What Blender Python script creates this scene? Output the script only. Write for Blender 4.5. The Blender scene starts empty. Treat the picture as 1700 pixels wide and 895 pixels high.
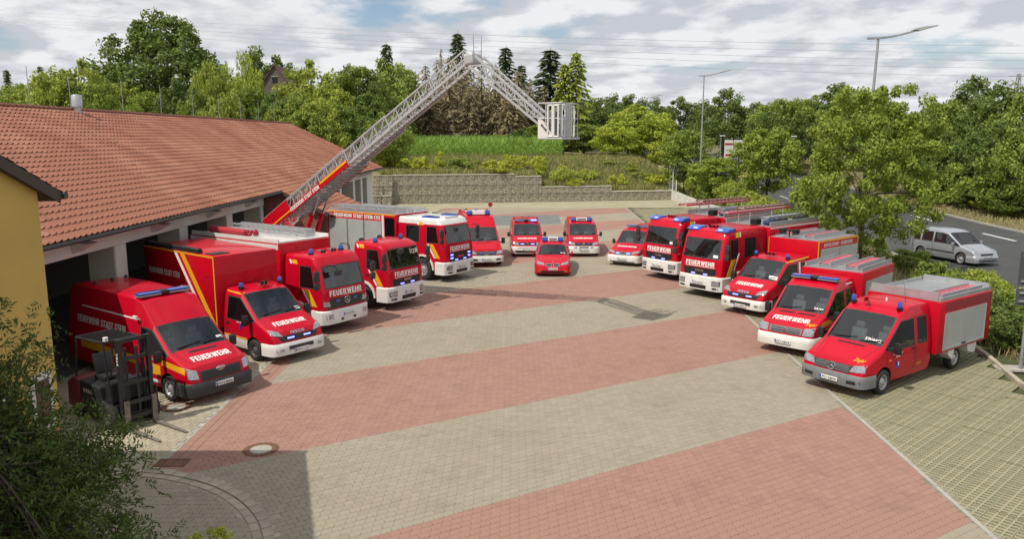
import bpy, bmesh, math, random
import numpy as np
from mathutils import Vector, Matrix
from mathutils.bvhtree import BVHTree
random.seed(7); rng = np.random.default_rng(7)
S = bpy.context.scene; COL = S.collection
R = math.radians
# ---------------------------------------------------------------- camera
cd = bpy.data.cameras.new('camera'); cam = bpy.data.objects.new('camera', cd); COL.objects.link(cam)
cam.location = (0, 0, 6.9); cam.rotation_euler = (R(90 - 9.73), 0, 0)
cd.sensor_fit = 'HORIZONTAL'; cd.sensor_width = 36; cd.lens = 36 * 1280 / 1700; cd.clip_end = 3000; cd.clip_start = .1
S.camera = cam
# ---------------------------------------------------------------- sky
SUN = Vector((-.55, -.45, 1)).normalized()          # towards the sun
SUN_EL = math.asin(SUN.z); SUN_AZ = math.atan2(SUN.x, SUN.y)
W = bpy.data.worlds.new('World'); S.world = W; W.use_nodes = True
nt = W.node_tree; N = nt.nodes; LK = nt.links; N.clear()
def nn(t, **k):
    n = N.new(t)
    for a, b in k.items(): setattr(n, a, b)
    return n
def wm(op, a, b=None, c=None, clamp=False):
    n = nn('ShaderNodeMath', operation=op); n.use_clamp = clamp
    for i, v in enumerate((a, b, c)):
        if v is None: continue
        if hasattr(v, 'is_linked'): LK.new(v, n.inputs[i])
        else: n.inputs[i].default_value = v
    return n.outputs[0]
sky = nn('ShaderNodeTexSky', sky_type='NISHITA'); sky.sun_disc = False
sky.sun_elevation = SUN_EL; sky.sun_rotation = SUN_AZ; sky.air_density = 1.0; sky.dust_density = 1.2; sky.ozone_density = 1.5
tc = nn('ShaderNodeTexCoord'); sx = nn('ShaderNodeSeparateXYZ'); LK.new(tc.outputs['Generated'], sx.inputs[0])
zz = wm('ADD', wm('MAXIMUM', sx.outputs[2], 0.0), .19)
cx = nn('ShaderNodeCombineXYZ'); LK.new(wm('DIVIDE', sx.outputs[0], zz), cx.inputs[0]); LK.new(wm('DIVIDE', sx.outputs[1], zz), cx.inputs[1])
cx.inputs[2].default_value = 3.7
def wnoise(scale, det, rough, off=0.0):
    m = nn('ShaderNodeVectorMath', operation='ADD'); LK.new(cx.outputs[0], m.inputs[0]); m.inputs[1].default_value = (off, off * .7, 0)
    n = nn('ShaderNodeTexNoise'); n.inputs['Scale'].default_value = scale; n.inputs['Detail'].default_value = det; n.inputs['Roughness'].default_value = rough
    LK.new(m.outputs[0], n.inputs['Vector']); return n.outputs['Fac']
n1 = wnoise(1.75, 9, .54, 2.0)
n1b = wnoise(1.75, 9, .54, 2.09)                     # the same field a little nearer the sun: shading of the cloud
mask = nn('ShaderNodeMapRange'); mask.interpolation_type = 'SMOOTHSTEP'; LK.new(n1, mask.inputs[0]); mask.inputs[1].default_value = .30; mask.inputs[2].default_value = .45
thick = nn('ShaderNodeMapRange'); thick.interpolation_type = 'SMOOTHSTEP'; LK.new(wnoise(.8, 6, .6, 7.0), thick.inputs[0]); thick.inputs[1].default_value = .36; thick.inputs[2].default_value = .66
lit = wm('ADD', wm('MULTIPLY', wm('SUBTRACT', n1, n1b), 7.0), .55, clamp=True)
lit2 = wm('MULTIPLY', lit, wm('SUBTRACT', 1.15, wm('MULTIPLY', thick.outputs[0], .55)), clamp=True)
cr = nn('ShaderNodeValToRGB'); LK.new(lit2, cr.inputs[0])
cr.color_ramp.elements[0].color = (4.9, 5.1, 5.5, 1); cr.color_ramp.elements[0].position = .12
cr.color_ramp.elements[1].color = (7.4, 7.45, 7.6, 1); cr.color_ramp.elements[1].position = .85
mx = nn('ShaderNodeMix', data_type='RGBA'); LK.new(wm('MULTIPLY', mask.outputs[0], .97), mx.inputs[0])
LK.new(sky.outputs[0], mx.inputs[6]); LK.new(cr.outputs[0], mx.inputs[7])
bg = nn('ShaderNodeBackground'); bg.inputs[1].default_value = .10; LK.new(mx.outputs[2], bg.inputs[0])
wo = nn('ShaderNodeOutputWorld'); LK.new(bg.outputs[0], wo.inputs[0])
# ---------------------------------------------------------------- sun, exposure
sd = bpy.data.lights.new('sun', 'SUN'); sd.energy = 3.3; sd.angle = R(.5); sd.color = (1, .94, .83)
so = bpy.data.objects.new('sun', sd); COL.objects.link(so); so.rotation_euler = (-SUN).to_track_quat('-Z', 'Y').to_euler(); so.location = (-20, -20, 40)
S.view_settings.view_transform = 'Standard'; S.view_settings.look = 'None'; S.view_settings.gamma = 1; S.view_settings.exposure = .24
# ---------------------------------------------------------------- materials
M = {}
def mat(name, col, rough=.5, metal=0., coat=0., var=0., vscale=8., bump=0., bscale=60., trans=0., island=0., emit=0., back=None, objvar=0., spec=.5, col2=None, alpha=None, dirt=0.):
    m = bpy.data.materials.new(name); m.use_nodes = True; t = m.node_tree; b = t.nodes['Principled BSDF']
    L = t.links.new
    b.inputs['Roughness'].default_value = rough; b.inputs['Metallic'].default_value = metal; b.inputs['Coat Weight'].default_value = coat
    b.inputs['Coat Roughness'].default_value = .04; b.inputs['Specular IOR Level'].default_value = spec
    c = None
    rgb = t.nodes.new('ShaderNodeRGB'); rgb.outputs[0].default_value = (*col, 1); c = rgb.outputs[0]
    tcn = None
    def coord():
        nonlocal tcn
        if tcn is None: tcn = t.nodes.new('ShaderNodeTexCoord')
        return tcn.outputs['Object']
    def scaled(cin, fac_out, amt):
        mr = t.nodes.new('ShaderNodeMapRange'); L(fac_out, mr.inputs[0]); mr.inputs[3].default_value = 1 - amt; mr.inputs[4].default_value = 1 + amt
        v = t.nodes.new('ShaderNodeVectorMath'); v.operation = 'SCALE'; L(cin, v.inputs[0]); L(mr.outputs[0], v.inputs['Scale']); return v.outputs[0]
    if col2 is not None:
        nz = t.nodes.new('ShaderNodeTexNoise'); nz.inputs['Scale'].default_value = vscale; nz.inputs['Detail'].default_value = 6; L(coord(), nz.inputs['Vector'])
        mr = t.nodes.new('ShaderNodeMapRange'); L(nz.outputs['Fac'], mr.inputs[0]); mr.inputs[1].default_value = .4; mr.inputs[2].default_value = .62
        mxx = t.nodes.new('ShaderNodeMix'); mxx.data_type = 'RGBA'; L(mr.outputs[0], mxx.inputs[0]); L(c, mxx.inputs[6]); mxx.inputs[7].default_value = (*col2, 1); c = mxx.outputs[2]
    if var:
        nz = t.nodes.new('ShaderNodeTexNoise'); nz.inputs['Scale'].default_value = vscale; nz.inputs['Detail'].default_value = 5; L(coord(), nz.inputs['Vector'])
        mr0 = t.nodes.new('ShaderNodeMapRange'); L(nz.outputs['Fac'], mr0.inputs[0]); mr0.inputs[1].default_value = .3; mr0.inputs[2].default_value = .7
        c = scaled(c, mr0.outputs[0], var)
    if dirt:
        nz = t.nodes.new('ShaderNodeTexNoise'); nz.inputs['Scale'].default_value = .9; nz.inputs['Detail'].default_value = 9; nz.inputs['Roughness'].default_value = .68; L(coord(), nz.inputs['Vector'])
        mr1 = t.nodes.new('ShaderNodeMapRange'); L(nz.outputs['Fac'], mr1.inputs[0]); mr1.inputs[1].default_value = .52; mr1.inputs[2].default_value = .72; mr1.inputs[3].default_value = 1.0; mr1.inputs[4].default_value = 1 - dirt
        vv1 = t.nodes.new('ShaderNodeVectorMath'); vv1.operation = 'SCALE'; L(c, vv1.inputs[0]); L(mr1.outputs[0], vv1.inputs['Scale']); c = vv1.outputs[0]
    if island:
        g = t.nodes.new('ShaderNodeNewGeometry'); c = scaled(c, g.outputs['Random Per Island'], island)
    if objvar:
        oi = t.nodes.new('ShaderNodeObjectInfo'); c = scaled(c, oi.outputs['Random'], objvar)
    if back is not None:
        g = t.nodes.new('ShaderNodeNewGeometry'); mxx = t.nodes.new('ShaderNodeMix'); mxx.data_type = 'RGBA'
        L(g.outputs['Backfacing'], mxx.inputs[0]); L(c, mxx.inputs[6]); mxx.inputs[7].default_value = (*back, 1); c = mxx.outputs[2]
    L(c, b.inputs['Base Color'])
    if bump:
        nz = t.nodes.new('ShaderNodeTexNoise'); nz.inputs['Scale'].default_value = bscale; nz.inputs['Detail'].default_value = 4; L(coord(), nz.inputs['Vector'])
        bp = t.nodes.new('ShaderNodeBump'); bp.inputs['Strength'].default_value = bump; bp.inputs['Distance'].default_value = .02; L(nz.outputs['Fac'], bp.inputs['Height']); L(bp.outputs[0], b.inputs['Normal'])
    if emit:
        b.inputs['Emission Color'].default_value = (*col, 1); b.inputs['Emission Strength'].default_value = emit
    if trans:
        ad = t.nodes.new('ShaderNodeMixShader'); tr = t.nodes.new('ShaderNodeBsdfTranslucent'); L(c, tr.inputs[0]); ad.inputs[0].default_value = trans
        L(b.outputs[0], ad.inputs[1]); L(tr.outputs[0], ad.inputs[2]); L(ad.outputs[0], t.nodes['Material Output'].inputs[0])
    if alpha is not None:
        ad = t.nodes.new('ShaderNodeMixShader'); tr = t.nodes.new('ShaderNodeBsdfTransparent'); tr.inputs[0].default_value = (*alpha[1], 1); ad.inputs[0].default_value = alpha[0]
        L(b.outputs[0], ad.inputs[1]); L(tr.outputs[0], ad.inputs[2]); L(ad.outputs[0], t.nodes['Material Output'].inputs[0])
    M[name] = m; return m
mat('red', (.50, .0020, .018), .45, coat=.42, spec=.12, var=.07, vscale=1.5, dirt=.10, back=(.02, .02, .02))
mat('redpanel', (.49, .0020, .014), .45, coat=.28, spec=.12, var=.08, vscale=2)
mat('maroon', (.30, .012, .018), .5, coat=.3)
mat('white', (.70, .69, .655), .38, coat=.4, var=.08, vscale=2.5, dirt=.18, back=(.03, .03, .03))
mat('silver', (.42, .44, .47), .35, metal=.55, coat=.8, back=(.02, .02, .02))
mat('black', (.014, .014, .015), .45, var=.2, vscale=6)
mat('trim', (.010, .010, .011), .3)
mat('plastic', (.030, .031, .033), .55, var=.15, vscale=8)
mat('greyplastic', (.16, .165, .17), .5, var=.1)
mat('rubber', (.022, .021, .020), .8, var=.3, vscale=14)
mat('rim', (.48, .48, .50), .38, metal=.6, var=.15, vscale=12)
mat('rimdark', (.10, .10, .105), .5, metal=.3)
mat('alu', (.50, .51, .52), .42, metal=.6, var=.1, vscale=5)
mat('aluwhite', (.46, .465, .46), .45, metal=.25, var=.08, vscale=4)
mat('galv', (.36, .37, .38), .5, metal=.5, var=.15, vscale=4)
mat('chrome', (.65, .66, .68), .12, metal=1)
mat('glass', (.012, .016, .018), .02, spec=1.0, coat=1.0, alpha=(.62, (.80, .86, .86))); M['glass'].node_tree.nodes['Principled BSDF'].inputs['IOR'].default_value = 1.9
mat('darkglass', (.006, .007, .008), .02, spec=1.0)
mat('lamp', (.36, .38, .41), .08, metal=.5, coat=1, var=.3, vscale=18)
mat('amber', (.75, .22, .02), .2, coat=.6)
mat('bluelens', (.022, .085, .42), .15, coat=1)
mat('bluelit', (.18, .22, 1.0), .2, emit=3.0)
mat('yellow', (.78, .38, .012), .45)
mat('lemon', (.70, .58, .02), .45)
mat('lettering', (.80, .79, .76), .5)
mat('platewhite', (.72, .72, .70), .5)
mat('plateblue', (.01, .03, .35), .5)
mat('ink', (.012, .012, .014), .5)
mat('interior', (.11, .11, .112), .7)
mat('seatcloth', (.19, .20, .22), .85, var=.2)
mat('jacketblue', (.03, .05, .12), .85, var=.2)
mat('cream', (.62, .58, .45), .5)
mat('hose', (.36, .018, .028), .7, var=.25, vscale=20)
mat('wood', (.36, .20, .13), .6, var=.2, vscale=10)
mat('pinkrung', (.62, .10, .14), .5)
def shutter_mat(name, col, horizontal=True):
    m = mat(name, col, .42, metal=.35, var=.05, vscale=2); t = m.node_tree; b = t.nodes['Principled BSDF']
    tcn = t.nodes.new('ShaderNodeTexCoord'); w = t.nodes.new('ShaderNodeTexWave'); w.bands_direction = 'Z'; w.inputs['Scale'].default_value = 9.
    t.links.new(tcn.outputs['Object'], w.inputs['Vector']); bp = t.nodes.new('ShaderNodeBump'); bp.inputs['Strength'].default_value = .35; bp.inputs['Distance'].default_value = .01
    t.links.new(w.outputs['Fac'], bp.inputs['Height']); t.links.new(bp.outputs[0], b.inputs['Normal'])
shutter_mat('shutter', (.50, .52, .50)); shutter_mat('shutterdk', (.30, .33, .31))
# ---------------------------------------------------------------- mesh helpers
class MB:
    def __init__(s): s.v = []; s.f = []; s.m = []
    def add(s, vs, fs, m=0):
        o = len(s.v); s.v += [tuple(p) for p in vs]; s.f += [tuple(i + o for i in f) for f in fs]; s.m += [m] * len(fs); return s
    def box(s, x0, x1, y0, y1, z0, z1, m=0):
        return s.add([(x0, y0, z0), (x1, y0, z0), (x1, y1, z0), (x0, y1, z0), (x0, y0, z1), (x1, y0, z1), (x1, y1, z1), (x0, y1, z1)],
                     [(3, 2, 1, 0), (4, 5, 6, 7), (0, 1, 5, 4), (1, 2, 6, 5), (2, 3, 7, 6), (3, 0, 4, 7)], m)
    def bar(s, p0, p1, w, h, m=0, up=(0, 0, 1)):
        p0 = Vector(p0); p1 = Vector(p1); d = (p1 - p0).normalized(); u = Vector(up)
        if abs(d.dot(u)) > .98: u = Vector((1, 0, 0))
        a = d.cross(u).normalized() * (w / 2); b = a.cross(d).normalized() * (h / 2)
        return s.add([p0 - a - b, p0 + a - b, p0 + a + b, p0 - a + b, p1 - a - b, p1 + a - b, p1 + a + b, p1 - a + b],
                     [(0, 1, 2, 3), (7, 6, 5, 4), (0, 4, 5, 1), (1, 5, 6, 2), (2, 6, 7, 3), (3, 7, 4, 0)], m)
    def tube(s, p0, p1, r0, r1=None, n=8, m=0, cap=True):
        r1 = r0 if r1 is None else r1; p0 = Vector(p0); p1 = Vector(p1); d = (p1 - p0).normalized()
        u = Vector((0, 0, 1)) if abs(d.z) < .95 else Vector((1, 0, 0)); a = d.cross(u).normalized(); b = a.cross(d)
        vs = []
        for p, r in ((p0, r0), (p1, r1)):
            vs += [p + (a * math.cos(2 * math.pi * k / n) + b * math.sin(2 * math.pi * k / n)) * r for k in range(n)]
        fs = [(k, (k + 1) % n, n + (k + 1) % n, n + k) for k in range(n)]
        if cap: fs += [tuple(range(n - 1, -1, -1)), tuple(range(n, 2 * n))]
        return s.add(vs, fs, m)
    def path(s, pts, r, n=6, m=0):
        for a, b in zip(pts, pts[1:]): s.tube(a, b, r, r, n, m)
        return s
    def lathe(s, prof, c=(0, 0, 0), axis='z', n=16, m=0):
        vs = []; k = len(prof)
        for i in range(n):
            t = 2 * math.pi * i / n; ct, st = math.cos(t), math.sin(t)
            for r, h in prof:
                p = {'z': (r * ct, r * st, h), 'y': (r * ct, h, r * st), 'x': (h, r * ct, r * st)}[axis]
                vs.append((p[0] + c[0], p[1] + c[1], p[2] + c[2]))
        fs = [(i * k + j, ((i + 1) % n) * k + j, ((i + 1) % n) * k + j + 1, i * k + j + 1) for i in range(n) for j in range(k - 1)]
        return s.add(vs, fs, m)
    def prism(s, poly, y0, y1, m=0, axis='y'):
        n = len(poly); P = {'y': lambda a, b, t: (a, t, b), 'x': lambda a, b, t: (t, a, b), 'z': lambda a, b, t: (a, b, t)}[axis]
        vs = [P(a, b, y0) for a, b in poly] + [P(a, b, y1) for a, b in poly]
        fs = [tuple(range(n)), tuple(range(2 * n - 1, n - 1, -1))] + [(k, n + k, n + (k + 1) % n, (k + 1) % n) for k in range(n)]
        return s.add(vs, fs, m)
    def mesh(s, name, mats, smooth=None, bev=0., fixn=True):
        me = bpy.data.meshes.new(name); me.from_pydata(s.v, [], s.f)
        for q in mats: me.materials.append(M[q] if isinstance(q, str) else q)
        me.polygons.foreach_set('material_index', s.m)
        if bev or fixn:
            bm = bmesh.new(); bm.from_mesh(me)
            if bev: bmesh.ops.bevel(bm, geom=[e for e in bm.edges if len(e.link_faces) == 2 and e.calc_face_angle(0) > .5], offset=bev, segments=2, affect='EDGES', profile=.5, clamp_overlap=True)
            if fixn: bmesh.ops.recalc_face_normals(bm, faces=bm.faces)
            bm.to_mesh(me); bm.free()
        if smooth:
            me.polygons.foreach_set('use_smooth', [True] * len(me.polygons)); me.set_sharp_from_angle(angle=R(smooth))
        me.update(); return me
    def obj(s, name, mats, parent=None, smooth=None, bev=0., loc=None, fixn=True):
        if isinstance(mats, str): mats = [mats]
        return O(name, s.mesh(name, mats, smooth, bev, fixn), parent, loc)
def O(name, me, parent=None, loc=None, rz=0):
    o = bpy.data.objects.new(name, me); COL.objects.link(o)
    if parent is not None: o.parent = parent
    if loc is not None: o.location = loc
    if rz: o.rotation_euler[2] = rz
    return o
def tag(o, label=None, cat=None, group=None, kind=None):
    if label: o['label'] = label
    if cat: o['category'] = cat
    if group: o['group'] = group
    if kind: o['kind'] = kind
    return o
def thing(name, label, cat, loc=(0, 0, 0), rz=0, group=None):
    return tag(O(name, None, None, loc, rz), label, cat, group)
def npmesh(name, v, f, mats, mi=None, smooth=False):
    """v (n,3) f (m,k) arrays -> mesh"""
    me = bpy.data.meshes.new(name); v = np.asarray(v, np.float32); f = np.asarray(f, np.int32); k = f.shape[1]
    me.vertices.add(len(v)); me.vertices.foreach_set('co', v.ravel()); me.loops.add(f.size); me.loops.foreach_set('vertex_index', f.ravel())
    me.polygons.add(len(f)); me.polygons.foreach_set('loop_start', np.arange(0, f.size, k, dtype=np.int32)); me.polygons.foreach_set('loop_total', np.full(len(f), k, np.int32))
    for q in mats: me.materials.append(M[q])
    if mi is not None: me.polygons.foreach_set('material_index', np.asarray(mi, np.int32))
    me.polygons.foreach_set('use_smooth', np.full(len(f), bool(smooth)))
    me.update(calc_edges=True); me.validate(); return me
# ---- lettering: filled outlines of the built-in font
_tx = {}
GLY = {
'F': (.60, [[(0,0),(.23,0),(.23,.39),(.55,.39),(.55,.59),(.23,.59),(.23,.8),(.6,.8),(.6,1),(0,1)]]),
'E': (.62, [[(0,0),(.62,0),(.62,.2),(.23,.2),(.23,.41),(.57,.41),(.57,.6),(.23,.6),(.23,.8),(.61,.8),(.61,1),(0,1)]]),
'U': (.70, [[(0,1),(0,.3),(.06,.1),(.2,0),(.5,0),(.64,.1),(.7,.3),(.7,1),(.47,1),(.47,.32),(.42,.2),(.28,.2),(.23,.32),(.23,1)]]),
'R': (.74, [[(0,0),(.23,0),(.23,.38),(.34,.38),(.5,0),(.74,0),(.55,.42),(.66,.52),(.7,.7),(.66,.88),(.52,1),(0,1)],[(.23,.56),(.40,.56),(.46,.62),(.475,.69),(.46,.77),(.40,.82),(.23,.82)]]),
'W': (1.04, [[(0,1),(.2,0),(.42,0),(.52,.55),(.62,0),(.84,0),(1.04,1),(.82,1),(.72,.38),(.62,1),(.42,1),(.32,.38),(.22,1)]]),
'H': (.70, [[(0,0),(.23,0),(.23,.4),(.47,.4),(.47,0),(.7,0),(.7,1),(.47,1),(.47,.6),(.23,.6),(.23,1),(0,1)]]),
'S': (.68, [[(0,.28),(.05,.1),(.2,0),(.48,0),(.64,.1),(.68,.3),(.62,.48),(.45,.57),(.25,.63),(.22,.72),(.28,.81),(.42,.81),(.46,.72),(.66,.72),(.62,.9),(.47,1),(.2,1),(.06,.9),(.01,.7),(.08,.53),(.25,.44),(.43,.37),(.46,.28),(.4,.19),(.27,.19),(.21,.28)]]),
'T': (.64, [[(.205,0),(.435,0),(.435,.8),(.64,.8),(.64,1),(0,1),(0,.8),(.205,.8)]]),
'A': (.78, [[(0,0),(.23,0),(.28,.2),(.5,.2),(.55,0),(.78,0),(.52,1),(.26,1)],[(.33,.38),(.45,.38),(.39,.68)]]),
'D': (.70, [[(0,0),(.4,0),(.58,.08),(.68,.28),(.7,.5),(.68,.72),(.58,.92),(.4,1),(0,1)],[(.23,.19),(.36,.19),(.44,.28),(.475,.5),(.44,.72),(.36,.81),(.23,.81)]]),
'I': (.23, [[(0,0),(.23,0),(.23,1),(0,1)]]),
'N': (.70, [[(0,0),(.22,0),(.22,.6),(.48,0),(.7,0),(.7,1),(.48,1),(.48,.4),(.22,1),(0,1)]]),
'M': (.86, [[(0,0),(.21,0),(.21,.62),(.36,0),(.5,0),(.65,.62),(.65,0),(.86,0),(.86,1),(.57,1),(.43,.42),(.29,1),(0,1)]]),
'V': (.76, [[(.27,0),(.49,0),(.76,1),(.52,1),(.38,.34),(.24,1),(0,1)]]),
'L': (.58, [[(0,0),(.58,0),(.58,.2),(.23,.2),(.23,1),(0,1)]]),
'K': (.76, [[(0,0),(.23,0),(.23,.32),(.32,.44),(.50,0),(.76,0),(.48,.60),(.74,1),(.47,1),(.23,.62),(.23,1),(0,1)]]),
'O': (.74, [[(.24,0),(.5,0),(.65,.1),(.72,.3),(.74,.5),(.72,.7),(.65,.9),(.5,1),(.24,1),(.09,.9),(.02,.7),(0,.5),(.02,.3),(.09,.1)],[(.3,.19),(.44,.19),(.49,.28),(.51,.5),(.49,.72),(.44,.81),(.3,.81),(.25,.72),(.23,.5),(.25,.28)]]),
'C': (.68, [[(.68,.36),(.62,.12),(.45,0),(.25,0),(.1,.1),(.02,.3),(0,.5),(.02,.7),(.1,.9),(.25,1),(.45,1),(.62,.88),(.68,.66),(.47,.66),(.42,.78),(.35,.81),(.27,.76),(.23,.65),(.22,.5),(.23,.35),(.27,.24),(.35,.19),(.42,.22),(.47,.36)]]),
'G': (.70, [[(.70,0),(.70,.54),(.36,.54),(.36,.36),(.48,.36),(.46,.24),(.36,.19),(.27,.24),(.23,.35),(.22,.5),(.23,.65),(.27,.76),(.35,.81),(.43,.78),(.48,.68),(.69,.68),(.62,.9),(.45,1),(.25,1),(.1,.9),(.02,.7),(0,.5),(.02,.3),(.1,.1),(.25,0),(.42,0),(.52,.1),(.55,0)]]),
'B': (.68, [[(0,0),(.46,0),(.62,.08),(.68,.28),(.62,.46),(.52,.52),(.61,.6),(.64,.75),(.58,.92),(.44,1),(0,1)],[(.23,.18),(.38,.18),(.44,.24),(.44,.35),(.38,.41),(.23,.41)],[(.23,.60),(.36,.60),(.41,.66),(.41,.76),(.36,.82),(.23,.82)]]),
'1': (.40, [[(.18,0),(.4,0),(.4,1),(.24,1),(.0,.82),(.08,.66),(.18,.73)]]),
'2': (.62, [[(0,0),(.62,0),(.62,.19),(.3,.19),(.52,.42),(.62,.6),(.62,.78),(.5,.95),(.33,1),(.13,.95),(.02,.8),(0,.68),(.21,.68),(.25,.78),(.32,.82),(.4,.77),(.41,.66),(.34,.54),(0,.2)]]),
'-': (.36, [[(0,.38),(.36,.38),(.36,.56),(0,.56)]]),
}
def textmesh(s, bold=.0):
    if (s, bold) in _tx: return _tx[(s, bold)]
    own = all(ch in GLY or ch == ' ' for ch in s)
    if own:
        c = bpy.data.curves.new('t', 'CURVE'); c.dimensions = '2D'; c.fill_mode = 'BOTH'; x = 0
        for ch in s:
            if ch == ' ': x += .38; continue
            w, outs = GLY[ch]
            for pl in outs:
                sp = c.splines.new('POLY'); sp.points.add(len(pl) - 1); sp.use_cyclic_u = True
                for q, (a, b) in zip(sp.points, pl): q.co = (x + a, b, 0, 1)
            x += w + .12
    else:
        c = bpy.data.curves.new('t', 'FONT'); c.body = s; c.size = 1; c.offset = bold; c.resolution_u = 2; c.align_x = 'LEFT'
    o = bpy.data.objects.new('t', c); COL.objects.link(o); dg = bpy.context.evaluated_depsgraph_get(); dg.update()
    me = bpy.data.meshes.new_from_object(o.evaluated_get(dg)); v = [(p.co.x, p.co.y) for p in me.vertices]; f = [tuple(p.vertices) for p in me.polygons]
    bpy.data.objects.remove(o); bpy.data.curves.remove(c); bpy.data.meshes.remove(me)
    x0 = min(p[0] for p in v); x1 = max(p[0] for p in v); y0 = min(p[1] for p in v); y1 = max(p[1] for p in v)
    v = [((p[0] - x0) / (x1 - x0) - .5, (p[1] - y0) / (y1 - y0) - .5) for p in v]
    _tx[(s, bold)] = (v, f); return v, f
# ================================================================ SETTING
def sstep(a, b, x):
    t = np.clip((x - a) / (b - a), 0, 1); return t * t * (3 - 2 * t)
def zr(X, Y):                                          # the land rises gently along the road
    return 3.0 * sstep(55, 150, Y) * sstep(19, 24, X) + .9 * sstep(44, 60, X) * sstep(20, 60, Y)
def wally(X): return 81.0 + (X + 12.5) * .19
mat('soil', (.17, .135, .075), .95, col2=(.10, .115, .035), vscale=.35, var=.3, bump=.6, bscale=12)
mat('baysoil', (.066, .068, .026), .95, col2=(.068, .092, .024), vscale=1.2, var=.3)
mat('drysoil', (.30, .245, .14), .95, col2=(.13, .15, .045), vscale=.9, var=.25, bump=.6, bscale=14)
mat('grassfield', (.10, .14, .03), .95, col2=(.16, .15, .06), vscale=.12, var=.3)
mat('asphalt', (.054, .055, .055), .85, var=.16, vscale=.7, bump=.25, bscale=160)
mat('asphaltpatch', (.16, .165, .155), .85, var=.15, vscale=1.2)
mat('roadpaint', (.66, .66, .63), .7, var=.15, vscale=9)
mat('stonegrey', (.312, .269, .196), .85, dirt=.16, island=.055, col2=(.288, .252, .190), var=.09, vscale=.33, bump=.25, bscale=180)
mat('stonered', (.325, .180, .136), .85, dirt=.16, island=.055, col2=(.300, .170, .132), var=.09, vscale=.33, bump=.25, bscale=180)
mat('stoneapron', (.36, .315, .23), .85, island=.09, var=.12, vscale=.6, bump=.25, bscale=180)
mat('jointsand', (.225, .195, .15), .95, var=.3, vscale=3)
mat('gravel', (.40, .36, .26), .95, col2=(.26, .25, .14), vscale=.5, var=.2, bump=.8, bscale=25)
mat('concrete', (.36, .345, .30), .85, var=.18, vscale=3, bump=.25, bscale=60)
mat('kerbstone', (.335, .295, .225), .9, var=.2, vscale=2, objvar=.12, bump=.3, bscale=60)
mat('concretewhite', (.55, .54, .50), .8, var=.12, vscale=2)
mat('gridconcrete', (.35, .32, .20), .9, var=.2, vscale=2.2, bump=.2, bscale=90, col2=(.245, .235, .15))
mat('terracotta', (.275, .102, .060), .75, dirt=.22, island=.10, var=.14, vscale=.45, col2=(.30, .128, .080))
mat('rooftile_dark', (.10, .045, .035), .7, island=.2)
mat('plaster', (.50, .48, .40), .85, var=.06, vscale=1.5)
mat('plasterwhite', (.66, .65, .60), .8, var=.06, vscale=1.5)
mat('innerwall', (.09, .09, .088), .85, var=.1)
mat('ochre', (.53, .365, .095), .85, var=.06, vscale=1.2, bump=.15, bscale=120)
mat('gutter', (.055, .06, .058), .5, metal=.3)
mat('soffit', (.06, .045, .035), .8)
mat('rust', (.16, .075, .045), .85, var=.35, vscale=14, bump=.4, bscale=70)
def brickmat(name, c1, c2, mortar, sc):
    m = mat(name, c1, .85); t = m.node_tree; b = t.nodes['Principled BSDF']; tcn = t.nodes.new('ShaderNodeTexCoord')
    mp = t.nodes.new('ShaderNodeMapping'); mp.inputs['Rotation'].default_value = (R(90), 0, R(0)); sp = t.nodes.new('ShaderNodeSeparateXYZ'); cb = t.nodes.new('ShaderNodeCombineXYZ')
    t.links.new(tcn.outputs['Object'], sp.inputs[0]); ad = t.nodes.new('ShaderNodeMath'); ad.operation = 'ADD'; t.links.new(sp.outputs[0], ad.inputs[0]); t.links.new(sp.outputs[1], ad.inputs[1])
    t.links.new(ad.outputs[0], cb.inputs[0]); t.links.new(sp.outputs[2], cb.inputs[1])
    br = t.nodes.new('ShaderNodeTexBrick'); t.links.new(cb.outputs[0], br.inputs['Vector'])
    br.inputs['Color1'].default_value = (*c1, 1); br.inputs['Color2'].default_value = (*c2, 1); br.inputs['Mortar'].default_value = (*mortar, 1)
    br.inputs['Scale'].default_value = sc; br.inputs['Mortar Size'].default_value = .012; br.inputs['Brick Width'].default_value = .5; br.inputs['Row Height'].default_value = .17
    t.links.new(br.outputs[0], b.inputs['Base Color']); bp = t.nodes.new('ShaderNodeBump'); bp.inputs['Distance'].default_value = .01; t.links.new(br.outputs['Fac'], bp.inputs['Height']); bp.invert = True
    t.links.new(bp.outputs[0], b.inputs['Normal']); return m
brickmat('brick', (.30, .10, .065), (.22, .075, .05), (.25, .2, .16), 2.0)
def npfix(name, v, flist, mats, milist=None, smooth=False):
    me = bpy.data.meshes.new(name); v = np.asarray(v, np.float32)
    me.vertices.add(len(v)); me.vertices.foreach_set('co', v.ravel())
    loops = np.concatenate([np.asarray(f, np.int32).ravel() for f in flist]); tot = np.concatenate([np.full(len(f), f.shape[1], np.int32) for f in flist])
    me.loops.add(len(loops)); me.loops.foreach_set('vertex_index', loops); me.polygons.add(len(tot))
    me.polygons.foreach_set('loop_start', np.concatenate([[0], np.cumsum(tot)[:-1]]).astype(np.int32)); me.polygons.foreach_set('loop_total', tot)
    for q in mats: me.materials.append(M[q])
    if milist is not None: me.polygons.foreach_set('material_index', np.concatenate(milist).astype(np.int32))
    me.polygons.foreach_set('use_smooth', np.full(len(tot), bool(smooth)))
    me.update(calc_edges=True); me.validate(); return me
def gridmesh(name, xs, ys, hf, mats):
    X, Y = np.meshgrid(xs, ys); Z = hf(X, Y); v = np.stack([X, Y, Z], -1).reshape(-1, 3); nx = len(xs)
    i = (np.arange(len(ys) - 1)[:, None] * nx + np.arange(nx - 1)[None]).ravel()
    return npmesh(name, v, np.stack([i, i + 1, i + nx + 1, i + nx], 1), mats, smooth=True)
def struct(name, me): return tag(O(name, me), kind='structure')
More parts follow.
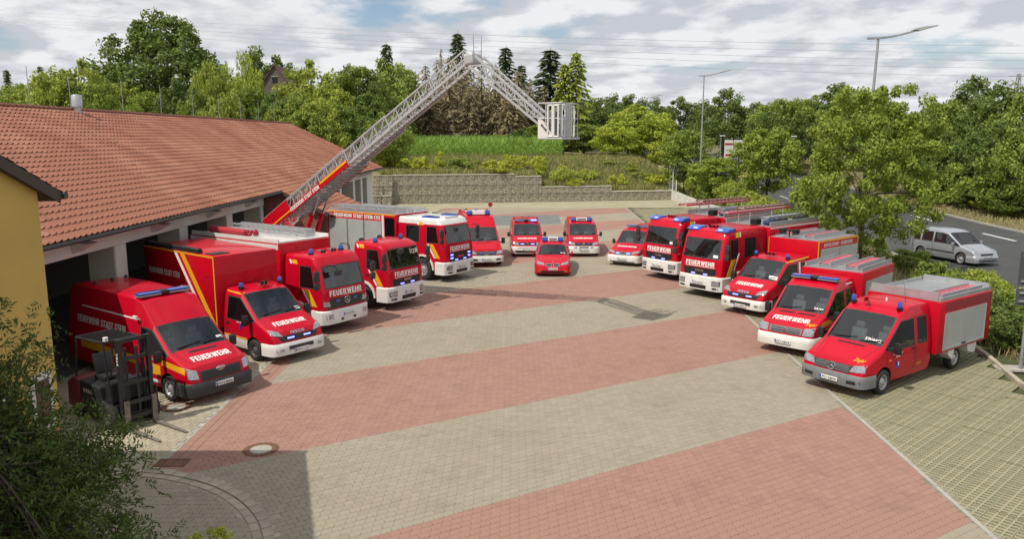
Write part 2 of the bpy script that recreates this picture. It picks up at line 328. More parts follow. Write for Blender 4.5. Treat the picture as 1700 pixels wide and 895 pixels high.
# --- ground: one sheet to the horizon
xs = np.unique(np.concatenate([[-1500, -600, -250, -120, -60], np.arange(-30, 30, 2.), np.arange(30, 64, 2.), [70, 90, 120, 200, 400, 900, 1500]]))
ys = np.unique(np.concatenate([[-300, -60, -20], np.arange(0, 160, 2.5), [170, 200, 260, 400, 900, 2500]]))
struct('ground', gridmesh('ground', xs, ys, lambda X, Y: zr(X, Y) - .07 + .05 * np.sin(X * 1.3 + Y * .7) * (X > 40), ['soil']))
# --- planted embankment behind the gabion wall
def hemb(X, Y):
    t = Y - wally(X); h = 2.98 + .10 * np.clip(t, 0, 14) + .03 * np.clip(t - 14, 0, 60)
    top = np.where(X < -.5, 2.98, np.where(X < 2.5, 2.7, np.where(X < 10.5, 1.62, 1.02)))
    near = top + .03 + (h - top) * sstep(.6, 9, t)
    k = sstep(15, 23, X); return near * (1 - k) + (zr(X, Y) - .02) * k
xs = np.unique(np.concatenate([np.arange(-120, -30, 8.), np.arange(-30, 24.1, .75)])); ts = np.concatenate([[.449], np.arange(.45, 18, .75), np.arange(18, 60, 3.), [80, 120, 200, 400]])
Xg, Tg = np.meshgrid(xs, ts); Yg = wally(Xg) + Tg; Zg = hemb(Xg, Yg) + .06 * np.sin(Xg * 2.1) * np.cos(Tg * 1.7); Zg[0] = -.2
i = (np.arange(len(ts) - 1)[:, None] * len(xs) + np.arange(len(xs) - 1)[None]).ravel()
struct('embankment', npmesh('embankment', np.stack([Xg, Yg, Zg], -1).reshape(-1, 3), np.stack([i, i + 1, i + len(xs) + 1, i + len(xs)], 1), ['drysoil'], smooth=True))
# --- the main road with markings and kerbs
def rL(Y): return 22.4 + .045 * (Y - 38)
def rR(Y): return 37.2 + .075 * (Y - 55)
YR = np.arange(-20, 260, 4.)
def ribbon(name, a, b, dz, m, ylist=YR):
    v = []
    for y in ylist: v += [(a(y), y, 0), (b(y), y, 0)]
    v = np.array(v, float); v[:, 2] = zr(np.full(len(v), 30.), v[:, 1]) + dz; i = np.arange(0, len(v) - 2, 2)
    return npmesh(name, v, np.stack([i, i + 1, i + 3, i + 2], 1), [m], smooth=True)
road = struct('road', ribbon('road', rL, rR, .0, 'asphalt'))
for a, w, dash in ((lambda y: rL(y) + 4.55, .13, (3., 9.)), (lambda y: rR(y) - 3.1, .26, (4.2, 12.)), (lambda y: rL(y) + .25, .12, None)):
    if dash is None:
        O('edge_line', ribbon('edge_line', a, lambda y, a=a, w=w: a(y) + w, .006, 'roadpaint'), road)
    else:
        y = 17.8 if dash[1] == 9 else 15.6
        while y < 150:
            yl = np.linspace(y, y + dash[0], 4); O('lane_dash', ribbon('lane_dash', a, lambda q, a=a, w=w: a(q) + w, .006, 'roadpaint', yl), road); y += dash[1]
def kerb(a, side, y0, y1):
    mb = MB(); ysr = np.arange(y0, y1, 4.)
    for p, q in zip(ysr, ysr[1:]):
        z0 = float(zr(np.array(30.), np.array(p))); z1 = float(zr(np.array(30.), np.array(q)))
        mb.add([(a(p), p, z0 - .1), (a(p) + side * .2, p, z0 - .1), (a(p) + side * .2, p, z0 + .12), (a(p), p, z0 + .12), (a(q), q - .02, z1 - .1), (a(q) + side * .2, q - .02, z1 - .1), (a(q) + side * .2, q - .02, z1 + .12), (a(q), q - .02, z1 + .12)],
               [(0, 1, 2, 3), (7, 6, 5, 4), (0, 4, 5, 1), (1, 5, 6, 2), (2, 6, 7, 3), (3, 7, 4, 0)])
    return mb.obj('kerb', ['concrete'], road)
kerb(rL, -1, -20, 180); kerb(rR, 1, -20, 180)
# --- the yard: stones in bands
PHI = math.atan(.6); CU = np.array([math.cos(PHI), math.sin(PHI)]); CV = np.array([-CU[1], CU[0]])
BANDS = np.array([8.06, 14.0, 19.1, 25.1, 30.5, 36.2, 42, 47.8, 53.6, 59.4, 65.2, 71, 76.8, 82.6]) * CU[0]
KX = [-5, 12.5, 22, 29.5, 40, 67, 78.5]; KV = [8.15, 8.42, 8.8, 9.2, 9.75, 11., 11.4]
def kx(Y): return np.interp(Y, KX, KV)
ARC = np.array([-8.3, 10.9]); AR = 4.45
def project(P):
    c, s = math.cos(R(9.73)), math.sin(R(9.73)); d = P[:, 2] - 6.9; zc = P[:, 1] * c - d * s; yc = P[:, 1] * s + d * c
    return 850 + 1280 * P[:, 0] / zc, 447.5 - 1280 * yc / zc, zc
A, B = .205, .17
def outline(wavy):
    if wavy:
        e, e2 = .016, .020; us = np.array([0, .25, .5, .75, 1.]) * A - A / 2; w = np.array([e, -e, e, -e, e])
        lo = np.stack([us, w - B / 2], 1); hi = np.stack([us, w + B / 2], 1)[::-1]
        p = np.concatenate([lo, [[A / 2 + e2, 0]], hi, [[-A / 2 + e2, 0]]])
    else: p = np.array([[-.1, -.05], [.1, -.05], [.1, .05], [-.1, .05]])
    return p
def stonemesh(P, sc=(.95, .988)):
    n = len(P); top = np.c_[P * sc[0], np.zeros(n)]; bot = np.c_[P * sc[1], np.full(n, -.010)]
    return np.concatenate([top, bot]), n
def stones(C, ang, P, mi, name, mats, dz=None):
    """C (k,2) centres -> joined mesh"""
    base, n = stonemesh(P); k = len(C); c, s = math.cos(ang), math.sin(ang)
    rot = base.copy(); rot[:, 0] = base[:, 0] * c - base[:, 1] * s; rot[:, 1] = base[:, 0] * s + base[:, 1] * c
    v = rot[None] + np.c_[C, np.zeros(k) if dz is None else dz][:, None]; o = (np.arange(k) * 2 * n)[:, None]
    top = np.arange(n)[None] + o; q = np.arange(n); side = np.stack([q, q + n, (q + 1) % n + n, (q + 1) % n], 1)
    sd_ = (side[None] + o[:, None]).reshape(-1, 4)
    return npfix(name, v.reshape(-1, 3), [top, sd_], mats, [mi, np.repeat(mi, n)])
yard = struct('yard_paving', npmesh('yard_paving', [(-7.5, 5, -.0125), (8.3, 5, -.0125), (9.75, 40, -.0125), (-7.5, 40, -.0125)], np.array([[0, 1, 2, 3]]), ['jointsand']))
iu, iv = np.meshgrid(np.arange(-60, 260), np.arange(20, 260)); uu = (iu + (iv % 2) * .5) * A; vv = iv * B
C = np.stack([uu.ravel() * CU[0] + vv.ravel() * CV[0], uu.ravel() * CU[1] + vv.ravel() * CV[1]], 1); vq = vv.ravel()
keep = (C[:, 0] > -6.84) & (C[:, 0] < kx(C[:, 1]) - .055) & (C[:, 1] > 11.2) & (C[:, 1] < 40) & (np.hypot(C[:, 0] - ARC[0], C[:, 1] - ARC[1]) > AR + .03)
C = C[keep]; vq = vq[keep]; red = (np.searchsorted(BANDS, vq) % 2 == 1).astype(int)
px, py, pz = project(np.c_[C, np.zeros(len(C))]); vis = (px > 5) & (px < 1695) & (py > 100) & (py < 890)
order = np.argsort(np.where(vis, pz, 1e9))[:300]; near = np.zeros(len(C), bool); near[order] = True
dz = rng.normal(0, .0018, len(C))
tag(O('paving_stones', stones(C[~near], PHI, outline(True), red[~near], 'paving_stones', ['stonegrey', 'stonered'], dz[~near]), yard), kind='stuff')
sm = []
for q in ('stonegrey', 'stonered'):
    me = stones(np.zeros((1, 2)), 0, outline(True), np.zeros(1, int), 'paving_stone', [q]); sm.append(me)
for k in order: O('paving_stone', sm[red[k]], yard, (C[k, 0], C[k, 1], dz[k]), PHI)
def stripes_far():
    m = mat('farstripes', (.3, .3, .3), .85, bump=.2, bscale=90); t = m.node_tree; b = t.nodes['Principled BSDF']; L = t.links.new
    tcn = t.nodes.new('ShaderNodeTexCoord'); d = t.nodes.new('ShaderNodeVectorMath'); d.operation = 'DOT_PRODUCT'; L(tcn.outputs['Object'], d.inputs[0]); d.inputs[1].default_value = (CV[0], CV[1], 0)
    s1 = t.nodes.new('ShaderNodeMath'); s1.operation = 'SUBTRACT'; L(d.outputs['Value'], s1.inputs[0]); s1.inputs[1].default_value = 30.5 * CU[0]
    s2 = t.nodes.new('ShaderNodeMath'); s2.operation = 'DIVIDE'; L(s1.outputs[0], s2.inputs[0]); s2.inputs[1].default_value = 11.55 * CU[0]
    s3 = t.nodes.new('ShaderNodeMath'); s3.operation = 'FRACT'; L(s2.outputs[0], s3.inputs[0])
    s4 = t.nodes.new('ShaderNodeMath'); s4.operation = 'LESS_THAN'; L(s3.outputs[0], s4.inputs[0]); s4.inputs[1].default_value = .495
    mxx = t.nodes.new('ShaderNodeMix'); mxx.data_type = 'RGBA'; L(s4.outputs[0], mxx.inputs[0]); mxx.inputs[6].default_value = (.306, .265, .194, 1); mxx.inputs[7].default_value = (.322, .178, .135, 1)
    nz = t.nodes.new('ShaderNodeTexNoise'); nz.inputs['Scale'].default_value = .5; nz.inputs['Detail'].default_value = 6; L(tcn.outputs['Object'], nz.inputs['Vector'])
    n2 = t.nodes.new('ShaderNodeTexNoise'); n2.inputs['Scale'].default_value = 7; n2.inputs['Detail'].default_value = 3; L(tcn.outputs['Object'], n2.inputs['Vector'])
    av = t.nodes.new('ShaderNodeMath'); av.operation = 'ADD'; L(nz.outputs['Fac'], av.inputs[0]); L(n2.outputs['Fac'], av.inputs[1])
    mr = t.nodes.new('ShaderNodeMapRange'); L(av.outputs[0], mr.inputs[0]); mr.inputs[1].default_value = .6; mr.inputs[2].default_value = 1.4; mr.inputs[3].default_value = .80; mr.inputs[4].default_value = 1.12
    v = t.nodes.new('ShaderNodeVectorMath'); v.operation = 'SCALE'; L(mxx.outputs[2], v.inputs[0]); L(mr.outputs[0], v.inputs['Scale']); L(v.outputs[0], b.inputs['Base Color'])
stripes_far()
yy = np.array([39.9, 67, 76.5]); v = []
for y in yy: v += [(-6.9, y, -.004), (float(kx(y)) - .02, y, -.004)]
O('far_paving', npmesh('far_paving', v, np.array([[0, 1, 3, 2], [2, 3, 5, 4]]), ['farstripes']), yard)
O('asphalt_patch', npmesh('asphalt_patch', [(-1.7, 61, .002), (4.0, 62.2, .002), (4.2, 69.6, .002), (-2., 68.8, .002)], np.array([[0, 1, 2, 3]]), ['asphaltpatch']), yard)
struct('gravel_strip', npmesh('gravel_strip', [(-13, 72.2, -.012), (-7, 72.2, -.012), (-6.9, 76.5, -.012), (11.4, 76.5, -.012), (18.6, 76.4, -.012), (18.6, 88, -.012), (-13, 82, -.012)], np.array([[0, 1, 2, 3, 4, 5, 6]]), ['gravel']))
# apron before the garage doors, red border course, round kerb
apron = struct('garage_apron', npmesh('garage_apron', [(-13, 14, -.013), (-7.45, 14, -.013), (-7.45, 72.2, -.013), (-13, 72.2, -.013)], np.array([[0, 1, 2, 3]]), ['concrete']))
iu, iv = np.meshgrid(np.arange(-70, -37), np.arange(60, 200)); C = np.stack([((iu + (iv % 2) * .5) * .201).ravel(), (iv * .201).ravel()], 1)
Pq = np.array([[-.1, -.1], [.1, -.1], [.1, .1], [-.1, .1]])
keep = (C[:, 0] > -12.95) & (C[:, 0] < -7.58) & (C[:, 1] > 14.5) & (C[:, 1] < 38) & (np.hypot(C[:, 0] - ARC[0], C[:, 1] - ARC[1]) > AR + .04)
tag(O('apron_stones', stones(C[keep], 0, Pq, np.zeros(keep.sum(), int), 'apron_stones', ['stoneapron'], rng.normal(0, .0015, keep.sum())), apron), kind='stuff')
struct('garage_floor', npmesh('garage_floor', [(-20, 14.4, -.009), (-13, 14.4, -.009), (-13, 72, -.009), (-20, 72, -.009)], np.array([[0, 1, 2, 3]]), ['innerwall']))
border = struct('border_course', npmesh('border_course', [(-7.48, 14, -.0115), (-6.85, 14, -.0115), (-6.85, 48, -.0115), (-7.48, 48, -.0115)], np.array([[0, 1, 2, 3]]), ['jointsand']))
iu, iv = np.meshgrid(np.arange(3), np.arange(150, 480)); C = np.stack([(-7.37 + iu * .205).ravel(), (iv * .1005).ravel()], 1)
keep = np.hypot(C[:, 0] - ARC[0], C[:, 1] - ARC[1]) > AR + .12
tag(O('border_stones', stones(C[keep], 0, outline(False), np.zeros(keep.sum(), int), 'border_stones', ['stonered'], rng.normal(0, .0015, keep.sum())), border), kind='stuff')
circ = struct('round_island', npmesh('round_island', [(ARC[0] + 4.4 * math.cos(a), ARC[1] + 4.4 * math.sin(a), -.0118) for a in np.linspace(0, 2 * math.pi, 48, endpoint=False)], np.array([list(range(48))]), ['jointsand']))
iu, iv = np.meshgrid(np.arange(-40, 40), np.arange(-40, 40)); C = np.stack([((iu + (iv % 2) * .5) * A).ravel() + ARC[0], (iv * B).ravel() + ARC[1]], 1)
keep = np.hypot(C[:, 0] - ARC[0], C[:, 1] - ARC[1]) < AR - .40; C = C[keep]
tag(O('island_stones', stones(C, 0, outline(True), np.zeros(len(C), int), 'island_stones', ['stonegrey'], rng.normal(0, .0015, len(C))), circ), kind='stuff')
mb = MB(); n_ = 96
mb.add([((r_) * math.cos(2 * math.pi * k / n_), r_ * math.sin(2 * math.pi * k / n_), -.005) for r_ in (3.98, 4.66) for k in range(n_)], [(k, (k + 1) % n_, n_ + (k + 1) % n_, n_ + k) for k in range(n_)]); mb.obj('kerb_bed', ['kerbstone'], circ, loc=(ARC[0], ARC[1], 0), fixn=False)
for ri, (r0, r1, n_, h) in enumerate(((4.08, 4.24, 84, .014), (4.26, 4.44, 84, .028))):
    da = 2 * math.pi / n_; mb = MB(); g = .008 / r0; pts = [(r0, g), (r1, g), (r1, da - g), (r0, da - g)]
    mb.prism([(r * math.cos(a), r * math.sin(a)) for r, a in pts], -.06, 0, 0, 'z'); me = mb.mesh('kerb_block', ['kerbstone'], bev=.006)
    for k in range(n_):
        a = k * da
        if -.25 < a < 2.4: O('kerb_block', me, circ, (ARC[0], ARC[1], h + random.uniform(-.004, .004)), a)
# kerb stones on the right of the yard
kb = struct('kerb_line', npmesh('kerb_line', [(8.2, 5, -.05), (8.6, 5, -.05), (11.6, 78, -.05), (11.2, 78, -.05)], np.array([[0, 1, 2, 3]]), ['jointsand']))
y = 9.5; mb = MB(); mb.box(-.045, .045, .006, .994, -.07, .012); kme = mb.mesh('kerb_stone', ['concrete'], bev=.006)
while y < 77:
    a = math.atan2(float(kx(y) - kx(y + 1)), 1); O('kerb_stone', kme, kb, (float(kx(y)), y, random.uniform(-.004, .004)), a); y += 1.0
# --- parking bays of grass-grid slabs
bays = struct('parking_bays', npmesh('parking_bays', [(8.3, 5, -.066), (17.5, 5, -.066), (16.2, 24, -.066), (18.6, 76.4, -.066), (11.4, 76.4, -.066), (9.6, 40, -.066)], np.array([[0, 1, 2, 3, 4, 5]]), ['baysoil']))
def slab():
    nx, ny, a, b, rim, rim2 = 4, 4, .1325, .155, .024, .019; mb = MB(); vid = {}
    xs_ = []; ys_ = []
    for i_ in range(nx): xs_ += [i_ * a + rim, (i_ + 1) * a - rim]
    for j_ in range(ny): ys_ += [j_ * b + rim2, (j_ + 1) * b - rim2]
    xs_ = [.003] + xs_ + [nx * a - .003]; ys_ = [.003] + ys_ + [ny * b - .003]
    V_ = [(x - .265, y_ - .31, 0) for y_ in ys_ for x in xs_]; w = len(xs_); F = []
    for j_ in range(len(ys_) - 1):
        for i_ in range(w - 1):
            q = (j_ * w + i_, j_ * w + i_ + 1, (j_ + 1) * w + i_ + 1, (j_ + 1) * w + i_)
            if i_ % 2 == 1 and j_ % 2 == 1:
                o = len(V_); V_ += [(V_[t][0], V_[t][1], -.075) for t in q]
                for t in range(4): F.append((q[t], q[(t + 1) % 4], o + (t + 1) % 4, o + t))
            else: F.append(q)
    mb.add(V_, F); return mb
sm_ = slab().mesh('grid_slab', ['gridconcrete'], fixn=False)
GA = R(42); gu = np.array([math.cos(GA), math.sin(GA)]); gv = np.array([-gu[1], gu[0]])
iu, iv = np.meshgrid(np.arange(-10, 140), np.arange(-60, 120)); uu = (iu * .533).ravel(); vv = (iv * .623).ravel()
C = np.stack([uu * gu[0] + vv * gv[0], uu * gu[1] + vv * gv[1]], 1)
inside = lambda C: (C[:, 0] > kx(C[:, 1]) + .30) & (C[:, 0] < np.interp(C[:, 1], [5, 20, 24, 30, 45, 76], [14.6, 14.3, 15.3, 16.4, 17.4, 18.3]) - .3) & (C[:, 1] > 10.5) & (C[:, 1] < 75.8)
C0 = C; dist = C[:, 0] - kx(C[:, 1]); edge = (dist > -.42) & (dist <= .46) & (C[:, 1] > 10.5) & (C[:, 1] < 60)
C = C[inside(C) & ~edge]; px, py, pz = project(np.c_[C, np.zeros(len(C))]); vis = (px > 5) & (px < 1695) & (py < 890)
order = np.argsort(np.where(vis, pz, 1e9))[:210]; near = np.zeros(len(C), bool); near[order] = True
for c in C0[edge]:
    bm = bmesh.new(); bm.from_mesh(sm_); bmesh.ops.rotate(bm, verts=bm.verts, matrix=Matrix.Rotation(GA, 3, 'Z')); y_ = c[1]; x_ = float(kx(y_)) + .046; sl = float(kx(y_ + .5) - kx(y_ - .5))
    bmesh.ops.bisect_plane(bm, geom=bm.verts[:] + bm.edges[:] + bm.faces[:], plane_co=(x_ - c[0], 0, 0), plane_no=Vector((-1, sl, 0)).normalized(), clear_outer=True)
    if len(bm.faces) > 4:
        me = bpy.data.meshes.new('grid_slab'); bm.to_mesh(me); me.materials.append(M['gridconcrete']); O('grid_slab', me, bays, (c[0], c[1], 0))
    bm.free()
for k in order: O('grid_slab', sm_, bays, (C[k, 0], C[k, 1], random.uniform(-.004, .003)), GA)
Cr = C[~near]; bv = np.array([p.co for p in sm_.vertices]); bf = np.array([tuple(p.vertices) for p in sm_.polygons]); c_, s_ = math.cos(GA), math.sin(GA)
rv = np.c_[bv[:, 0] * c_ - bv[:, 1] * s_, bv[:, 0] * s_ + bv[:, 1] * c_, bv[:, 2]]
tag(O('grid_slabs', npmesh('grid_slabs', (rv[None] + np.c_[Cr, np.zeros(len(Cr))][:, None]).reshape(-1, 3), (bf[None] + (np.arange(len(Cr)) * len(bv))[:, None, None]).reshape(-1, 4), ['gridconcrete']), bays), kind='stuff')
# low kerb between bays and verge
mb = MB()
pl = [(14.3, 12), (14.35, 20.9), (15.2, 24), (16.5, 29.9), (17.4, 45), (18.3, 72)]
for a, b in zip(pl, pl[1:]): mb.bar((*a, .02), (*b, .02), .14, .16)
vk = tag(mb.obj('verge_kerb', ['kerbstone']), kind='structure')
# --- manhole covers and drain
def manhole(x, y, label):
    t = thing('manhole_cover', label, 'manhole', (x, y, .002), 0, 'manhole covers in the paving')
    mb = MB(); mb.lathe([(.0, -.01), (.39, -.01), (.39, .010), (.27, .012), (.25, .006), (.0, .006)], n=32); mb.obj('iron_ring', ['rust'], t, 40)
    mb = MB(); mb.lathe([(0, .004), (.24, .004), (.235, .012), (0, .013)], n=32); mb.obj('concrete_lid', ['concrete'], t, 40)
    mb = MB()
    for k in range(16):
        a = 2 * math.pi * k / 16; mb.box(.33 * math.cos(a) - .02, .33 * math.cos(a) + .02, .33 * math.sin(a) - .02, .33 * math.sin(a) + .02, .008, .018)
    tag(mb.obj('studs', ['rust'], t), kind='stuff')
manhole(-5.62, 16.33, 'round rusty manhole cover with pale lid at the edge of the building shadow')
manhole(-8.70, 19.1, 'round manhole cover between the forklift and the front van wheel')
manhole(-4.55, 32.5, 'manhole cover beside the ladder truck front bumper')
dr = thing('drain_grate', 'rectangular iron drain grate in the red border by the round kerb', 'drain', (-7.3, 15.62, .002))
mb = MB(); mb.box(-.33, .33, -.2, -.16, -.02, .012).box(-.33, .33, .16, .2, -.02, .012).box(-.33, -.29, -.16, .16, -.02, .012).box(.29, .33, -.16, .16, -.02, .012); mb.obj('frame', ['rust'], dr)
for k in range(9):
    mb = MB(); mb.box(-.26 + k * .065 - .015, -.26 + k * .065 + .015, -.16, .16, -.01, .01); mb.obj('grate_bar', ['rust'], dr)
mb = MB(); mb.box(-.29, .29, -.16, .16, -.02, -.009); mb.obj('pit', ['ink'], dr)
# ================================================================ GARAGE
EX, EZ, RX, RZ = -12.1, 4.15, -20.5, 8.15; GY0, GY1 = 14.15, 72.3
garage = thing('garage_building', 'long fire station garage with red tiled roof and open vehicle bays', 'building', (-13, 20.15, 0))
def gpart(mb, name, mats, par=garage, **k):
    o = mb.obj(name, mats, None, **k); o.parent = par; o.matrix_parent_inverse = Matrix.Translation(-Vector(par.location)); return o
def glink(o, par=garage): o.parent = par; o.matrix_parent_inverse = Matrix.Translation(-Vector(par.location)); return o
th = math.atan2(RZ - EZ, EX - RX); es = Vector((-math.cos(th), 0, math.sin(th))); en = Vector((math.sin(th), 0, math.cos(th))); SL = (RZ - EZ) / math.sin(th)
mb = MB()     # roof slabs
a = Vector((EX, 0, EZ)); b = Vector((RX, 0, RZ)); c = Vector((2 * RX - EX, 0, EZ))
mb.prism([(p.x, p.z) for p in (a, b, c, c - Vector((0, 0, .18)), b - Vector((0, 0, .2)), a - Vector((0, 0, .14)))], GY0, GY1, 0)
roof = gpart(mb, 'roof', ['soffit'])
mb = MB(); ex = Vector((-9.6, 0, EZ - (EX - -9.6) * -math.tan(th))) ; d = (-9.6 - EX) * math.tan(th)
mb.prism([(EX, EZ), (-9.6, EZ - d), (-9.6, EZ - d - .12), (EX, EZ - .13)], 40.2, 47.8, 0); gpart(mb, 'porch_roof', ['soffit'], roof)
def tile_base():
    w, n = .302, 6; u = np.linspace(0, 1, n + 1); prof = np.where(u < .6, -.006 * np.sin(u / .6 * math.pi), .062 * np.sin(np.clip((u - .6) / .4, 0, 1) * math.pi))
    v = []
    for s_, h in ((.0, .020), (.0, .046), (.40, .020)):
        for k in range(n + 1): v.append(((u[k] - .5) * w * 1.04, s_, h + prof[k] * (.45 if s_ > .1 else 1)))
    f = []
    for r_ in range(2):
        for k in range(n if r_ else 4): f.append((r_ * (n + 1) + k, r_ * (n + 1) + k + 1, (r_ + 1) * (n + 1) + k + 1, (r_ + 1) * (n + 1) + k))
    return np.array(v), np.array(f)
tv, tf = tile_base(); EY = np.array([0, 1, 0]); ES = np.array(es); EN = np.array(en)
tw = tv[:, :1] * EY + tv[:, 1:2] * ES + tv[:, 2:] * EN              # tile in world axes (columns run along +Y)
P = []
nrow = int(SL / .343)
for r_ in range(-9, nrow):
    ylo, yhi = (GY0, GY1) if r_ >= 0 else (40.25, 47.8)
    for k in range(int((yhi - ylo) / .302)):
        p = np.array([EX, ylo + .15 + k * .302, EZ]) + ES * (r_ * .343 + (-.05 if r_ >= 0 else .02)); P.append(p)
P = np.array(P); px, py, pz = project(P); vis = (px > 82) & (px < 1695) & (py > 5)
order = np.argsort(np.where(vis, pz, 1e9))[:300]; near = np.zeros(len(P), bool); near[order] = True; Pr = P[~near]
jit = rng.normal(0, .006, (len(Pr), 1)) * ES + rng.normal(0, .003, (len(Pr), 1)) * EN
o = O('roof_tiles', npmesh('roof_tiles', (tw[None] + (Pr + jit)[:, None]).reshape(-1, 3), (tf[None] + (np.arange(len(Pr)) * len(tw))[:, None, None]).reshape(-1, 4), ['terracotta']), roof)
glink(o, roof); o.matrix_parent_inverse = roof.matrix_world.inverted(); o.matrix_parent_inverse = Matrix.Identity(4); tag(o, kind='stuff')
tm = npmesh('roof_tile', tw, tf, ['terracotta'])
for k in order:
    q = P[k] + rng.normal(0, .006) * ES; O('roof_tile', tm, roof, tuple(q))
mb = MB(); n_ = 8; mb.add([(.13 * math.cos(math.pi * k / n_) * sc, y_, .11 * math.sin(math.pi * k / n_) * sc) for y_, sc in ((0, 1.12), (.42, .95)) for k in range(n_ + 1)], [(k, k + 1, n_ + 2 + k, n_ + 1 + k) for k in range(n_)])
rm = mb.mesh('ridge_tile', ['terracotta'], fixn=False)
y = 22.0
while y < GY1 - .2: O('ridge_tile', rm, roof, (RX, y, RZ + .02)); y += .385
# gutter, fascia, walls, pillars
mb = MB(); gy = GY0 + .02
prof = [(EX + .02, EZ - .02), (EX + .13, EZ - .02), (EX + .15, EZ - .09), (EX + .10, EZ - .14), (EX + .03, EZ - .13)]
mb.prism(prof, gy, 40.15).prism(prof, 47.85, GY1); q = [(x + 2.5, z - d) for x, z in prof]; mb.prism(q, 40.2, 47.8); gpart(mb, 'gutter', ['gutter'], roof)
mb = MB(); mb.box(-12.95, -12.2, GY0, 40.1, EZ - .16, EZ - .13); gpart(mb, 'soffit', ['soffit'])
WX = -13.0; bays_y = [(15.6, 19.7), (20.5, 24.9), (25.7, 29.9), (30.7, 34.9), (35.7, 39.7)]; bays_f = [(48.8, 53.2), (54, 58.2), (59, 63.2), (64, 66.4), (67.2, 69.2)]
for y0, y1 in ((GY0, 40.2), (47.8, GY1 - .3)):
    mb = MB(); mb.box(WX - .3, WX + .06, y0, y1, 3.42, 3.92); gpart(mb, 'fascia_beam', ['plasterwhite'])
for L_ in (bays_y, bays_f):
    ed = [(L_[k][1], L_[k + 1][0]) for k in range(len(L_) - 1)] + [(L_[-1][1], 40.2 if L_ is bays_y else GY1 - .3)] + ([(47.8, 48.8)] if L_ is bays_f else [])
    for y0, y1 in ed:
        mb = MB(); mb.box(WX - .85, WX, y0, y1, 0, 3.418); pi_ = gpart(mb, 'pillar', ['plaster'])
        mb = MB(); mb.box(WX + .002, WX + .03, y0 + .04, y1 - .04, 0, 3.4); gpart(mb, 'pilaster', ['plasterwhite'], pi_).matrix_parent_inverse = Matrix.Identity(4)
    for y0, y1 in L_:
        yc = (y0 + y1) / 2; mb = MB(); mb.add([(WX + .07, yc - .35, 3.88), (WX + .07, yc + .35, 3.88), (WX + .55, yc + .3, 3.80), (WX + .55, yc - .3, 3.80), (WX + .07, yc - .25, 3.52), (WX + .07, yc + .25, 3.52)], [(0, 1, 2, 3), (4, 5, 2, 3), (0, 3, 4), (1, 2, 5), (0, 1, 5, 4)])
        gpart(mb, 'door_canopy', ['plasterwhite'])
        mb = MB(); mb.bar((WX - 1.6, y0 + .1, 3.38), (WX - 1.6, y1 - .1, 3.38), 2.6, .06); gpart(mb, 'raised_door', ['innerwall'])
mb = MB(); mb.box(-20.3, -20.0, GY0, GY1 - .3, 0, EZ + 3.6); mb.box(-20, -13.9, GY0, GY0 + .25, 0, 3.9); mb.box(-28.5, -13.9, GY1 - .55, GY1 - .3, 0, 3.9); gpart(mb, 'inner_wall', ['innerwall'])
mb = MB(); mb.prism([(-28.8, 3.9), (-13.05, 3.9), (RX, 8.15)], GY1 - .55, GY1 - .3); gpart(mb, 'gable_wall', ['plaster'])
# brick porch under the drawn-out roof
mb = MB(); mb.box(-13.0, -10.2, 40.5, 40.8, 0, 3.0); mb.add([(-13, 40.5, 3.0), (-10.2, 40.5, 3.0), (-13, 40.5, 4.42), (-13, 40.8, 3.0), (-10.2, 40.8, 3.0), (-13, 40.8, 4.42)], [(0, 1, 2), (5, 4, 3), (1, 4, 5, 2), (0, 2, 5, 3)])
mb.box(-10.5, -10.2, 40.8, 47.6, 0, 3.0); mb.box(-13, -10.5, 47.3, 47.6, 0, 3.0); gpart(mb, 'brick_porch', ['brick'])
mb = MB(); mb.bar((-12.1, 40.19, EZ - .07), (-9.6, 40.19, EZ - d - .07), .03, .16); gpart(mb, 'verge_board', ['soffit'], roof).matrix_parent_inverse = Matrix.Identity(4)
mb = MB(); mb.box(-10.19, -10.15, 44.2, 45.3, 0, 2.1); gpart(mb, 'door', ['plasterwhite'])
# roof vent, rods, snow guard
mb = MB(); mb.lathe([(.0, 0), (.15, 0), (.15, .35), (.23, .36), (.23, .86), (.21, .9), (0, .9)], (RX + .3, 36.6, RZ - .2), n=18); gpart(mb, 'vent_stack', ['alu'], roof, smooth=40)
for y in (33.5, 36.6, 41.5, 46, 50.6, 55, 59.4, 63.6, 67.8):
    mb = MB(); mb.tube((RX, y, RZ), (RX, y, RZ + 1.75), .018, .012, 6); gpart(mb, 'lightning_rod', ['galv'], roof)
p0 = Vector((EX, 20.9, EZ)) + es * 3.2
mb = MB(); mb.bar(p0 + en * .45, p0 + en * .45 + Vector((0, 1.6, 0)), .03, .03)
for k in range(4): mb.bar(p0 + Vector((0, .1 + k * .46, 0)), p0 + Vector((0, .1 + k * .46, 0)) + en * .45, .025, .025)
gpart(mb, 'roof_rail', ['gutter'], roof)
for o in list(roof.children): o.matrix_parent_inverse = Matrix.Translation(-Vector(garage.location)) if False else Matrix.Identity(4)
roof.matrix_parent_inverse = Matrix.Translation(-Vector(garage.location))
# ================================================================ OCHRE HOUSE at the left edge
house = thing('ochre_house', 'ochre yellow plastered house corner with dark tiled gable at the left edge', 'house', (-8.1, 7.5, 0))
def hpart(mb, name, mats, **k): return gpart(mb, name, mats, house, **k)
HR = 7.4; HE = 13.48; zE = 5.94; HT = R(24); zR = zE + (HE - HR) * math.tan(HT)
mb = MB(); mb.prism([(1.9, 0), (13.05, 0), (13.05, zE + .05), (HR, zR - .2), (1.9, zE + .05)], -18, -8.02, 0, 'x'); hpart(mb, 'wall', ['ochre'])
mb = MB(); mb.prism([(HE, zE), (HR, zR), (2 * HR - HE, zE), (2 * HR - HE, zE - .14), (HR, zR - .18), (HE, zE - .14)], -18.3, -7.9, 0, 'x'); hroof = hpart(mb, 'roof', ['soffit'])
hs = Vector((0, -math.cos(HT), math.sin(HT))); hn = Vector((0, math.sin(HT), math.cos(HT)))
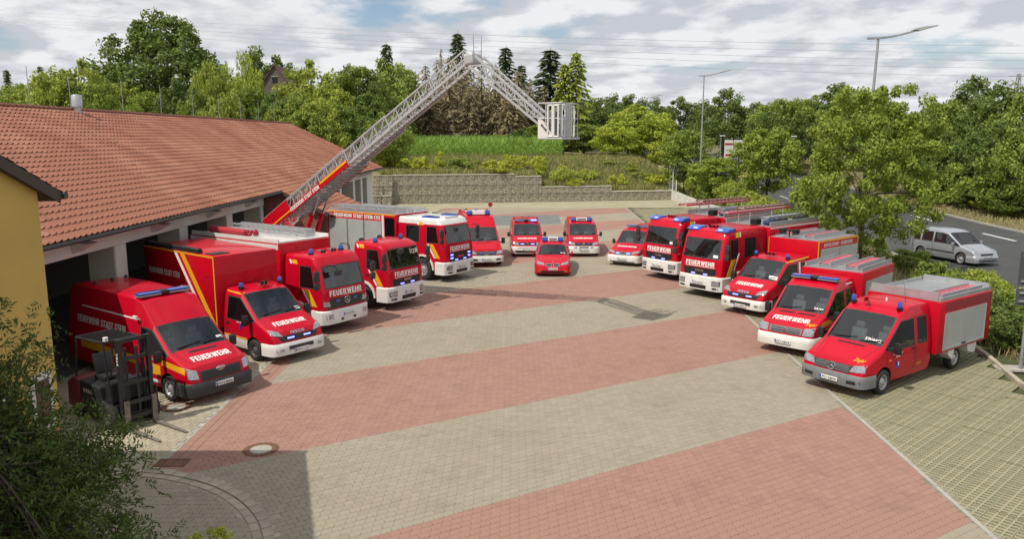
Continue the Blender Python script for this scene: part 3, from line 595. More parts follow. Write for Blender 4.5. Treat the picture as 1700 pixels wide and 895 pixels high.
hw = tv[:, :1] * np.array([-1, 0, 0]) + tv[:, 1:2] * np.array(hs) + tv[:, 2:] * np.array(hn); hm = npmesh('roof_tile', hw, tf, ['rooftile_dark'])
for r_ in range(18):
    for c_ in range(6): O('roof_tile', hm, hroof, tuple(Vector((-8.02 - c_ * .302, HE, zE)) + hs * (r_ * .343 - .05)))
mb = MB(); mb.bar((-7.88, HE, zE - .08), (-7.88, HR, zR - .09), .03, .18); hpart(mb, 'verge_board', ['soffit'])
mb = MB(); mb.lathe([(.0, 0), (.07, 0), (.07, 10.2), (0, 10.2)], (-18.02, HE + .07, zE - .04), 'x', 10); hpart(mb, 'gutter', ['gutter'])
for y0, y1, z0, z1 in ((12.05, 12.62, 1.95, 2.95), (10.2, 11.4, 1.95, 2.95)):
    mb = MB(); mb.box(-8.018, -7.96, y0 + .2, y1 + .2, z0, z1); w_ = hpart(mb, 'window', ['plasterwhite']); mb = MB(); mb.box(-7.958, -7.945, y0 + .3, y1 + .1, z0 + .1, z1 - .1); gpart(mb, 'pane', ['darkglass'], w_).matrix_parent_inverse = Matrix.Identity(4)
# ================================================================ GABION WALL
mat('gabionstone', (.36, .325, .25), .95, island=.3, var=.25, vscale=2, bump=.6, bscale=30)
mat('gabioncap', (.50, .47, .38), .95, var=.15, vscale=2)
gab = thing('gabion_wall', 'stepped grey stone gabion retaining wall behind the yard', 'wall', (-12.5, 81, 0))
def gabion_mesh(w, h):
    n, m_ = int(w * 8), int(h * 8); v = []; f = []
    xs_ = np.linspace(0, w, n + 1); zs_ = np.linspace(0, h, m_ + 1)
    mbg = MB(); mbg.box(.01, w - .01, .05, .95, .01, h - .01)
    for j in range(m_):
        for i_ in range(n):
            x = xs_[i_] + random.uniform(.2, .8) * w / n; z = zs_[j] + random.uniform(.2, .8) * h / m_; r = random.uniform(.055, .085); y_ = .04 + random.uniform(-.03, .03)
            x = min(max(x, r), w - r); z = min(max(z, r), h - r)
            pts = [(x + r * math.cos(t) * random.uniform(.8, 1.25), y_, z + r * math.sin(t) * random.uniform(.7, 1.1)) for t in np.linspace(0, 2 * math.pi, 5, endpoint=False)]
            mbg.add(pts + [(x, y_ - .055, z)], [(t, (t + 1) % 5, 5) for t in range(5)])
    mbg.box(.0, w, -.02, .1, h - .04, h - .002, 1)
    return mbg.mesh('gabion_basket', ['gabionstone', 'gabioncap'], fixn=False)
gms = [gabion_mesh(1.0, 1.0) for _ in range(3)]; gms6 = [gabion_mesh(1.0, .6) for _ in range(2)]
wa = math.atan(.19); k = 0; step = math.cos(wa)
for k in range(31):
    x = -12.5 + k * step
    hs_ = [1, 1, 1] if x < 2.5 else ([1, .6] if x < 10.5 else [1])
    if -.5 < x < 2.5: hs_ = [1, 1, .75]
    z = 0
    for h in hs_:
        me = random.choice(gms if h > .7 else gms6); o = O('gabion_basket', me, gab, (k * step, k * step * .19 + z * .12, z), wa)
        if h == .75: o.scale = (1, 1, .75)
        z += h
        mb = MB()
    mb = MB(); mb.box(0, 1.0, .02, .97, 0, .035); mb.obj('cap', ['gabioncap'], gab, loc=(k * step, k * step * .19 + (z - 1) * .12, z)).rotation_euler[2] = wa
for (x_, y_, z_) in ((-1.0, -.9, 0), (-1.0, -.6, 1), (-.98, -.2, 2), (-1.95, -1.9, 0), (-.95, -1.8, 0), (-1.95, -.8, 1), (-1.95, -.2, 2)):      # stepped end by the garage
    O('gabion_basket', gms[0], gab, (x_, y_, z_))
# pale low wall, hedge side, and fence posts
wl = thing('low_wall', 'pale low concrete wall curving down beside the hedge', 'wall', (17.9, 88, 0))
pts = [(17.9, 88.5, 1.15), (18.2, 84, .95), (18.5, 79, .75), (18.8, 74, .6), (19.6, 70, .5), (20.6, 66.5, .4)]
mb = MB()
for (x0, y0, h0), (x1, y1, h1) in zip(pts, pts[1:]):
    n = Vector((y1 - y0, x0 - x1, 0)).normalized() * .12; P4 = [Vector((x0, y0, 0)), Vector((x1, y1, 0))]
    v = [P4[0] - n, P4[0] + n, P4[1] + n, P4[1] - n]; v = [Vector((p.x - 17.9, p.y - 88, -.1)) for p in v] + [Vector((p.x - 17.9, p.y - 88, h)) for p, h in zip(v, (h0, h0, h1, h1))]
    mb.add(v, [(3, 2, 1, 0), (4, 5, 6, 7), (0, 1, 5, 4), (1, 2, 6, 5), (2, 3, 7, 6), (3, 0, 4, 7)])
mb.obj('wall_body', ['concretewhite'], wl)
fe = thing('mesh_fence', 'short wire mesh fence with white posts on the low wall', 'fence', (17.9, 88, 1.1))
for k in range(3):
    mb = MB(); mb.tube((k * .05, -k * 1.6, -1.1), (k * .05, -k * 1.6, (2.9, 2.3, 1.2)[k]), .05, .05, 8); mb.obj('post', ['plasterwhite'], fe)
mb = MB()
for k in range(24): mb.bar((k * .1 / 24, -k * 3.2 / 24, -.2), (k * .1 / 24, -k * 3.2 / 24, 1.0), .012, .012)
for k in range(5): mb.bar((0, 0, -.1 + k * .25), (.1, -3.2, -.1 + k * .25), .012, .012)
mb.obj('wire_panel', ['galv'], fe)
# ================================================================ VEHICLE KIT  (local x forward, y left, origin under the front bumper)
SLOTS = [bpy.data.materials.new('slot%d' % k) for k in range(24)]
def loft(rings, matf, caps=(0, 0)):
    n = len(rings[0]); mb = MB()
    for r_ in rings: mb.v += [tuple(p) for p in r_]
    for i in range(len(rings) - 1):
        for j in range(n):
            mb.f.append((i * n + j, i * n + (j + 1) % n, (i + 1) * n + (j + 1) % n, (i + 1) * n + j)); mb.m.append(matf(i, j))
    mb.f.append(tuple(range(n - 1, -1, -1))); mb.m.append(caps[0]); o = (len(rings) - 1) * n
    mb.f.append(tuple(range(o, o + n))); mb.m.append(caps[1]); return mb
def carve(mb, arches, bev, seg=2):
    """bevel + wheel arches; returns bmesh; material slots: 0 body 1 black 2 second colour, 8.. window groups"""
    me = mb.mesh('tmp', SLOTS); o = bpy.data.objects.new('tmp', me); COL.objects.link(o); tmp = [o]
    if bev:
        b = o.modifiers.new('b', 'BEVEL'); b.width = bev; b.segments = seg; b.limit_method = 'ANGLE'; b.angle_limit = R(24); b.material = -1; b.use_clamp_overlap = True
    if arches:
        cb = MB()
        for (x, z, r, y0, y1) in arches:
            n = 20; cb.prism([(x + r * math.cos(2 * math.pi * k / n), z + r * math.sin(2 * math.pi * k / n)) for k in range(n)], y0, y1, 1)
        cm = cb.mesh('cut', SLOTS); co = bpy.data.objects.new('cut', cm); COL.objects.link(co); tmp.append(co)
        m = o.modifiers.new('c', 'BOOLEAN'); m.operation = 'DIFFERENCE'; m.object = co; m.solver = 'EXACT'; m.material_mode = 'INDEX'
    dg = bpy.context.evaluated_depsgraph_get(); dg.update(); ev = o.evaluated_get(dg); me2 = bpy.data.meshes.new_from_object(ev)
    bm = bmesh.new(); bm.from_mesh(me2); bpy.data.meshes.remove(me2)
    for t in tmp: d_ = t.data; bpy.data.objects.remove(t); bpy.data.meshes.remove(d_)
    return bm
WIN = {}
class Veh:
    def __init__(s, name, label, cat, x, y, deg, group='vehicles parked in the yard', z=0):
        s.e = thing(name, label, cat, (x, y, z), R(deg), group); s.tree = None; s.polys = []
    def part(s, mb, name, mats, par=None, **k): return mb.obj(name, mats, par or s.e, **k)
    def solid(s, mb): s.polys.append((list(mb.v), list(mb.f))); s.tree = None
    def body(s, mb, arches, paint='red', paint2='white', bev=.03, names=None, inset=.045, framemat=1):
        bm = carve(mb, arches, bev); s.polys.append(([tuple(v.co) for v in bm.verts], [tuple(v.index for v in f.verts) for f in bm.faces]))
        groups = {}
        for f in bm.faces:
            if f.material_index >= 8: groups.setdefault(f.material_index, []).append(f)
        outs = []
        for g, fs in sorted(groups.items()):
            r_ = bmesh.ops.inset_region(bm, faces=fs, thickness=inset, depth=0, use_even_offset=True, use_boundary=True)
            for f in r_['faces']: f.material_index = framemat
            gm = MB(); idx = {}
            for f in fs:
                for v in f.verts:
                    if v not in idx: idx[v] = len(gm.v); gm.v.append(tuple(v.co - v.normal * .004))
                gm.f.append(tuple(idx[v] for v in f.verts)); gm.m.append(0)
            outs.append((g, gm)); bmesh.ops.delete(bm, geom=fs, context='FACES')
        me = bpy.data.meshes.new('body'); bm.to_mesh(me); bm.free()
        for q in (paint, 'plastic', paint2, 'greyplastic'): me.materials.append(M[q])
        me.polygons.foreach_set('use_smooth', [True] * len(me.polygons)); me.set_sharp_from_angle(angle=R(35))
        s.bodyobj = O('body', me, s.e)
        for g, gm in outs:
            nm = (names or {}).get(g, ('side_window', 'darkglass')); gm.obj(nm[0], [nm[1]], s.e, fixn=False, smooth=60)
        s.tree = None
    def bvh(s):
        if s.tree is None:
            V_ = []; F = []
            for v, f in s.polys: o = len(V_); V_ += v; F += [tuple(i + o for i in q) for q in f]
            s.tree = BVHTree.FromPolygons(V_, F)
        return s.tree
    def hit(s, d, a, b, off):
        if d == 'F': o, r_ = Vector((4, a, b)), Vector((-1, 0, 0))
        elif d == 'L': o, r_ = Vector((a, 4, b)), Vector((0, -1, 0))
        elif d == 'R': o, r_ = Vector((a, -4, b)), Vector((0, 1, 0))
        else: o, r_ = Vector((a, b, 8)), Vector((0, 0, -1))
        h = s.bvh().ray_cast(o, r_)
        if h[0] is None: return None
        n = h[1] if h[1].dot(r_) < 0 else -h[1]
        return h[0] + n * off
    def patch(s, name, d, q, m, off=.008, n=(5, 3), par=None, smooth=50):
        """conforming panel: q = 4 corners in the view's plane"""
        G = {}; mb = MB(); nu, nv = n
        for j in range(nv + 1):
            for i in range(nu + 1):
                u, v = i / nu, j / nv
                p = [(q[0][k] * (1 - u) + q[1][k] * u) * (1 - v) + (q[3][k] * (1 - u) + q[2][k] * u) * v for k in (0, 1)]
                G[i, j] = (s.hit(d, p[0], p[1], off), s.hit(d, p[0], p[1], -.012))
        if d == 'F':
            xm = max([g_[0].x for g_ in G.values() if g_[0] is not None] or [0])
            for k_ in G:
                if G[k_][0] is not None and G[k_][0].x < xm - .42: G[k_] = (None, None)
        ok = lambda *k: all(G[t][0] is not None for t in k)
        idx = {}
        def vid(k, layer):
            if (k, layer) not in idx: idx[k, layer] = len(mb.v); mb.v.append(tuple(G[k][layer]))
            return idx[k, layer]
        for j in range(nv):
            for i in range(nu):
                k = [(i, j), (i + 1, j), (i + 1, j + 1), (i, j + 1)]
                if ok(*k):
                    mb.f.append(tuple(vid(t, 0) for t in k)); mb.m.append(0)
        if off > .006:
            br = [(i, 0) for i in range(nu)] + [(nu, j) for j in range(nv)] + [(i, nv) for i in range(nu, 0, -1)] + [(0, j) for j in range(nv, 0, -1)]
            for a, b in zip(br, br[1:] + br[:1]):
                if ok(a, b): mb.f.append((vid(a, 0), vid(b, 0), vid(b, 1), vid(a, 1))); mb.m.append(0)
        if not mb.f: return None
        return mb.obj(name, [m], par or s.e, smooth=smooth, fixn=True)
    def text(s, t, d, c, w, h, m='lettering', off=.012, bold=.02, slant=(0, 0), name='lettering', par=None, ital=0):
        """c = centre in the view's plane; slant = shift of b across the width / of a up the height"""
        v, f = textmesh(t, bold); mb = MB(); ok = []
        for a, b in v:
            a2, b2 = a * w + ital * b * h + slant[1] * b, b * h + slant[0] * a
            p = {'F': (c[0] + a2, c[1] + b2), 'L': (c[0] - a2, c[1] + b2), 'R': (c[0] + a2, c[1] + b2), 'T': (c[0] - b2, c[1] + a2)}[d]
            r_ = s.hit(d, p[0], p[1], off); ok.append(r_ is not None); mb.v.append(tuple(r_ or (0, 0, 0)))
        for q in f:
            if all(ok[i] for i in q): mb.f.append(q); mb.m.append(0)
        return mb.obj(name, [m], par or s.e, fixn=False)
def ring6(w0, z0, w1, z1, w2, z2, w3, z3, w4, z4, w5, z5, x, xs=None):
    """xs: x shift of the upper points"""
    h = [(w0, z0), (w1, z1), (w2, z2), (w3, z3), (w4, z4), (w5, z5)]
    return [(x, w, z) for w, z in h] + [(x, -w, z) for w, z in reversed(h)]
def van_rings(W, sill, front, cowl, wtop, roof, wt=.88, wr=.80, belt=None, zwt=None, z1=.62, rear=(), zside=None):
    """front/rear: (x, ztop, widthfactor); cowl likewise; wtop (x,z); roof: list of (x, zroof)"""
    h = W / 2; out = []; cz = cowl[1]; belt = belt or cz - .12
    def low(x, zt, wf):
        zz = sill + (.0 if x > -.3 else 0); zm = min(z1, zz + (zt - zz) * .55); b2 = max(zt - .12, zm + .02); b3 = max(zt - .05, b2 + .015)
        return ring6(h * wf * .955, zz, h * wf, zm, h * wf * .985, b2, h * wf * .95, b3, h * wf * .86, max(zt - .012, b3 + .01), h * wf * .43, zt, x)
    for x, zt, wf in front: out.append(low(x, zt, wf))
    c_ = cowl; out.append(low(*c_))
    zw = zwt or wtop[1] - .06
    def cab(x, zt, first=False):
        z3 = min(zw, zt - .10)
        return ring6(h * .955, sill, h, z1, h * .985, belt, h * wt, z3, h * wr, zt - .03, h * wr * .5, zt, x)
    out.append(cab(wtop[0], wtop[1]))
    for x, z in roof: out.append(cab(x, z))
    for x, zt, wf in rear: out.append(low(x, zt, wf))
    return out
# ---- shared small parts
def wheel_mesh(r, w, rimr, dark=False, key={}):
    k = (r, w, rimr, dark)
    if k in key: return key[k]
    mb = MB(); mb.lathe([(rimr, -w / 2 + .02), (rimr + .02, -w / 2), (r - .04, -w / 2), (r - .01, -w / 2 + .025), (r, -w / 2 + .05), (r, w / 2 - .05), (r - .01, w / 2 - .025), (r - .04, w / 2), (rimr + .02, w / 2), (rimr, w / 2 - .02)], axis='y', n=28)
    tyre = mb.mesh('wheel', ['rubber'], 40)
    mb = MB(); mb.lathe([(rimr + .003, w / 2 - .018), (rimr - .025, w / 2 - .02), (rimr - .05, w / 2 - .07), (rimr * .55, w / 2 - .06), (rimr * .38, w / 2 - .02), (rimr * .2, w / 2 - .01), (0, w / 2 - .01)], axis='y', n=24)
    mb.lathe([(rimr + .003, -w / 2 + .018), (0, -w / 2 + .03)], axis='y', n=16)
    for q in range(8):
        a = 2 * math.pi * q / 8; rr = rimr * .70; mb.lathe([(0, w / 2 - .052), (rimr * .10, w / 2 - .052), (rimr * .10, w / 2 - .06)], (rr * math.cos(a), 0, rr * math.sin(a)), 'y', 6, 1)
    rim = mb.mesh('rim', ['rimdark' if dark else 'rim', 'ink'], 40); key[k] = (tyre, rim); return key[k]
def wheels(v, xs, half, r=.345, w=.22, rimr=.21, dark=False):
    t, rm = wheel_mesh(r, w, rimr, dark)
    for x in xs:
        for sgn in (1, -1):
            o = O('wheel', t, v.e, (x, sgn * (half - w / 2), r), 0 if sgn > 0 else math.pi); O('rim', rm, o)
def plate(v, z, txt, y=0, x=None, off=.02):
    p = v.hit('F', y, z, off); x0 = p.x if x is None else x
    mb = MB(); mb.box(x0, x0 + .012, y - .26, y + .26, z - .055, z + .055, 0).box(x0 + .0121, x0 + .014, y - .258, y - .215, z - .052, z + .052, 1)
    o = v.part(mb, 'license_plate', ['platewhite', 'plateblue'])
    tv_, tf_ = textmesh(txt, .02); mb = MB(); mb.v = [(x0 + .0155, y + .02 + a * .42, z + b * .07) for a, b in tv_]; mb.f = tf_; mb.m = [0] * len(tf_); mb.obj('plate_number', ['ink'], o, fixn=False)
def beacon(v, x, y, z, r=.085, h=.2, lit=False):
    r *= .9; h *= .85
    mb = MB(); mb.lathe([(0, 0), (r * 1.15, 0), (r * 1.15, .05), (r, .05), (r * .97, h * .8), (r * .75, h), (0, h)], (x, y, z), n=16, m=0)
    mb.lathe([(0, -.02), (r * 1.2, -.02), (r * 1.2, .05), (r, .052)], (x, y, z), n=16, m=1)
    v.part(mb, 'blue_light', ['bluelit' if lit else 'bluelens', 'black'], smooth=40)
def lightbar(v, x, z, w, mid='platewhite', txt=None, d=.28, h=.13, y=0):
    mb = MB(); e = w * .5
    mb.prism([(x - d / 2, z + .03), (x + d / 2, z + .03), (x + d * .42, z + h), (x - d * .42, z + h)], y - e + .30, y + e - .30, 0)
    o = v.part(mb, 'light_bar', [mid], bev=.01)
    for sg in (1, -1):
        mb = MB(); a, b = sorted((y + sg * (e - .299), y + sg * e)); mb.prism([(x - d / 2, z + .03), (x + d / 2, z + .03), (x + d * .40, z + h), (x - d * .40, z + h)], a, b, 0); mb.obj('blue_lens', ['bluelens'], o, bev=.02, smooth=40)
    mb = MB(); mb.box(x - d * .45, x + d * .45, y - e, y + e, z + .005, z + .029); mb.obj('bar_base', ['black'], o)
    if txt:
        tv_, tf_ = textmesh(txt, .02); mb = MB(); mb.v = [(x + d / 2 - (.08 * d) * (b + .5) + .006, y + a * (w - .72), z + .03 + (h - .03) * (.5 + b * .7)) for a, b in tv_]; mb.f = tf_; mb.m = [0] * len(tf_); mb.obj('lettering', ['ink'], o, fixn=False)
def longbar(v, x, z, w, d=.30, h=.12):
    mb = MB(); mb.box(x - d / 2, x + d / 2, -.12, .12, z + .02, z + h); o = v.part(mb, 'light_bar', ['black'], bev=.02)
    for sg in (1, -1):
        a, b = sorted((sg * .121, sg * w / 2)); mb = MB(); mb.box(x - d / 2, x + d / 2, a, b, z + .05, z + h); mb.obj('blue_lens', ['bluelens'], o, bev=.025, smooth=40)
        mb = MB(); mb.box(x - d / 2 + .01, x + d / 2 - .01, a, b, z + .02, z + .049); mb.obj('bar_base', ['alu'], o)
def mirror(v, x, y, z, sc=1., col='black', arm=True):
    sg = 1 if y > 0 else -1; mb = MB(); mb.box(x - .06 * sc, x + .06 * sc, y - .09 * sc, y + .09 * sc, z - .15 * sc, z + .15 * sc); o = v.part(mb, 'mirror', [col], bev=.025, smooth=40)
    mb = MB(); mb.box(x - .065 * sc - .004, x - .06 * sc - .001, y - .07 * sc, y + .07 * sc, z - .13 * sc, z + .13 * sc); mb.obj('mirror_glass', ['chrome'], o)
    if arm: mb = MB(); mb.bar((x, y - sg * .05, z - .05 * sc), (x - .05, y - sg * .28 * sc, z - .14 * sc), .05, .05); mb.obj('mirror_arm', ['black'], o)
def truck_mirror(v, x, y, z):
    sg = 1 if y > 0 else -1; mb = MB(); mb.path([(x - .05, y - sg * .22, z + .42), (x + .12, y, z + .40), (x + .12, y, z - .32), (x - .05, y - sg * .22, z - .34)], .018, 6); o = v.part(mb, 'mirror', ['black'])
    for a, b in ((-.02, .36), (-.30, -.05)):
        mb = MB(); mb.box(x + .06, x + .17, y - .11, y + .11, z + a, z + b); mb.obj('mirror_head', ['plastic'], o, bev=.03, smooth=40)
def band(plan, z0, z1, th=.04, lip=0):
    """bumper strip that wraps round plan points (x,y); thickness outward"""
    mb = MB(); n = len(plan); P = [Vector((x, y, 0)) for x, y in plan]; out = []
    for k in range(n):
        d_ = (P[min(k + 1, n - 1)] - P[max(k - 1, 0)]).normalized(); nn_ = Vector((d_.y, -d_.x, 0))
        if nn_.x < 0 and abs(nn_.y) < .9: nn_ = -nn_
        if abs(nn_.y) >= .9 and nn_.y * P[k].y < 0: nn_ = -nn_
        out.append(P[k] + nn_ * th)
    rows = [(P, z0 + .02), (out, z0), (out, z0 + (z1 - z0) * .5), (out, z1 - .05), (P, z1)]
    for q, (row, z) in enumerate(rows):
        for k, p in enumerate(row):
            bulge = .03 if q == 2 else 0; mb.v.append((p.x + bulge * (1 if abs(p.y) < .85 * abs(P[0].y) else 0), p.y, z))
    for q in range(4):
        for k in range(n - 1): mb.f.append((q * n + k, q * n + k + 1, (q + 1) * n + k + 1, (q + 1) * n + k)); mb.m.append(0)
    for k in range(n - 1): mb.f.append((k, 4 * n + k, 4 * n + k + 1, k + 1)); mb.m.append(0)
    for k in (0, n - 1): mb.f.append(tuple(q * n + k for q in range(5))); mb.m.append(0)
    return mb
def vanplan(W, xb=-.52, wf=.985, r=0.): h = W / 2 * wf; L_ = [(xb, h * 1.012), (-.36, h * 1.0), (-.17, h * .972), (-.055, h * .925), (.006, h * .82), (.022, h * .5), (.028, h * .2)]; return L_ + [(x, -y) for x, y in reversed(L_)]
def seats(v, x, z, ys=(.42, -.42), cloth='seatcloth', jackets=()):
    for k, y in enumerate(ys):
        mb = MB(); mb.box(x - .25, x + .25, y - .24, y + .24, z - .12, z); mb.prism([(x - .22, z - .02), (x - .10, z), (x - .24, z + .58), (x - .34, z + .56)], y - .23, y + .23); mb.box(x - .35, x - .26, y - .13, y + .13, z + .58, z + .78)
        v.part(mb, 'seat', [jackets[k] if k < len(jackets) and jackets[k] else cloth], bev=.03, smooth=40)
def wheel_steer(v, x, y, z):
    mb = MB(); n = 18; pts = [Vector((x + .10 * math.cos(2 * math.pi * k / n), y + .19 * math.sin(2 * math.pi * k / n), z + .16 * math.cos(2 * math.pi * k / n))) for k in range(n + 1)]; mb.path(pts, .016, 5); mb.tube((x, y, z), (x + .3, y, z - .22), .025, .025, 6); v.part(mb, 'steering_wheel', ['black'])
def wipers(v, x, pts, d='T'):
    for a, b in pts:
        p = v.hit('T', a[0], a[1], .025); q = v.hit('T', b[0], b[1], .02)
        if p and q: mb = MB(); mb.bar(p, q, .025, .02); v.part(mb, 'wiper', ['black'])
def ladder(v, p0, p1, w, nr=12, h=.09, mat_='alu', rung=None, name='ladder', side=None):
    p0 = Vector(p0); p1 = Vector(p1); d = (p1 - p0).normalized(); s_ = Vector(side) if side else Vector((0, 1, 0)); mb = MB()
    for sg in (-1, 1): mb.bar(p0 + s_ * sg * w / 2, p1 + s_ * sg * w / 2, .035, h)
    o = v.part(mb, name, [mat_])
    mb = MB(); L_ = (p1 - p0).length
    for k in range(nr): c = p0 + d * (L_ * (k + .5) / nr); mb.tube(c - s_ * w / 2, c + s_ * w / 2, .018, .018, 6)
    mb.obj('rungs', [rung or mat_], o); return o
def star(v, x, y, z, r, d='F', tilt=0):
    mb = MB(); n = 20; T = lambda a, rr: Vector((x - math.sin(tilt) * rr * math.sin(a), y + rr * math.cos(a), z + math.cos(tilt) * rr * math.sin(a)))
    mb.path([T(2 * math.pi * k / n, r) for k in range(n + 1)], r * .10, 5)
    for k in range(3): mb.tube(T(0, 0), T(math.pi / 2 + 2 * math.pi * k / 3, r), r * .16, r * .06, 5)
    v.part(mb, 'emblem', ['chrome'])
def roundel(v, x, y, z, r, kind):
    mb = MB(); mb.lathe([(0, .012), (r * .86, .012), (r, .006), (r, 0)], (x, y, z), 'x', 20); o = v.part(mb, 'emblem', ['chrome'])
    if kind == 'V':
        mb = MB()
        for a, b in (((-.45, .75), (-.12, .1)), ((-.12, .1), (0, .35)), ((0, .35), (.12, .1)), ((.12, .1), (.45, .75)), ((-.75, .3), (-.32, -.65)), ((-.32, -.65), (0, .0)), ((0, 0), (.32, -.65)), ((.32, -.65), (.75, .3))):
            mb.bar((x + .015, y + a[0] * r, z + a[1] * r), (x + .015, y + b[0] * r, z + b[1] * r), .006, r * .16, up=(1, 0, 0))
        mb.obj('monogram', ['ink'], o)
    elif kind == 'B':
        mb = MB()
        for q in range(4):
            pts = [(0, 0)] + [(r * .62 * math.cos(math.pi / 2 * (q + t / 4)), r * .62 * math.sin(math.pi / 2 * (q + t / 4))) for t in range(5)]
            mb.add([(x + .014, y + a, z + b) for a, b in pts], [tuple(range(6))], q % 2)
        mb.obj('quarters', ['plateblue', 'platewhite'], o)
    elif kind == 'O':
        pass
def seam(v, d, pts, w=.012):
    for a, b in zip(pts, pts[1:]):
        dx, dz = b[0] - a[0], b[1] - a[1]; L_ = math.hypot(dx, dz); nx, nz = -dz / L_ * w / 2, dx / L_ * w / 2
        v.patch('door_gap', d, [(a[0] + nx, a[1] + nz), (b[0] + nx, b[1] + nz), (b[0] - nx, b[1] - nz), (a[0] - nx, a[1] - nz)], 'ink', .003, (max(3, int(L_ / .12)), 1))
def handle(v, d, x, z, col='black'): v.patch('door_handle', d, [(x - .09, z - .02), (x + .09, z - .02), (x + .09, z + .02), (x - .09, z + .02)], col, .03, (2, 1))
def windscreen_group(): return ('windscreen', 'glass')
# ---- truck cab: horizontal rings stacked in z
def cab_rings(W, L, levels):
    """levels: (z, front x, width factor, rear inset)"""
    out = []; h = W / 2
    for z, fx, wf, cr_ in levels:
        w = h * wf; half = [(fx, w * .42), (fx - .015, w * .84), (fx - .07, w * .955), (fx - .22, w), (-.32 + min(fx, 0) * .8 - .05, w), (-1.18, w), (-1.32, w), (-L, w)]
        if L > 2.2: half[7:] = [(-1.62, w), (-2.5, w), (-L, w)]
        else: half[7:] = [(-L, w)]
        out.append([(x, y, z) for x, y in half] + [(x, -y, z) for x, y in reversed(half)])
    return out
def truck(v, W=2.26, L=1.95, bumper='white', wheel_xs=(-1.3,), r=.48, roofz=2.95, tracks=None, top='red', winz=(1.72, 2.56), arch=.60, seatz=1.55, archx=None, bz=.98):
    v.winz = winz
    zb, zt = winz
    lv = [(.50, -.02, .985, 0), (.95, 0, 1, 0), (1.30, .0, 1, 0), (zb - .05, -.03, 1, 0), (zb, -.04, .998, 0), (zt, -.24, .965, 0), (zt + .08, -.28, .955, 0), (roofz - .08, -.42, .93, 0), (roofz, -.62, .86, 0)]
    rings = cab_rings(W, L, lv); n = len(rings[0]); hn_ = n // 2; long = L > 2.2
    def mf(i, j):
        if i == 4:
            if j in (0, n - 1, n - 2): return 8
            if j == 4: return 9
            if j == n - 2 - 4: return 10
            if long and j == 7: return 11
            if long and j == n - 2 - 7: return 12
        if top != 'red' and i >= 6: return 2
        return 0
    mb = loft(rings, mf, (1, 2 if top != 'red' else 0))
    ax = archx if archx is not None else wheel_xs[0]
    ar = [(ax, r + .02, arch, W / 2 - .42, W / 2 + .3), (ax, r + .02, arch, -W / 2 - .3, -W / 2 + .42)]
    v.body(mb, ar, 'red', 'white' if top != 'red' else 'red', bev=.035, names={8: ('windscreen', 'glass'), 9: ('door_window', 'darkglass'), 10: ('door_window', 'darkglass'), 11: ('crew_window', 'darkglass'), 12: ('crew_window', 'darkglass')}, inset=.035)
    h = W / 2
    pl = [(-.62, h + .0), (-.30, h + .0), (-.10, h * .97), (.0, h * .84), (.03, h * .4), (.03, -h * .4), (.0, -h * .84), (-.10, -h * .97), (-.30, -h), (-.62, -h)]
    mb = band(pl, .36, bz, .05); o = v.part(mb, 'bumper', [bumper], smooth=35); v.solid(mb)
    mb = MB(); mb.box(-.7, -.1, -h + .06, h - .06, .42, 1.0); v.part(mb, 'bumper_core', ['black'])
    seats(v, -1.25, seatz - .25, (.6, -.6)); wheel_steer(v, -.62, .6, seatz + .12)
    mb = MB(); mb.prism([(-.16, zb - .4), (-.16, zb - .06), (-.30, zb + .02), (-.55, zb - .08), (-.55, zb - .4)], -h + .1, h - .1); v.part(mb, 'dashboard', ['interior'])
    mb = MB(); mb.box(-L + .05, -.12, -h + .08, h - .08, .98, 1.02); v.part(mb, 'cab_floor', ['interior'])
    wheels(v, wheel_xs, h + .03, r, .29, r * .56)
    # fenders
    for sg in (1, -1):
        mb = MB(); n_ = 12; pts = []
        for k in range(n_ + 1):
            a = math.pi * (k / n_); pts.append((ax + (arch - .02) * math.cos(a), r + .02 + (arch - .02) * math.sin(a), ax + (arch + .07) * math.cos(a), r + .02 + (arch + .07) * math.sin(a)))
        y0 = sg * (h - .12); y1 = sg * (h + .055)
        for k in range(n_):
            (a, b, c_, d_), (a2, b2, c2, d2) = pts[k], pts[k + 1]
            mb.add([(a, y1, b), (c_, y1, d_), (c2, y1, d2), (a2, y1, b2), (a, y0, b), (c_, y0, d_), (c2, y0, d2), (a2, y0, b2)], [(0, 1, 2, 3), (0, 3, 7, 4), (1, 5, 6, 2), (4, 7, 6, 5)])
        v.part(mb, 'wheel_arch', [bumper], smooth=35)
        s_ = 'L' if sg > 0 else 'R'
        handle(v, s_, -1.12, 1.42)
        seam(v, s_, [(-.33, 1.05), (-.33, zb - .08)]); seam(v, s_, [(-1.26, 1.1), (-1.26, zt)])
    return v
def equipment_box(v, x0, x1, W, z0, z1, paint='redpanel', frame='redpanel', topm='aluwhite', shut=None, names='equipment_body', shutm='shutter', sz=(.75, None), kick=.0):
    """box body from x0 (front) back to x1 with roller shutters on both sides"""
    h = W / 2; mb = MB(); mb.box(x1, x0, -h, h, z0, z1); o = v.part(mb, names, [paint], bev=.03, smooth=40); v.solid(mb)
    mb = MB(); mb.box(x1 + .05, x0 - .05, -h + .05, h - .05, z1 + .001, z1 + .015); v.part(mb, 'roof_deck', [topm])
    for (a, b, za, zb) in (shut or []):
        for sg, s_ in ((1, 'L'), (-1, 'R')):
            mb = MB(); y0, y1 = sorted((sg * (h + .004), sg * (h + .016))); mb.box(b, a, y0, y1, za, zb); q = v.part(mb, 'roller_shutter', [shutm])
            mb = MB(); y0, y1 = sorted((sg * (h + .005), sg * (h + .03)))
            mb.box(b - .03, b, y0, y1, za, zb).box(a, a + .03, y0, y1, za, zb); mb.box(b + .04, a - .04, y0, y1, za + .02, za + .06); mb.obj('shutter_rail', ['alu'], q)
    return o
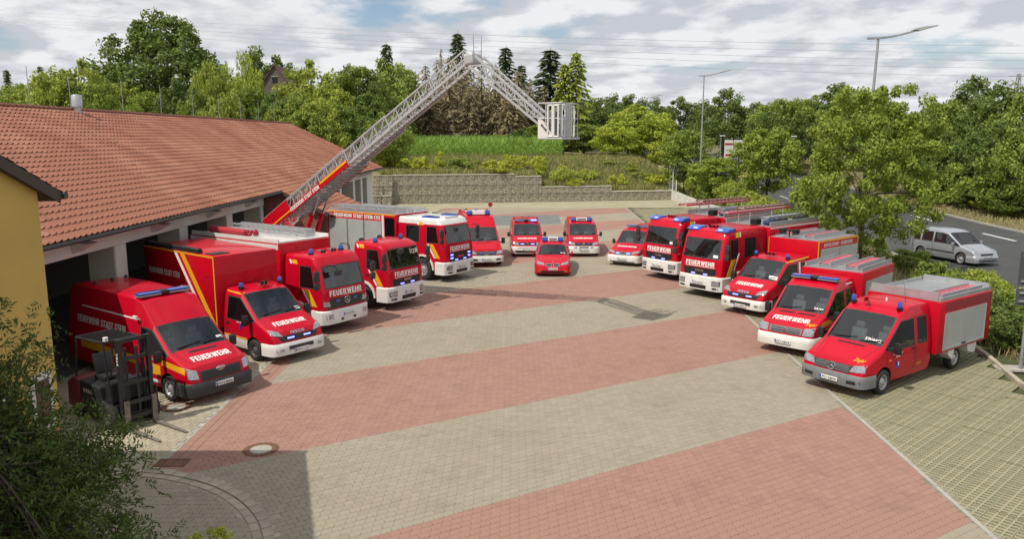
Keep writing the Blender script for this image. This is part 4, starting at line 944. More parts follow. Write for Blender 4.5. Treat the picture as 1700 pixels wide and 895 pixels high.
def diag(v, side, x, z0, z1, dx, w, m, nm='stripe', off=.009):
    v.patch(nm, side, [(x, z0), (x + w, z0), (x + w + dx, z1), (x + dx, z1)], m, off, (2, 6))
# ================================================================ VEHICLES
def van(v, W, sill, front, cowl, wtop, roof, doors=(1,), crew=(), rearwin=(), low2=False, paint='red', paint2='white', wx=(-.95, -4.2), r=.345, wr_=.21, archr=.41, wt=.88, wrf=.80, belt=None, zwt=None, z1=.62, rear=(), glass='darkglass', rdark=False, dash=True, bev=.03, hw=None, w=.22, backglass=False, seatx=None):
    rings = van_rings(W, sill, front, cowl, wtop, roof, wt, wrf, belt, zwt, z1, rear); nf = len(front); names = {8: ('windscreen', 'glass')}
    wmap = {}; g = 9
    for k in ((0,) + tuple(doors),): pass
    wmap.update({(nf + k, 2): 9 for k in (0,) + tuple(doors)}); wmap.update({(nf + k, 8): 10 for k in (0,) + tuple(doors)}); names[9] = names[10] = ('door_window', 'glass' if glass == 'glass' else glass)
    g = 11
    for k in crew:
        wmap[(nf + k, 2)] = g; wmap[(nf + k, 8)] = g + 1; names[g] = names[g + 1] = ('side_window', glass); g += 2
    if backglass is not False:
        for j in (4, 5, 6): wmap[(nf + backglass, j)] = g
        names[g] = ('rear_window', 'darkglass')
    def mf(i, j):
        if i == nf and j in (4, 5, 6): return 8
        if (i, j) in wmap: return wmap[i, j]
        if low2 and j in (0, 10, 11): return 2
        return 0
    mb = loft(rings, mf, (0, 0)); h = W / 2; hw = hw or h - .01
    ar = []
    for x in wx: ar += [(x, r + .02, archr, h - .33, h + .3), (x, r + .02, archr, -h - .3, -h + .33)]
    v.body(mb, ar, paint, paint2, bev=bev, names=names, inset=.04); wheels(v, wx, hw, r, w, wr_, rdark)
    sx_ = seatx or wtop[0] + .05; cz = cowl[1]
    seats(v, sx_, cz - .42, (.40, -.40)); wheel_steer(v, cowl[0] - .30, .40, cz + .02)
    mb = MB(); mb.prism([(cowl[0] - .04, cz - .4), (cowl[0] - .05, cz - .08), (cowl[0] - .18, cz - .02), (cowl[0] - .42, cz - .10), (cowl[0] - .42, cz - .4)], -h * .84, h * .84); v.part(mb, 'dashboard', ['interior'])
    mb = MB(); mb.box(wtop[0] - .9, cowl[0], -h * .85, h * .85, sill + .1, sill + .14); mb.box(wtop[0] - .95, wtop[0] - .9, -h * .85, h * .85, sill + .1, cz + .1); v.part(mb, 'cab_floor', ['interior'])
    for sg in (1, -1):
        seam(v, 'T', [(-.14, sg * h * .62), (cowl[0] + .04, sg * h * .80)], .014)
        sd_n = 'L' if sg > 0 else 'R'
        if paint == 'red': seam(v, sd_n, [(cowl[0] - .02, sill + .12), (cowl[0] - .12, cz - .14)], .014); seam(v, sd_n, [(wtop[0] - .72, sill + .12), (wtop[0] - .72, cz - .14)], .014)
    return v
def head(v, q, m='lamp', off=.015, n=(5, 3)):
    """headlight given for the left side in front view; mirrored"""
    for sg in (1, -1): v.patch('headlight', 'F', [(sg * a, b) for a, b in q], m, off, n)
def sideseams(v, d, xs, z0, z1):
    for x in xs: seam(v, d, [(x, z0), (x, z1)])
# ---------------- L1: tall panel van, black bumper
v = Veh('panel_van', 'tall red panel van with black bumper, nearest the ochre house', 'van', -7.71, 19.74, -36.1); V1 = v
van(v, 1.98, .30, [(0, .62, .80), (-.05, .82, .90), (-.17, 1.02, .945)], (-.98, 1.30, .97), (-1.72, 1.92), [(-2.32, 2.50), (-2.75, 2.57), (-4.5, 2.60), (-6.2, 2.58), (-6.4, 2.45)], doors=(1,), wx=(-.95, -4.65), belt=1.14, zwt=1.84)
mb = band(vanplan(1.98), .26, .62, .035); v.part(mb, 'bumper', ['plastic'], smooth=40); v.solid(mb)
head(v, [(.66, .70), (.90, .74), (.905, 1.0), (.68, .92)], off=.02)
v.patch('grille', 'F', [(-.58, .64), (.58, .64), (.60, .88), (-.60, .88)], 'plastic', .02, (6, 2))
for k in range(3): v.patch('grille_bar', 'F', [(-.54, .68 + k * .07), (.54, .68 + k * .07), (.54, .70 + k * .07), (-.54, .70 + k * .07)], 'black', .035, (6, 1))
p = v.hit('F', 0, .86, .03); mb = MB(); mb.lathe([(0, .02), (.10, .015), (.115, 0)], (p.x, 0, .86), 'x', 18); o = v.part(mb, 'emblem', ['chrome']); o.scale = (1, 1.3, .55); o.location = (0, 0, .86 * .45)
plate(v, .50, 'FÜ·S 8066'); v.text('FEUERWEHR', 'T', (-.47, 0), 1.12, .22, bold=.03)
v.patch('bonnet_vent', 'T', [(-.86, -.42), (-.86, .42), (-.78, .40), (-.78, -.40)], 'ink', .006, (2, 6)); sideseams(v, 'R', (-1.0, -2.30), .4, 1.12); seam(v, 'R', [(-1.0, .4), (-2.30, .4)])
longbar(v, -2.62, 2.56, 1.5)
v.text('FEUERWEHR STADT STEIN', 'R', (-4.45, 1.62), 2.75, .20, bold=.015); v.patch('side_line', 'R', [(-5.6, 1.98), (-2.35, 1.98), (-2.35, 2.02), (-5.6, 2.02)], 'lettering', .007, (12, 1))
v.patch('stripe', 'R', [(-.20, .84), (-1.22, .95), (-1.22, 1.10), (-.24, 1.0)], 'yellow', .008, (8, 2)); v.patch('stripe', 'R', [(-1.30, .64), (-1.75, .66), (-1.9, .92), (-1.30, .92)], 'yellow', .008, (4, 2)); v.patch('stripe', 'R', [(-5.6, .78), (-2.5, .78), (-2.5, 1.0), (-5.6, 1.0)], 'yellow', .008, (12, 2))
v.text('STADT STEIN', 'R', (-1.62, 1.05), .48, .05, bold=.02); v.patch('crest', 'R', [(-1.78, .70), (-1.64, .70), (-1.64, .90), (-1.78, .90)], 'plateblue', .012, (1, 1)); v.patch('side_line', 'R', [(-1.4, .42), (-2.3, .42), (-2.3, .50), (-1.4, .50)], 'lettering', .008, (4, 1)); handle(v, 'R', -2.18, .98)
mirror(v, -1.12, -1.12, 1.22, 1.0); mirror(v, -1.12, 1.12, 1.22, 1.0); wipers(v, 0, [((-1.03, .15), (-1.10, .75)), ((-1.03, -.6), (-1.10, .1))])
mb = MB(); mb.box(-2.5, -2.32, -.99, -.93, 2.05, 2.12); v.part(mb, 'side_marker', ['platewhite']); v.patch('windscreen_sticker', 'T', [(-1.08, .62), (-1.08, .78), (-1.16, .77), (-1.16, .61)], 'platewhite', .01, (1, 1))
for y in (-.5, .1, .6): mb = MB(); mb.lathe([(0, 0), (.05, 0), (.05, .06), (.02, .1), (0, .1)], (-5.6 - y * .3, y, 2.585), n=10); v.part(mb, 'roof_vent', ['black'])
# ---------------- L2: cab with box body, white lower half
v = Veh('box_truck', 'red box van with black awning roll and two blue roof beacons', 'truck', -6.64, 23.41, -38.7); V2 = v
DAILY = dict(front=[(0, .60, .80), (-.05, .80, .90), (-.16, 1.0, .945)], cowl=(-.95, 1.34, .97), wtop=(-1.72, 2.04))
van(v, 2.02, .30, DAILY['front'], DAILY['cowl'], DAILY['wtop'], [(-2.05, 2.13), (-2.45, 2.16), (-2.62, 2.14)], doors=(1, 2), wx=(-1.0, -4.75), low2=True, belt=1.16, zwt=1.92, rdark=True, hw=1.0)
mb = band(vanplan(2.02), .28, .66, .035); v.part(mb, 'bumper', ['white'], smooth=40); v.solid(mb)
def daily_face(v, num):
    head(v, [(.56, .84), (.92, .92), (.90, 1.06), (.66, .99)], off=.018)
    v.patch('grille', 'F', [(-.62, .70), (.62, .70), (.72, .86), (-.72, .86)], 'black', .015, (8, 2))
    v.patch('lower_grille', 'F', [(-.45, .44), (.45, .44), (.45, .55), (-.45, .55)], 'plastic', .012, (4, 1)); v.text('IVECO', 'F', (0, .92), .50, .085, 'chrome', .015, .02)
    for y in (-.3, .3): v.patch('blue_flasher', 'F', [(y - .12, .76), (y + .12, .76), (y + .12, .80), (y - .12, .80)], 'bluelit', .03, (2, 1))
    for sg in (1, -1): v.patch('fog_lamp', 'F', [(sg * .62, .42), (sg * .86, .42), (sg * .88, .50), (sg * .62, .50)], 'lamp', .012, (2, 1))
    plate(v, .40, num); v.text('FEUERWEHR', 'T', (-.52, 0), 1.15, .20, bold=.03)
    wipers(v, 0, [((-1.0, .2), (-1.08, .8)), ((-1.0, -.6), (-1.07, .1))]); mirror(v, -1.15, 1.16, 1.30, 1.1); mirror(v, -1.15, -1.16, 1.30, 1.1)
daily_face(v, 'FÜ·S 112'); v.patch('windscreen_sticker', 'T', [(-1.02, .62), (-1.02, .80), (-1.10, .79), (-1.10, .61)], 'platewhite', .01, (1, 1))
v.patch('side_line', 'R', [(-1.35, .64), (-2.6, .64), (-2.6, .675), (-1.35, .675)], 'yellow', .008, (6, 1)); v.patch('side_line', 'R', [(-1.75, 2.0), (-2.55, 2.03), (-2.55, 2.07), (-1.80, 2.04)], 'yellow', .008, (4, 1))
sideseams(v, 'R', (-1.22, -2.48), .68, 1.15); handle(v, 'R', -2.38, 1.05); v.patch('crest', 'R', [(-1.72, .95), (-1.60, .95), (-1.60, 1.09), (-1.72, 1.09)], 'plateblue', .012, (1, 1)); v.text('STADT STEIN', 'R', (-1.7, 1.14), .35, .04)
for y in (.78, -.66): beacon(v, -2.05, y, 2.15)
mb = MB()
for y in (-.02, .12): mb.lathe([(.02, 0), (.03, .12), (.07, .32), (.075, .32)], (-2.15, y, 2.24), 'x', 10); mb.box(-2.12, -2.05, y - .02, y + .02, 2.14, 2.24)
v.part(mb, 'horn', ['chrome'])
h = 1.15; mb = MB(); mb.box(-7.3, -2.72, -h, h, .80, 3.16); bx = v.part(mb, 'box_body', ['redpanel'], bev=.02, smooth=40); v.solid(mb)
mb = MB(); mb.box(-7.2, -2.9, -.9, .9, .55, .80); v.part(mb, 'chassis', ['black'])
for (a, b, c_, d_) in ((-7.28, -2.74, 3.09, 3.14), (-2.79, -2.74, .84, 3.09)): v.patch('trim_line', 'R', [(a, c_), (b, c_), (b, d_), (a, d_)], 'yellow', .012, (1, 1))
v.patch('trim_line', 'R', [(-7.28, .84), (-2.80, .84), (-2.80, .88), (-7.28, .88)], 'yellow', .012, (1, 1))
diag(v, 'R', -3.05, .88, 3.08, -1.75, .26, 'yellow'); diag(v, 'R', -3.42, .88, 3.08, -1.75, .16, 'lettering')
v.text('FEUERWEHR STADT STEIN', 'R', (-5.95, 2.32), 2.1, .20, bold=.02)
for pts in ([(-2.86, 1.0), (-2.86, 2.45), (-3.35, 2.45), (-3.35, 1.0)], [(-4.4, .9), (-4.4, 3.05)]): seam(v, 'R', pts, .018)
mb = MB(); mb.lathe([(0, 0), (.09, 0), (.09, 3.5), (0, 3.5)], (-7.2, -1.05, 3.235), 'x', 14); v.part(mb, 'awning_roll', ['black'], smooth=40); mb = MB(); mb.box(-7.2, -3.7, -1.14, -.96, 3.161, 3.20); v.part(mb, 'awning_rail', ['plastic'])
mb = MB(); mb.box(-3.45, -3.0, -1.02, -.42, 3.161, 3.19); v.part(mb, 'roof_hatch', ['ink'])
# ---------------- truck dressing
def truck_face(v, brand, num, txtz=1.50, wide=1.5, lit=True, brandtxt=True, headz=.62):
    v.text('FEUERWEHR', 'F', (0, txtz), wide, .20, bold=.03, off=.014); v.patch('underline', 'F', [(-wide / 2, txtz - .15), (wide / 2, txtz - .15), (wide / 2, txtz - .13), (-wide / 2, txtz - .13)], 'lettering', .012, (8, 1))
    v.patch('grille', 'F', [(-.80, 1.0), (.80, 1.0), (.86, txtz - .19), (-.86, txtz - .19)], 'black', .015, (8, 2))
    for k in range(3): v.patch('grille_bar', 'F', [(-.74, 1.03 + k * .09), (.74, 1.03 + k * .09), (.74, 1.055 + k * .09), (-.74, 1.055 + k * .09)], 'plastic', .03, (8, 1))
    if brand: v.text(brand, 'F', (0, 1.20), .42, .10, 'chrome', .045, .02, name='badge')
    for y in (-.32, .32): v.patch('blue_flasher', 'F', [(y - .10, 1.03), (y + .10, 1.03), (y + .10, 1.075), (y - .10, 1.075)], 'bluelit', .045, (1, 1))
    head(v, [(.72, headz), (1.03, headz), (1.04, headz + .16), (.72, headz + .16)], off=.012, n=(4, 2))
    for sg in (1, -1): v.patch('lamp_surround', 'F', [(sg * .70, headz - .03), (sg * 1.06, headz - .03), (sg * 1.07, headz + .19), (sg * .70, headz + .19)], 'plastic', .007, (4, 2)); v.patch('fog_lamp', 'F', [(sg * .72, .44), (sg * 1.0, .44), (sg * 1.0, .52), (sg * .72, .52)], 'plastic', .012, (3, 1))
    v.patch('bumper_slot', 'F', [(-.42, .42), (.42, .42), (.42, .58), (-.42, .58)], 'black', .01, (4, 1)); plate(v, .70, num)
def truck_sides(v, vis, x0=-.30, dx=-.85, z0=1.02, z1=2.75, cols=('yellow', 'lettering')):
    zb, zt = v.winz; m_ = -.66
    for s_ in ('L', 'R'):
        for za, zc in ((z0, zb - .04), (zt + .03, zt + .17)):
            xa = x0 + m_ * (za - z0); d_ = m_ * (zc - za); diag(v, s_, xa - .26, za, zc, d_, .24, cols[0]); diag(v, s_, xa - .40, za, zc, d_, .09, cols[1])
def rungsteps(v):
    for sg in (1, -1):
        mb = MB(); y0, y1 = sorted((sg * .86, sg * 1.15)); mb.box(-.62, -.30, y0, y1, .5, .54).box(-.62, -.34, y0, y1, .8, .84); v.part(mb, 'cab_step', ['alu'])
# ---------------- L3: fire engine with white roof ladders
v = Veh('fire_engine', 'red fire engine with white roof, silver ladder and round star badge', 'fire engine', -5.98, 27.26, -34.2, 'large fire engines'); V3 = v
truck(v, 2.22, 1.95, 'white', (-1.3, -4.9), .46, 2.78, winz=(1.62, 2.42), arch=.58, bz=.86)
v.text('FEUERWEHR', 'F', (0, 1.45), 1.55, .20, bold=.03, off=.014); v.patch('underline', 'F', [(-.1, 1.33), (.78, 1.33), (.78, 1.345), (-.1, 1.345)], 'lettering', .012, (6, 1))
v.patch('grille', 'F', [(-.94, .92), (.94, .92), (.74, 1.27), (-.74, 1.27)], 'plastic', .015, (8, 2)); star(v, .05, 0, 1.15, .12)
for y in (-.42, .42): v.patch('blue_flasher', 'F', [(y - .09, 1.12), (y + .09, 1.12), (y + .09, 1.20), (y - .09, 1.20)], 'bluelens', .03, (1, 1))
head(v, [(.76, .99), (1.03, 1.02), (1.04, 1.20), (.80, 1.16)], off=.02); head(v, [(.72, .56), (1.0, .56), (1.0, .72), (.72, .72)], off=.012, n=(3, 2))
for y in (-.3, .3): v.patch('bumper_slot', 'F', [(y - .06, .45), (y + .06, .45), (y + .06, .53), (y - .06, .53)], 'black', .012, (1, 1))
plate(v, .66, 'FÜ·2266'); truck_sides(v, 'R', -.28, -.80, 1.0, 2.6); rungsteps(v)
for y in (.72, -.72): beacon(v, -.95, y, 2.78, .10, .22)
mb = MB()
for y in (-.25, -.12, .25, .38): mb.lathe([(.02, 0), (.03, .15), (.06, .30)], (-1.2, y, 2.84), 'x', 8)
v.part(mb, 'horn', ['chrome']); truck_mirror(v, -.10, -1.36, 1.98); truck_mirror(v, -.10, 1.36, 1.98)
mb = MB(); mb.path([(-.12, -.85, 2.52), (.12, -.62, 2.45), (.18, -.5, 2.25)], .02, 6); mb.box(.10, .22, -.62, -.38, 2.1, 2.28); v.part(mb, 'front_mirror', ['plastic'])
wipers(v, 0, []); equipment_box(v, -2.05, -7.4, 2.44, .62, 3.12, shut=[(-3.25, -4.2, .9, 2.65), (-5.6, -6.9, .9, 2.65)])
v.patch('crew_window', 'R', [(-2.75, 1.85), (-2.42, 1.85), (-2.42, 2.75), (-2.75, 2.75)], 'darkglass', .012, (1, 1)); v.patch('crew_window', 'L', [(-2.75, 1.85), (-2.42, 1.85), (-2.42, 2.75), (-2.75, 2.75)], 'darkglass', .012, (1, 1))
for s_ in ('L', 'R'): v.patch('roof_band', s_, [(-7.35, 2.90), (-2.1, 2.90), (-2.1, 3.08), (-7.35, 3.08)], 'white', .014, (1, 1))
v.text('FEUERWEHR STADT STEIN ✆112'.replace('✆', ' '), 'R', (-4.6, 2.78), 3.3, .15, bold=.02)
mb = MB(); mb.box(-7.3, -2.12, -1.12, 1.12, 3.14, 3.17); v.part(mb, 'roof_platform', ['white']); mb = MB()
for sg in (1, -1): mb.bar((-7.3, sg * 1.18, 3.2), (-2.1, sg * 1.18, 3.2), .05, .14)
v.part(mb, 'roof_edge', ['white'])
for yy, zz_ in ((.62, 3.28), (.62, 3.42), (.18, 3.28)): ladder(v, (-6.9, yy, zz_), (-2.5, yy, zz_), .42, 14, .08)
mb = MB(); mb.box(-2.56, -2.46, .38, .86, 3.2, 3.46); v.part(mb, 'ladder_end_plate', ['alu'])
mb = MB(); mb.lathe([(0, 0), (.13, .02), (.14, 1.0), (.12, 2.3), (0, 2.34)], (-6.9, -.62, 3.30), 'x', 12); v.part(mb, 'hose_roll', ['hose'], smooth=40)
mb = MB()
for k in range(9): mb.lathe([(.02, 0), (.08, .03), (.09, .1), (.03, .16)], (-4.5 + random.uniform(-.2, .35), -.62 + random.uniform(-.2, .2), 3.17 + random.uniform(0, .12)), 'z', 7)
v.part(mb, 'folded_hose', ['hose'], smooth=60)
mb = MB(); mb.box(-7.2, -1.9, -.5, .5, .5, .75); v.part(mb, 'chassis', ['black'])
# ---------------- L4: turntable ladder
v = Veh('ladder_truck', 'turntable ladder truck with raised articulated white ladder and rescue cage', 'ladder truck', -4.3, 31.05, -32.5, 'large fire engines'); V4 = v
truck(v, 2.24, 1.85, 'white', (-1.35, -5.6), .48, 2.72, winz=(1.66, 2.46)); truck_face(v, 'MAN', 'FÜ·S 8033', 1.46, 1.45); truck_sides(v, 'R', -.28, -.80, 1.02, 2.6); rungsteps(v)
for y in (.78, -.78): beacon(v, -.95, y, 2.71, .095, .22)
truck_mirror(v, -.10, -1.36, 2.02); truck_mirror(v, -.10, 1.36, 2.02); mb = MB(); mb.path([(-.2, -.8, 2.52), (.10, -.68, 2.56), (.2, -.6, 2.5)], .02, 6); mb.box(.12, .26, -.72, -.46, 2.32, 2.5); v.part(mb, 'front_mirror', ['plastic'], bev=.03)
p_ = v.hit('F', .62, 2.18, .015); tv_, tf_ = textmesh('112', .03); mb = MB(); pts = [v.hit('F', .56 + a * .34, 2.26 + b * .19, .015) for a, b in tv_]; mb.v = [tuple(p or (0, 0, 0)) for p in pts]; mb.f = tf_; mb.m = [0] * len(tf_); v.part(mb, 'windscreen_number', ['cream'], fixn=False)
v.patch('windscreen_sticker', 'F', [(.80, 2.18), (.95, 2.18), (.95, 2.36), (.80, 2.36)], 'cream', .012, (2, 2))
mb = MB(); mb.box(-8.6, -1.95, -1.2, 1.2, .95, 1.30); v.part(mb, 'deck', ['alu']); mb = MB(); mb.box(-8.5, -1.9, -.55, .55, .5, .94); v.part(mb, 'chassis', ['black'])
for sg, s_ in ((1, 'L'), (-1, 'R')):
    for a, b in ((-2.0, -2.9), (-3.0, -4.6), (-6.5, -8.5)): mb = MB(); y0, y1 = sorted((sg * .75, sg * 1.19)); mb.box(b, a, y0, y1, .5, .94); v.part(mb, 'locker', ['redpanel'], bev=.02)
    mb = MB(); pts = [(-2.1, sg * 1.1, 1.30), (-2.1, sg * 1.1, 1.55 + 1.0), (-2.15, sg * 1.1, 2.6), (-2.55, sg * 1.1, 2.6), (-2.6, sg * 1.1, 2.55), (-2.6, sg * 1.1, 1.3)]; mb.path(pts, .022, 6); v.part(mb, 'hand_rail', ['black'])
    mb = MB(); mb.lathe([(0, 0), (.09, .0), (.10, .12), (.04, .2), (0, .2)], (-2.0, sg * .55, 2.72), 'x', 10); v.part(mb, 'work_light', ['black'])
mb = MB(); mb.lathe([(0, 1.30), (.85, 1.30), (.85, 1.5), (.75, 1.55), (.75, 1.8), (0, 1.8)], (-6.5, 0, 0), n=24); v.part(mb, 'turntable', ['redpanel'], smooth=40)
mb = MB()
for sg in (1, -1): mb.prism([(-7.0, 1.8), (-5.9, 1.8), (-6.5, 2.7), (-7.6, 3.1), (-7.7, 2.8)], sg * .42 - .06, sg * .42 + .06)
v.part(mb, 'turret_frame', ['redpanel'], bev=.02)
for sg in (.3, -.3): mb = MB(); mb.tube((-5.9, sg, 1.85), (-5.0, sg, 3.6), .10, .10, 10, 0).tube((-5.0, sg, 3.6), (-4.6, sg, 4.35), .06, .06, 10, 1); v.part(mb, 'lift_cylinder', ['redpanel', 'chrome'], smooth=40)
mb = MB(); mb.box(-6.3, -5.4, -1.35, -.75, 1.75, 2.75); v.part(mb, 'operator_stand', ['redpanel'], bev=.12, smooth=40); mb = MB(); mb.box(-5.45, -5.385, -1.25, -.85, 1.95, 2.65).box(-6.2, -5.5, -1.362, -1.33, 1.95, 2.6); v.part(mb, 'operator_opening', ['ink'])
A0 = Vector((-7.9, .05, 2.55)); A1 = Vector((4.19, -.94, 9.40)); ud = (A1 - A0).normalized(); us = Vector((0, 0, 1)).cross(ud).normalized(); un = ud.cross(us).normalized(); LL = (A1 - A0).length
def truss(t0, t1, w, h, off, mats, name, red=False, cell=.62, ch=.07, par=None):
    a = A0 + ud * t0; b = A0 + ud * t1; mb = MB(); n = max(2, int((t1 - t0) / cell))
    for sg in (1, -1):
        e = us * sg * w / 2
        mb.bar(a + e + un * off, b + e + un * off, ch, ch * 1.3, 0, un); mb.bar(a + e + un * (off + h), b + e + un * (off + h), ch * .7, ch * .7, 0, un)
        for k in range(n + 1):
            p = a + ud * ((t1 - t0) * k / n) + e; q = p + un * h
            mb.bar(p + un * off, q + un * off, .035, .035, 0, ud)
            if k < n: mb.bar(p + un * off, p + ud * ((t1 - t0) / n) + un * (off + h), .03, .03, 0, us)
    o = v.part(mb, name, [mats], par)
    rm_ = MB(); rm_.tube(-us * w / 2, us * w / 2, .02, .02, 6); me = rm_.mesh('rung', [mats]); m_ = int((t1 - t0) / .32)
    for k in range(m_): O('rung', me, o, tuple(a + ud * ((k + .5) * .32) + un * off))
    return o
s1 = truss(.0, 6.7, 1.0, .62, .0, 'aluwhite', 'base_ladder_section')
truss(1.4, 9.4, .82, .56, .05, 'aluwhite', 'middle_ladder_section', cell=.7); truss(2.6, 12.0, .66, .50, .11, 'aluwhite', 'upper_ladder_section', cell=.66); s4 = truss(4.0, LL, .52, .44, .17, 'aluwhite', 'top_ladder_section', cell=.6)
for sg in (1, -1):           # red side boards of the base section
    mb = MB(); e = us * sg * .545; q = [A0 + e + ud * .25 - un * .06, A0 + e + ud * 2.3 - un * .06, A0 + e + ud * 2.3 + un * .60, A0 + e + ud * .25 + un * .60]; q2 = [p + us * sg * .03 for p in q]
    mb.add(q + q2, [(0, 1, 2, 3), (7, 6, 5, 4), (0, 4, 5, 1), (1, 5, 6, 2), (2, 6, 7, 3), (3, 7, 4, 0)]); mb.obj('side_plate', ['redpanel'], s1)
    mb = MB(); mb.bar(A0 + e + ud * 2.3 + un * .06 + us * sg * .012, A0 + e + ud * 6.7 + un * .06 + us * sg * .012, .04, .27, 0, un); mb.obj('name_board', ['redpanel'], s1)
    mb = MB(); mb.bar(A0 + e + ud * .3 + un * .06 + us * sg * .04, A0 + e + ud * 2.35 + un * .06 + us * sg * .04, .012, .06, 0, un); mb.obj('side_line', ['yellow'], s1); mb = MB(); mb.bar(A0 + e + ud * 4.75 + un * .13 + us * sg * .04, A0 + e + ud * 6.7 + un * .13 + us * sg * .04, .012, .09, 0, un); mb.obj('side_line', ['yellow'], s1)
tv_, tf_ = textmesh('FEUERWEHR STADT STEIN', .02)
for sg in (-1, 1):
    mb = MB(); mb.v = [tuple(A0 + us * sg * .59 + ud * (3.5 + (a if sg < 0 else -a) * 2.25) + un * (.06 + b * .17)) for a, b in tv_]; mb.f = tf_; mb.m = [0] * len(tf_); mb.obj('lettering', ['lettering'], s1, fixn=False)
mb = MB()
for k in range(18):          # stiffening plates seen from below
    p = A0 + ud * (2.0 + k * .27) - un * .08
    mb.bar(p - us * .5, p + us * .5 + ud * .1, .14, .03, 0, un)
mb.obj('underside_plates', ['galv'], s1)
mb = MB(); 
for sg in (1, -1): mb.bar(A0 + us * sg * .45 - ud * .7 + un * .0, A0 + us * sg * .45 + un * .5, .04, .04); mb.bar(A0 + us * sg * .45 - ud * .7, A0 + us * sg * .45, .04, .04)
for k in range(6): mb.bar(A0 - ud * .6 + us * (-.45 + k * .18), A0 + un * .4 + us * (-.45 + k * .18), .015, .015)
mb.obj('end_guard', ['black'], s1)
mb = MB(); mb.path([A0 + us * .2 + ud * 2.4 + un * .4, A0 + us * -.2 + ud * 4.6 + un * .42], .045, 8); mb.obj('cable_tray', ['black'], s1)
mb = MB(); mb.box(-.2, .2, -.33, .33, -.2, .18); jt = v.part(mb, 'knuckle_joint', ['aluwhite'], bev=.06); jt.location = A1 + un * .25; jt.rotation_euler = (0, R(-10), 0)
B0 = A1 + Vector((.15, 0, .30)); B1 = Vector((7.05, -.80, 7.55)); bd = (B1 - B0).normalized(); bs = Vector((0, 0, 1)).cross(bd).normalized(); bn = bd.cross(bs).normalized(); BL = (B1 - B0).length
mb = MB()
for sg in (1, -1):
    e = bs * sg * .27
    for off, t in ((0, .06), (.42, .055)): mb.bar(B0 + e - bn * off, B1 + e - bn * off * .7, t, t * 1.3, 0, bn)
    for k in range(7):
        t0, t1 = BL * k / 7, BL * (k + 1) / 7; mb.bar(B0 + e + bd * t0 - bn * (0 if k % 2 else .42 - .12 * k / 7), B0 + e + bd * t1 - bn * (.42 - .12 * k / 7 if k % 2 else 0), .04, .04, 0, bs)
        mb.bar(B0 + e + bd * t1, B0 + e + bd * t1 - bn * .36, .03, .03, 0, bs)
arm = v.part(mb, 'folding_arm', ['aluwhite'])
rm_ = MB(); rm_.tube(-bs * .27, bs * .27, .02, .02, 6); me = rm_.mesh('rung', ['aluwhite'])
for k in range(12): O('rung', me, arm, tuple(B0 + bd * (.15 + k * .3)))
# rescue cage
X0, X1, Y0, Y1, Z0, Z1 = 7.02, 7.86, -1.38, -.18, 6.83, 8.02
mb = MB(); mb.box(X0, X1 + .08, Y0 - .04, Y1 + .04, Z0, Z0 + .07); cage = v.part(mb, 'rescue_cage', ['aluwhite'], bev=.02)
mb = MB(); r_ = .02
for z in (Z1, (Z0 + Z1) / 2 + .1): mb.path([(X0, Y0, z), (X1, Y0, z), (X1, Y1, z), (X0, Y1, z), (X0, Y0, z)], r_, 6)
for x in np.linspace(X0, X1, 4):
    for y in (Y0, Y1): mb.tube((x, y, Z0), (x, y, Z1), r_, r_, 6)
for y in np.linspace(Y0, Y1, 5): mb.tube((X1, y, Z0), (X1, y, Z1), r_, r_, 6)
mb.obj('cage_rail', ['aluwhite'], cage)
mb = MB(); mb.prism([(X0, Z0 + .06), (X0 + .62, Z0 + .06), (X0 + .38, Z0 + .36), (X0 + .14, Z0 + .66), (X0, Z0 + .66)], Y0 - .03, Y0 - .005); mb.obj('side_panel', ['white'], cage)
for x0_ in (X0 + .38, X0 + .60): mb = MB(); mb.path([(x0_, Y0 - .03, Z0 + .10), (x0_ + .17, Y0 - .03, Z0 + .10), (x0_ + .17, Y0 - .03, Z1 - .08), (x0_, Y0 - .03, Z1 - .08), (x0_, Y0 - .03, Z0 + .10)], .032, 6); mb.obj('gate', ['white'], cage)
for y0_, y1_ in ((Y0 + .30, Y0 + .62),): mb = MB(); mb.box(X1 + .01, X1 + .05, y0_, y1_, Z0 + .07, Z1 - .02); mb.obj('front_panel', ['aluwhite'], cage, bev=.01)
for y0_ in (Y0 + .04, Y0 + .70): mb = MB(); mb.path([(X1 + .03, y0_, Z0 + .12), (X1 + .03, y0_ + .2, Z0 + .12), (X1 + .03, y0_ + .2, Z1 - .1), (X1 + .03, y0_, Z1 - .1), (X1 + .03, y0_, Z0 + .12)], .022, 6); mb.obj('gate', ['white'], cage)
mb = MB(); mb.box(X0 + .1, X0 + .32, -.9, -.6, Z0 + .07, Z0 + .95); mb.obj('control_panel', ['greyplastic'], cage, bev=.03)
mb = MB(); mb.tube((X0 + .3, -.4, Z0 + .8), (X0 + .55, -.4, Z0 + 1.1), .06, .04, 8); mb.obj('water_cannon', ['black'], cage, smooth=40)
tv_, tf_ = textmesh('MAGIRUS', .02); mb = MB(); ca = R(-45); mb.v = [(X0 + .28 + a * .44 * math.cos(ca) - b * .08 * math.sin(ca), Y0 - .036, Z0 + .34 + a * .44 * math.sin(ca) + b * .08 * math.cos(ca)) for a, b in tv_]; mb.f = tf_; mb.m = [0] * len(tf_); mb.obj('lettering', ['ink'], cage, fixn=False)
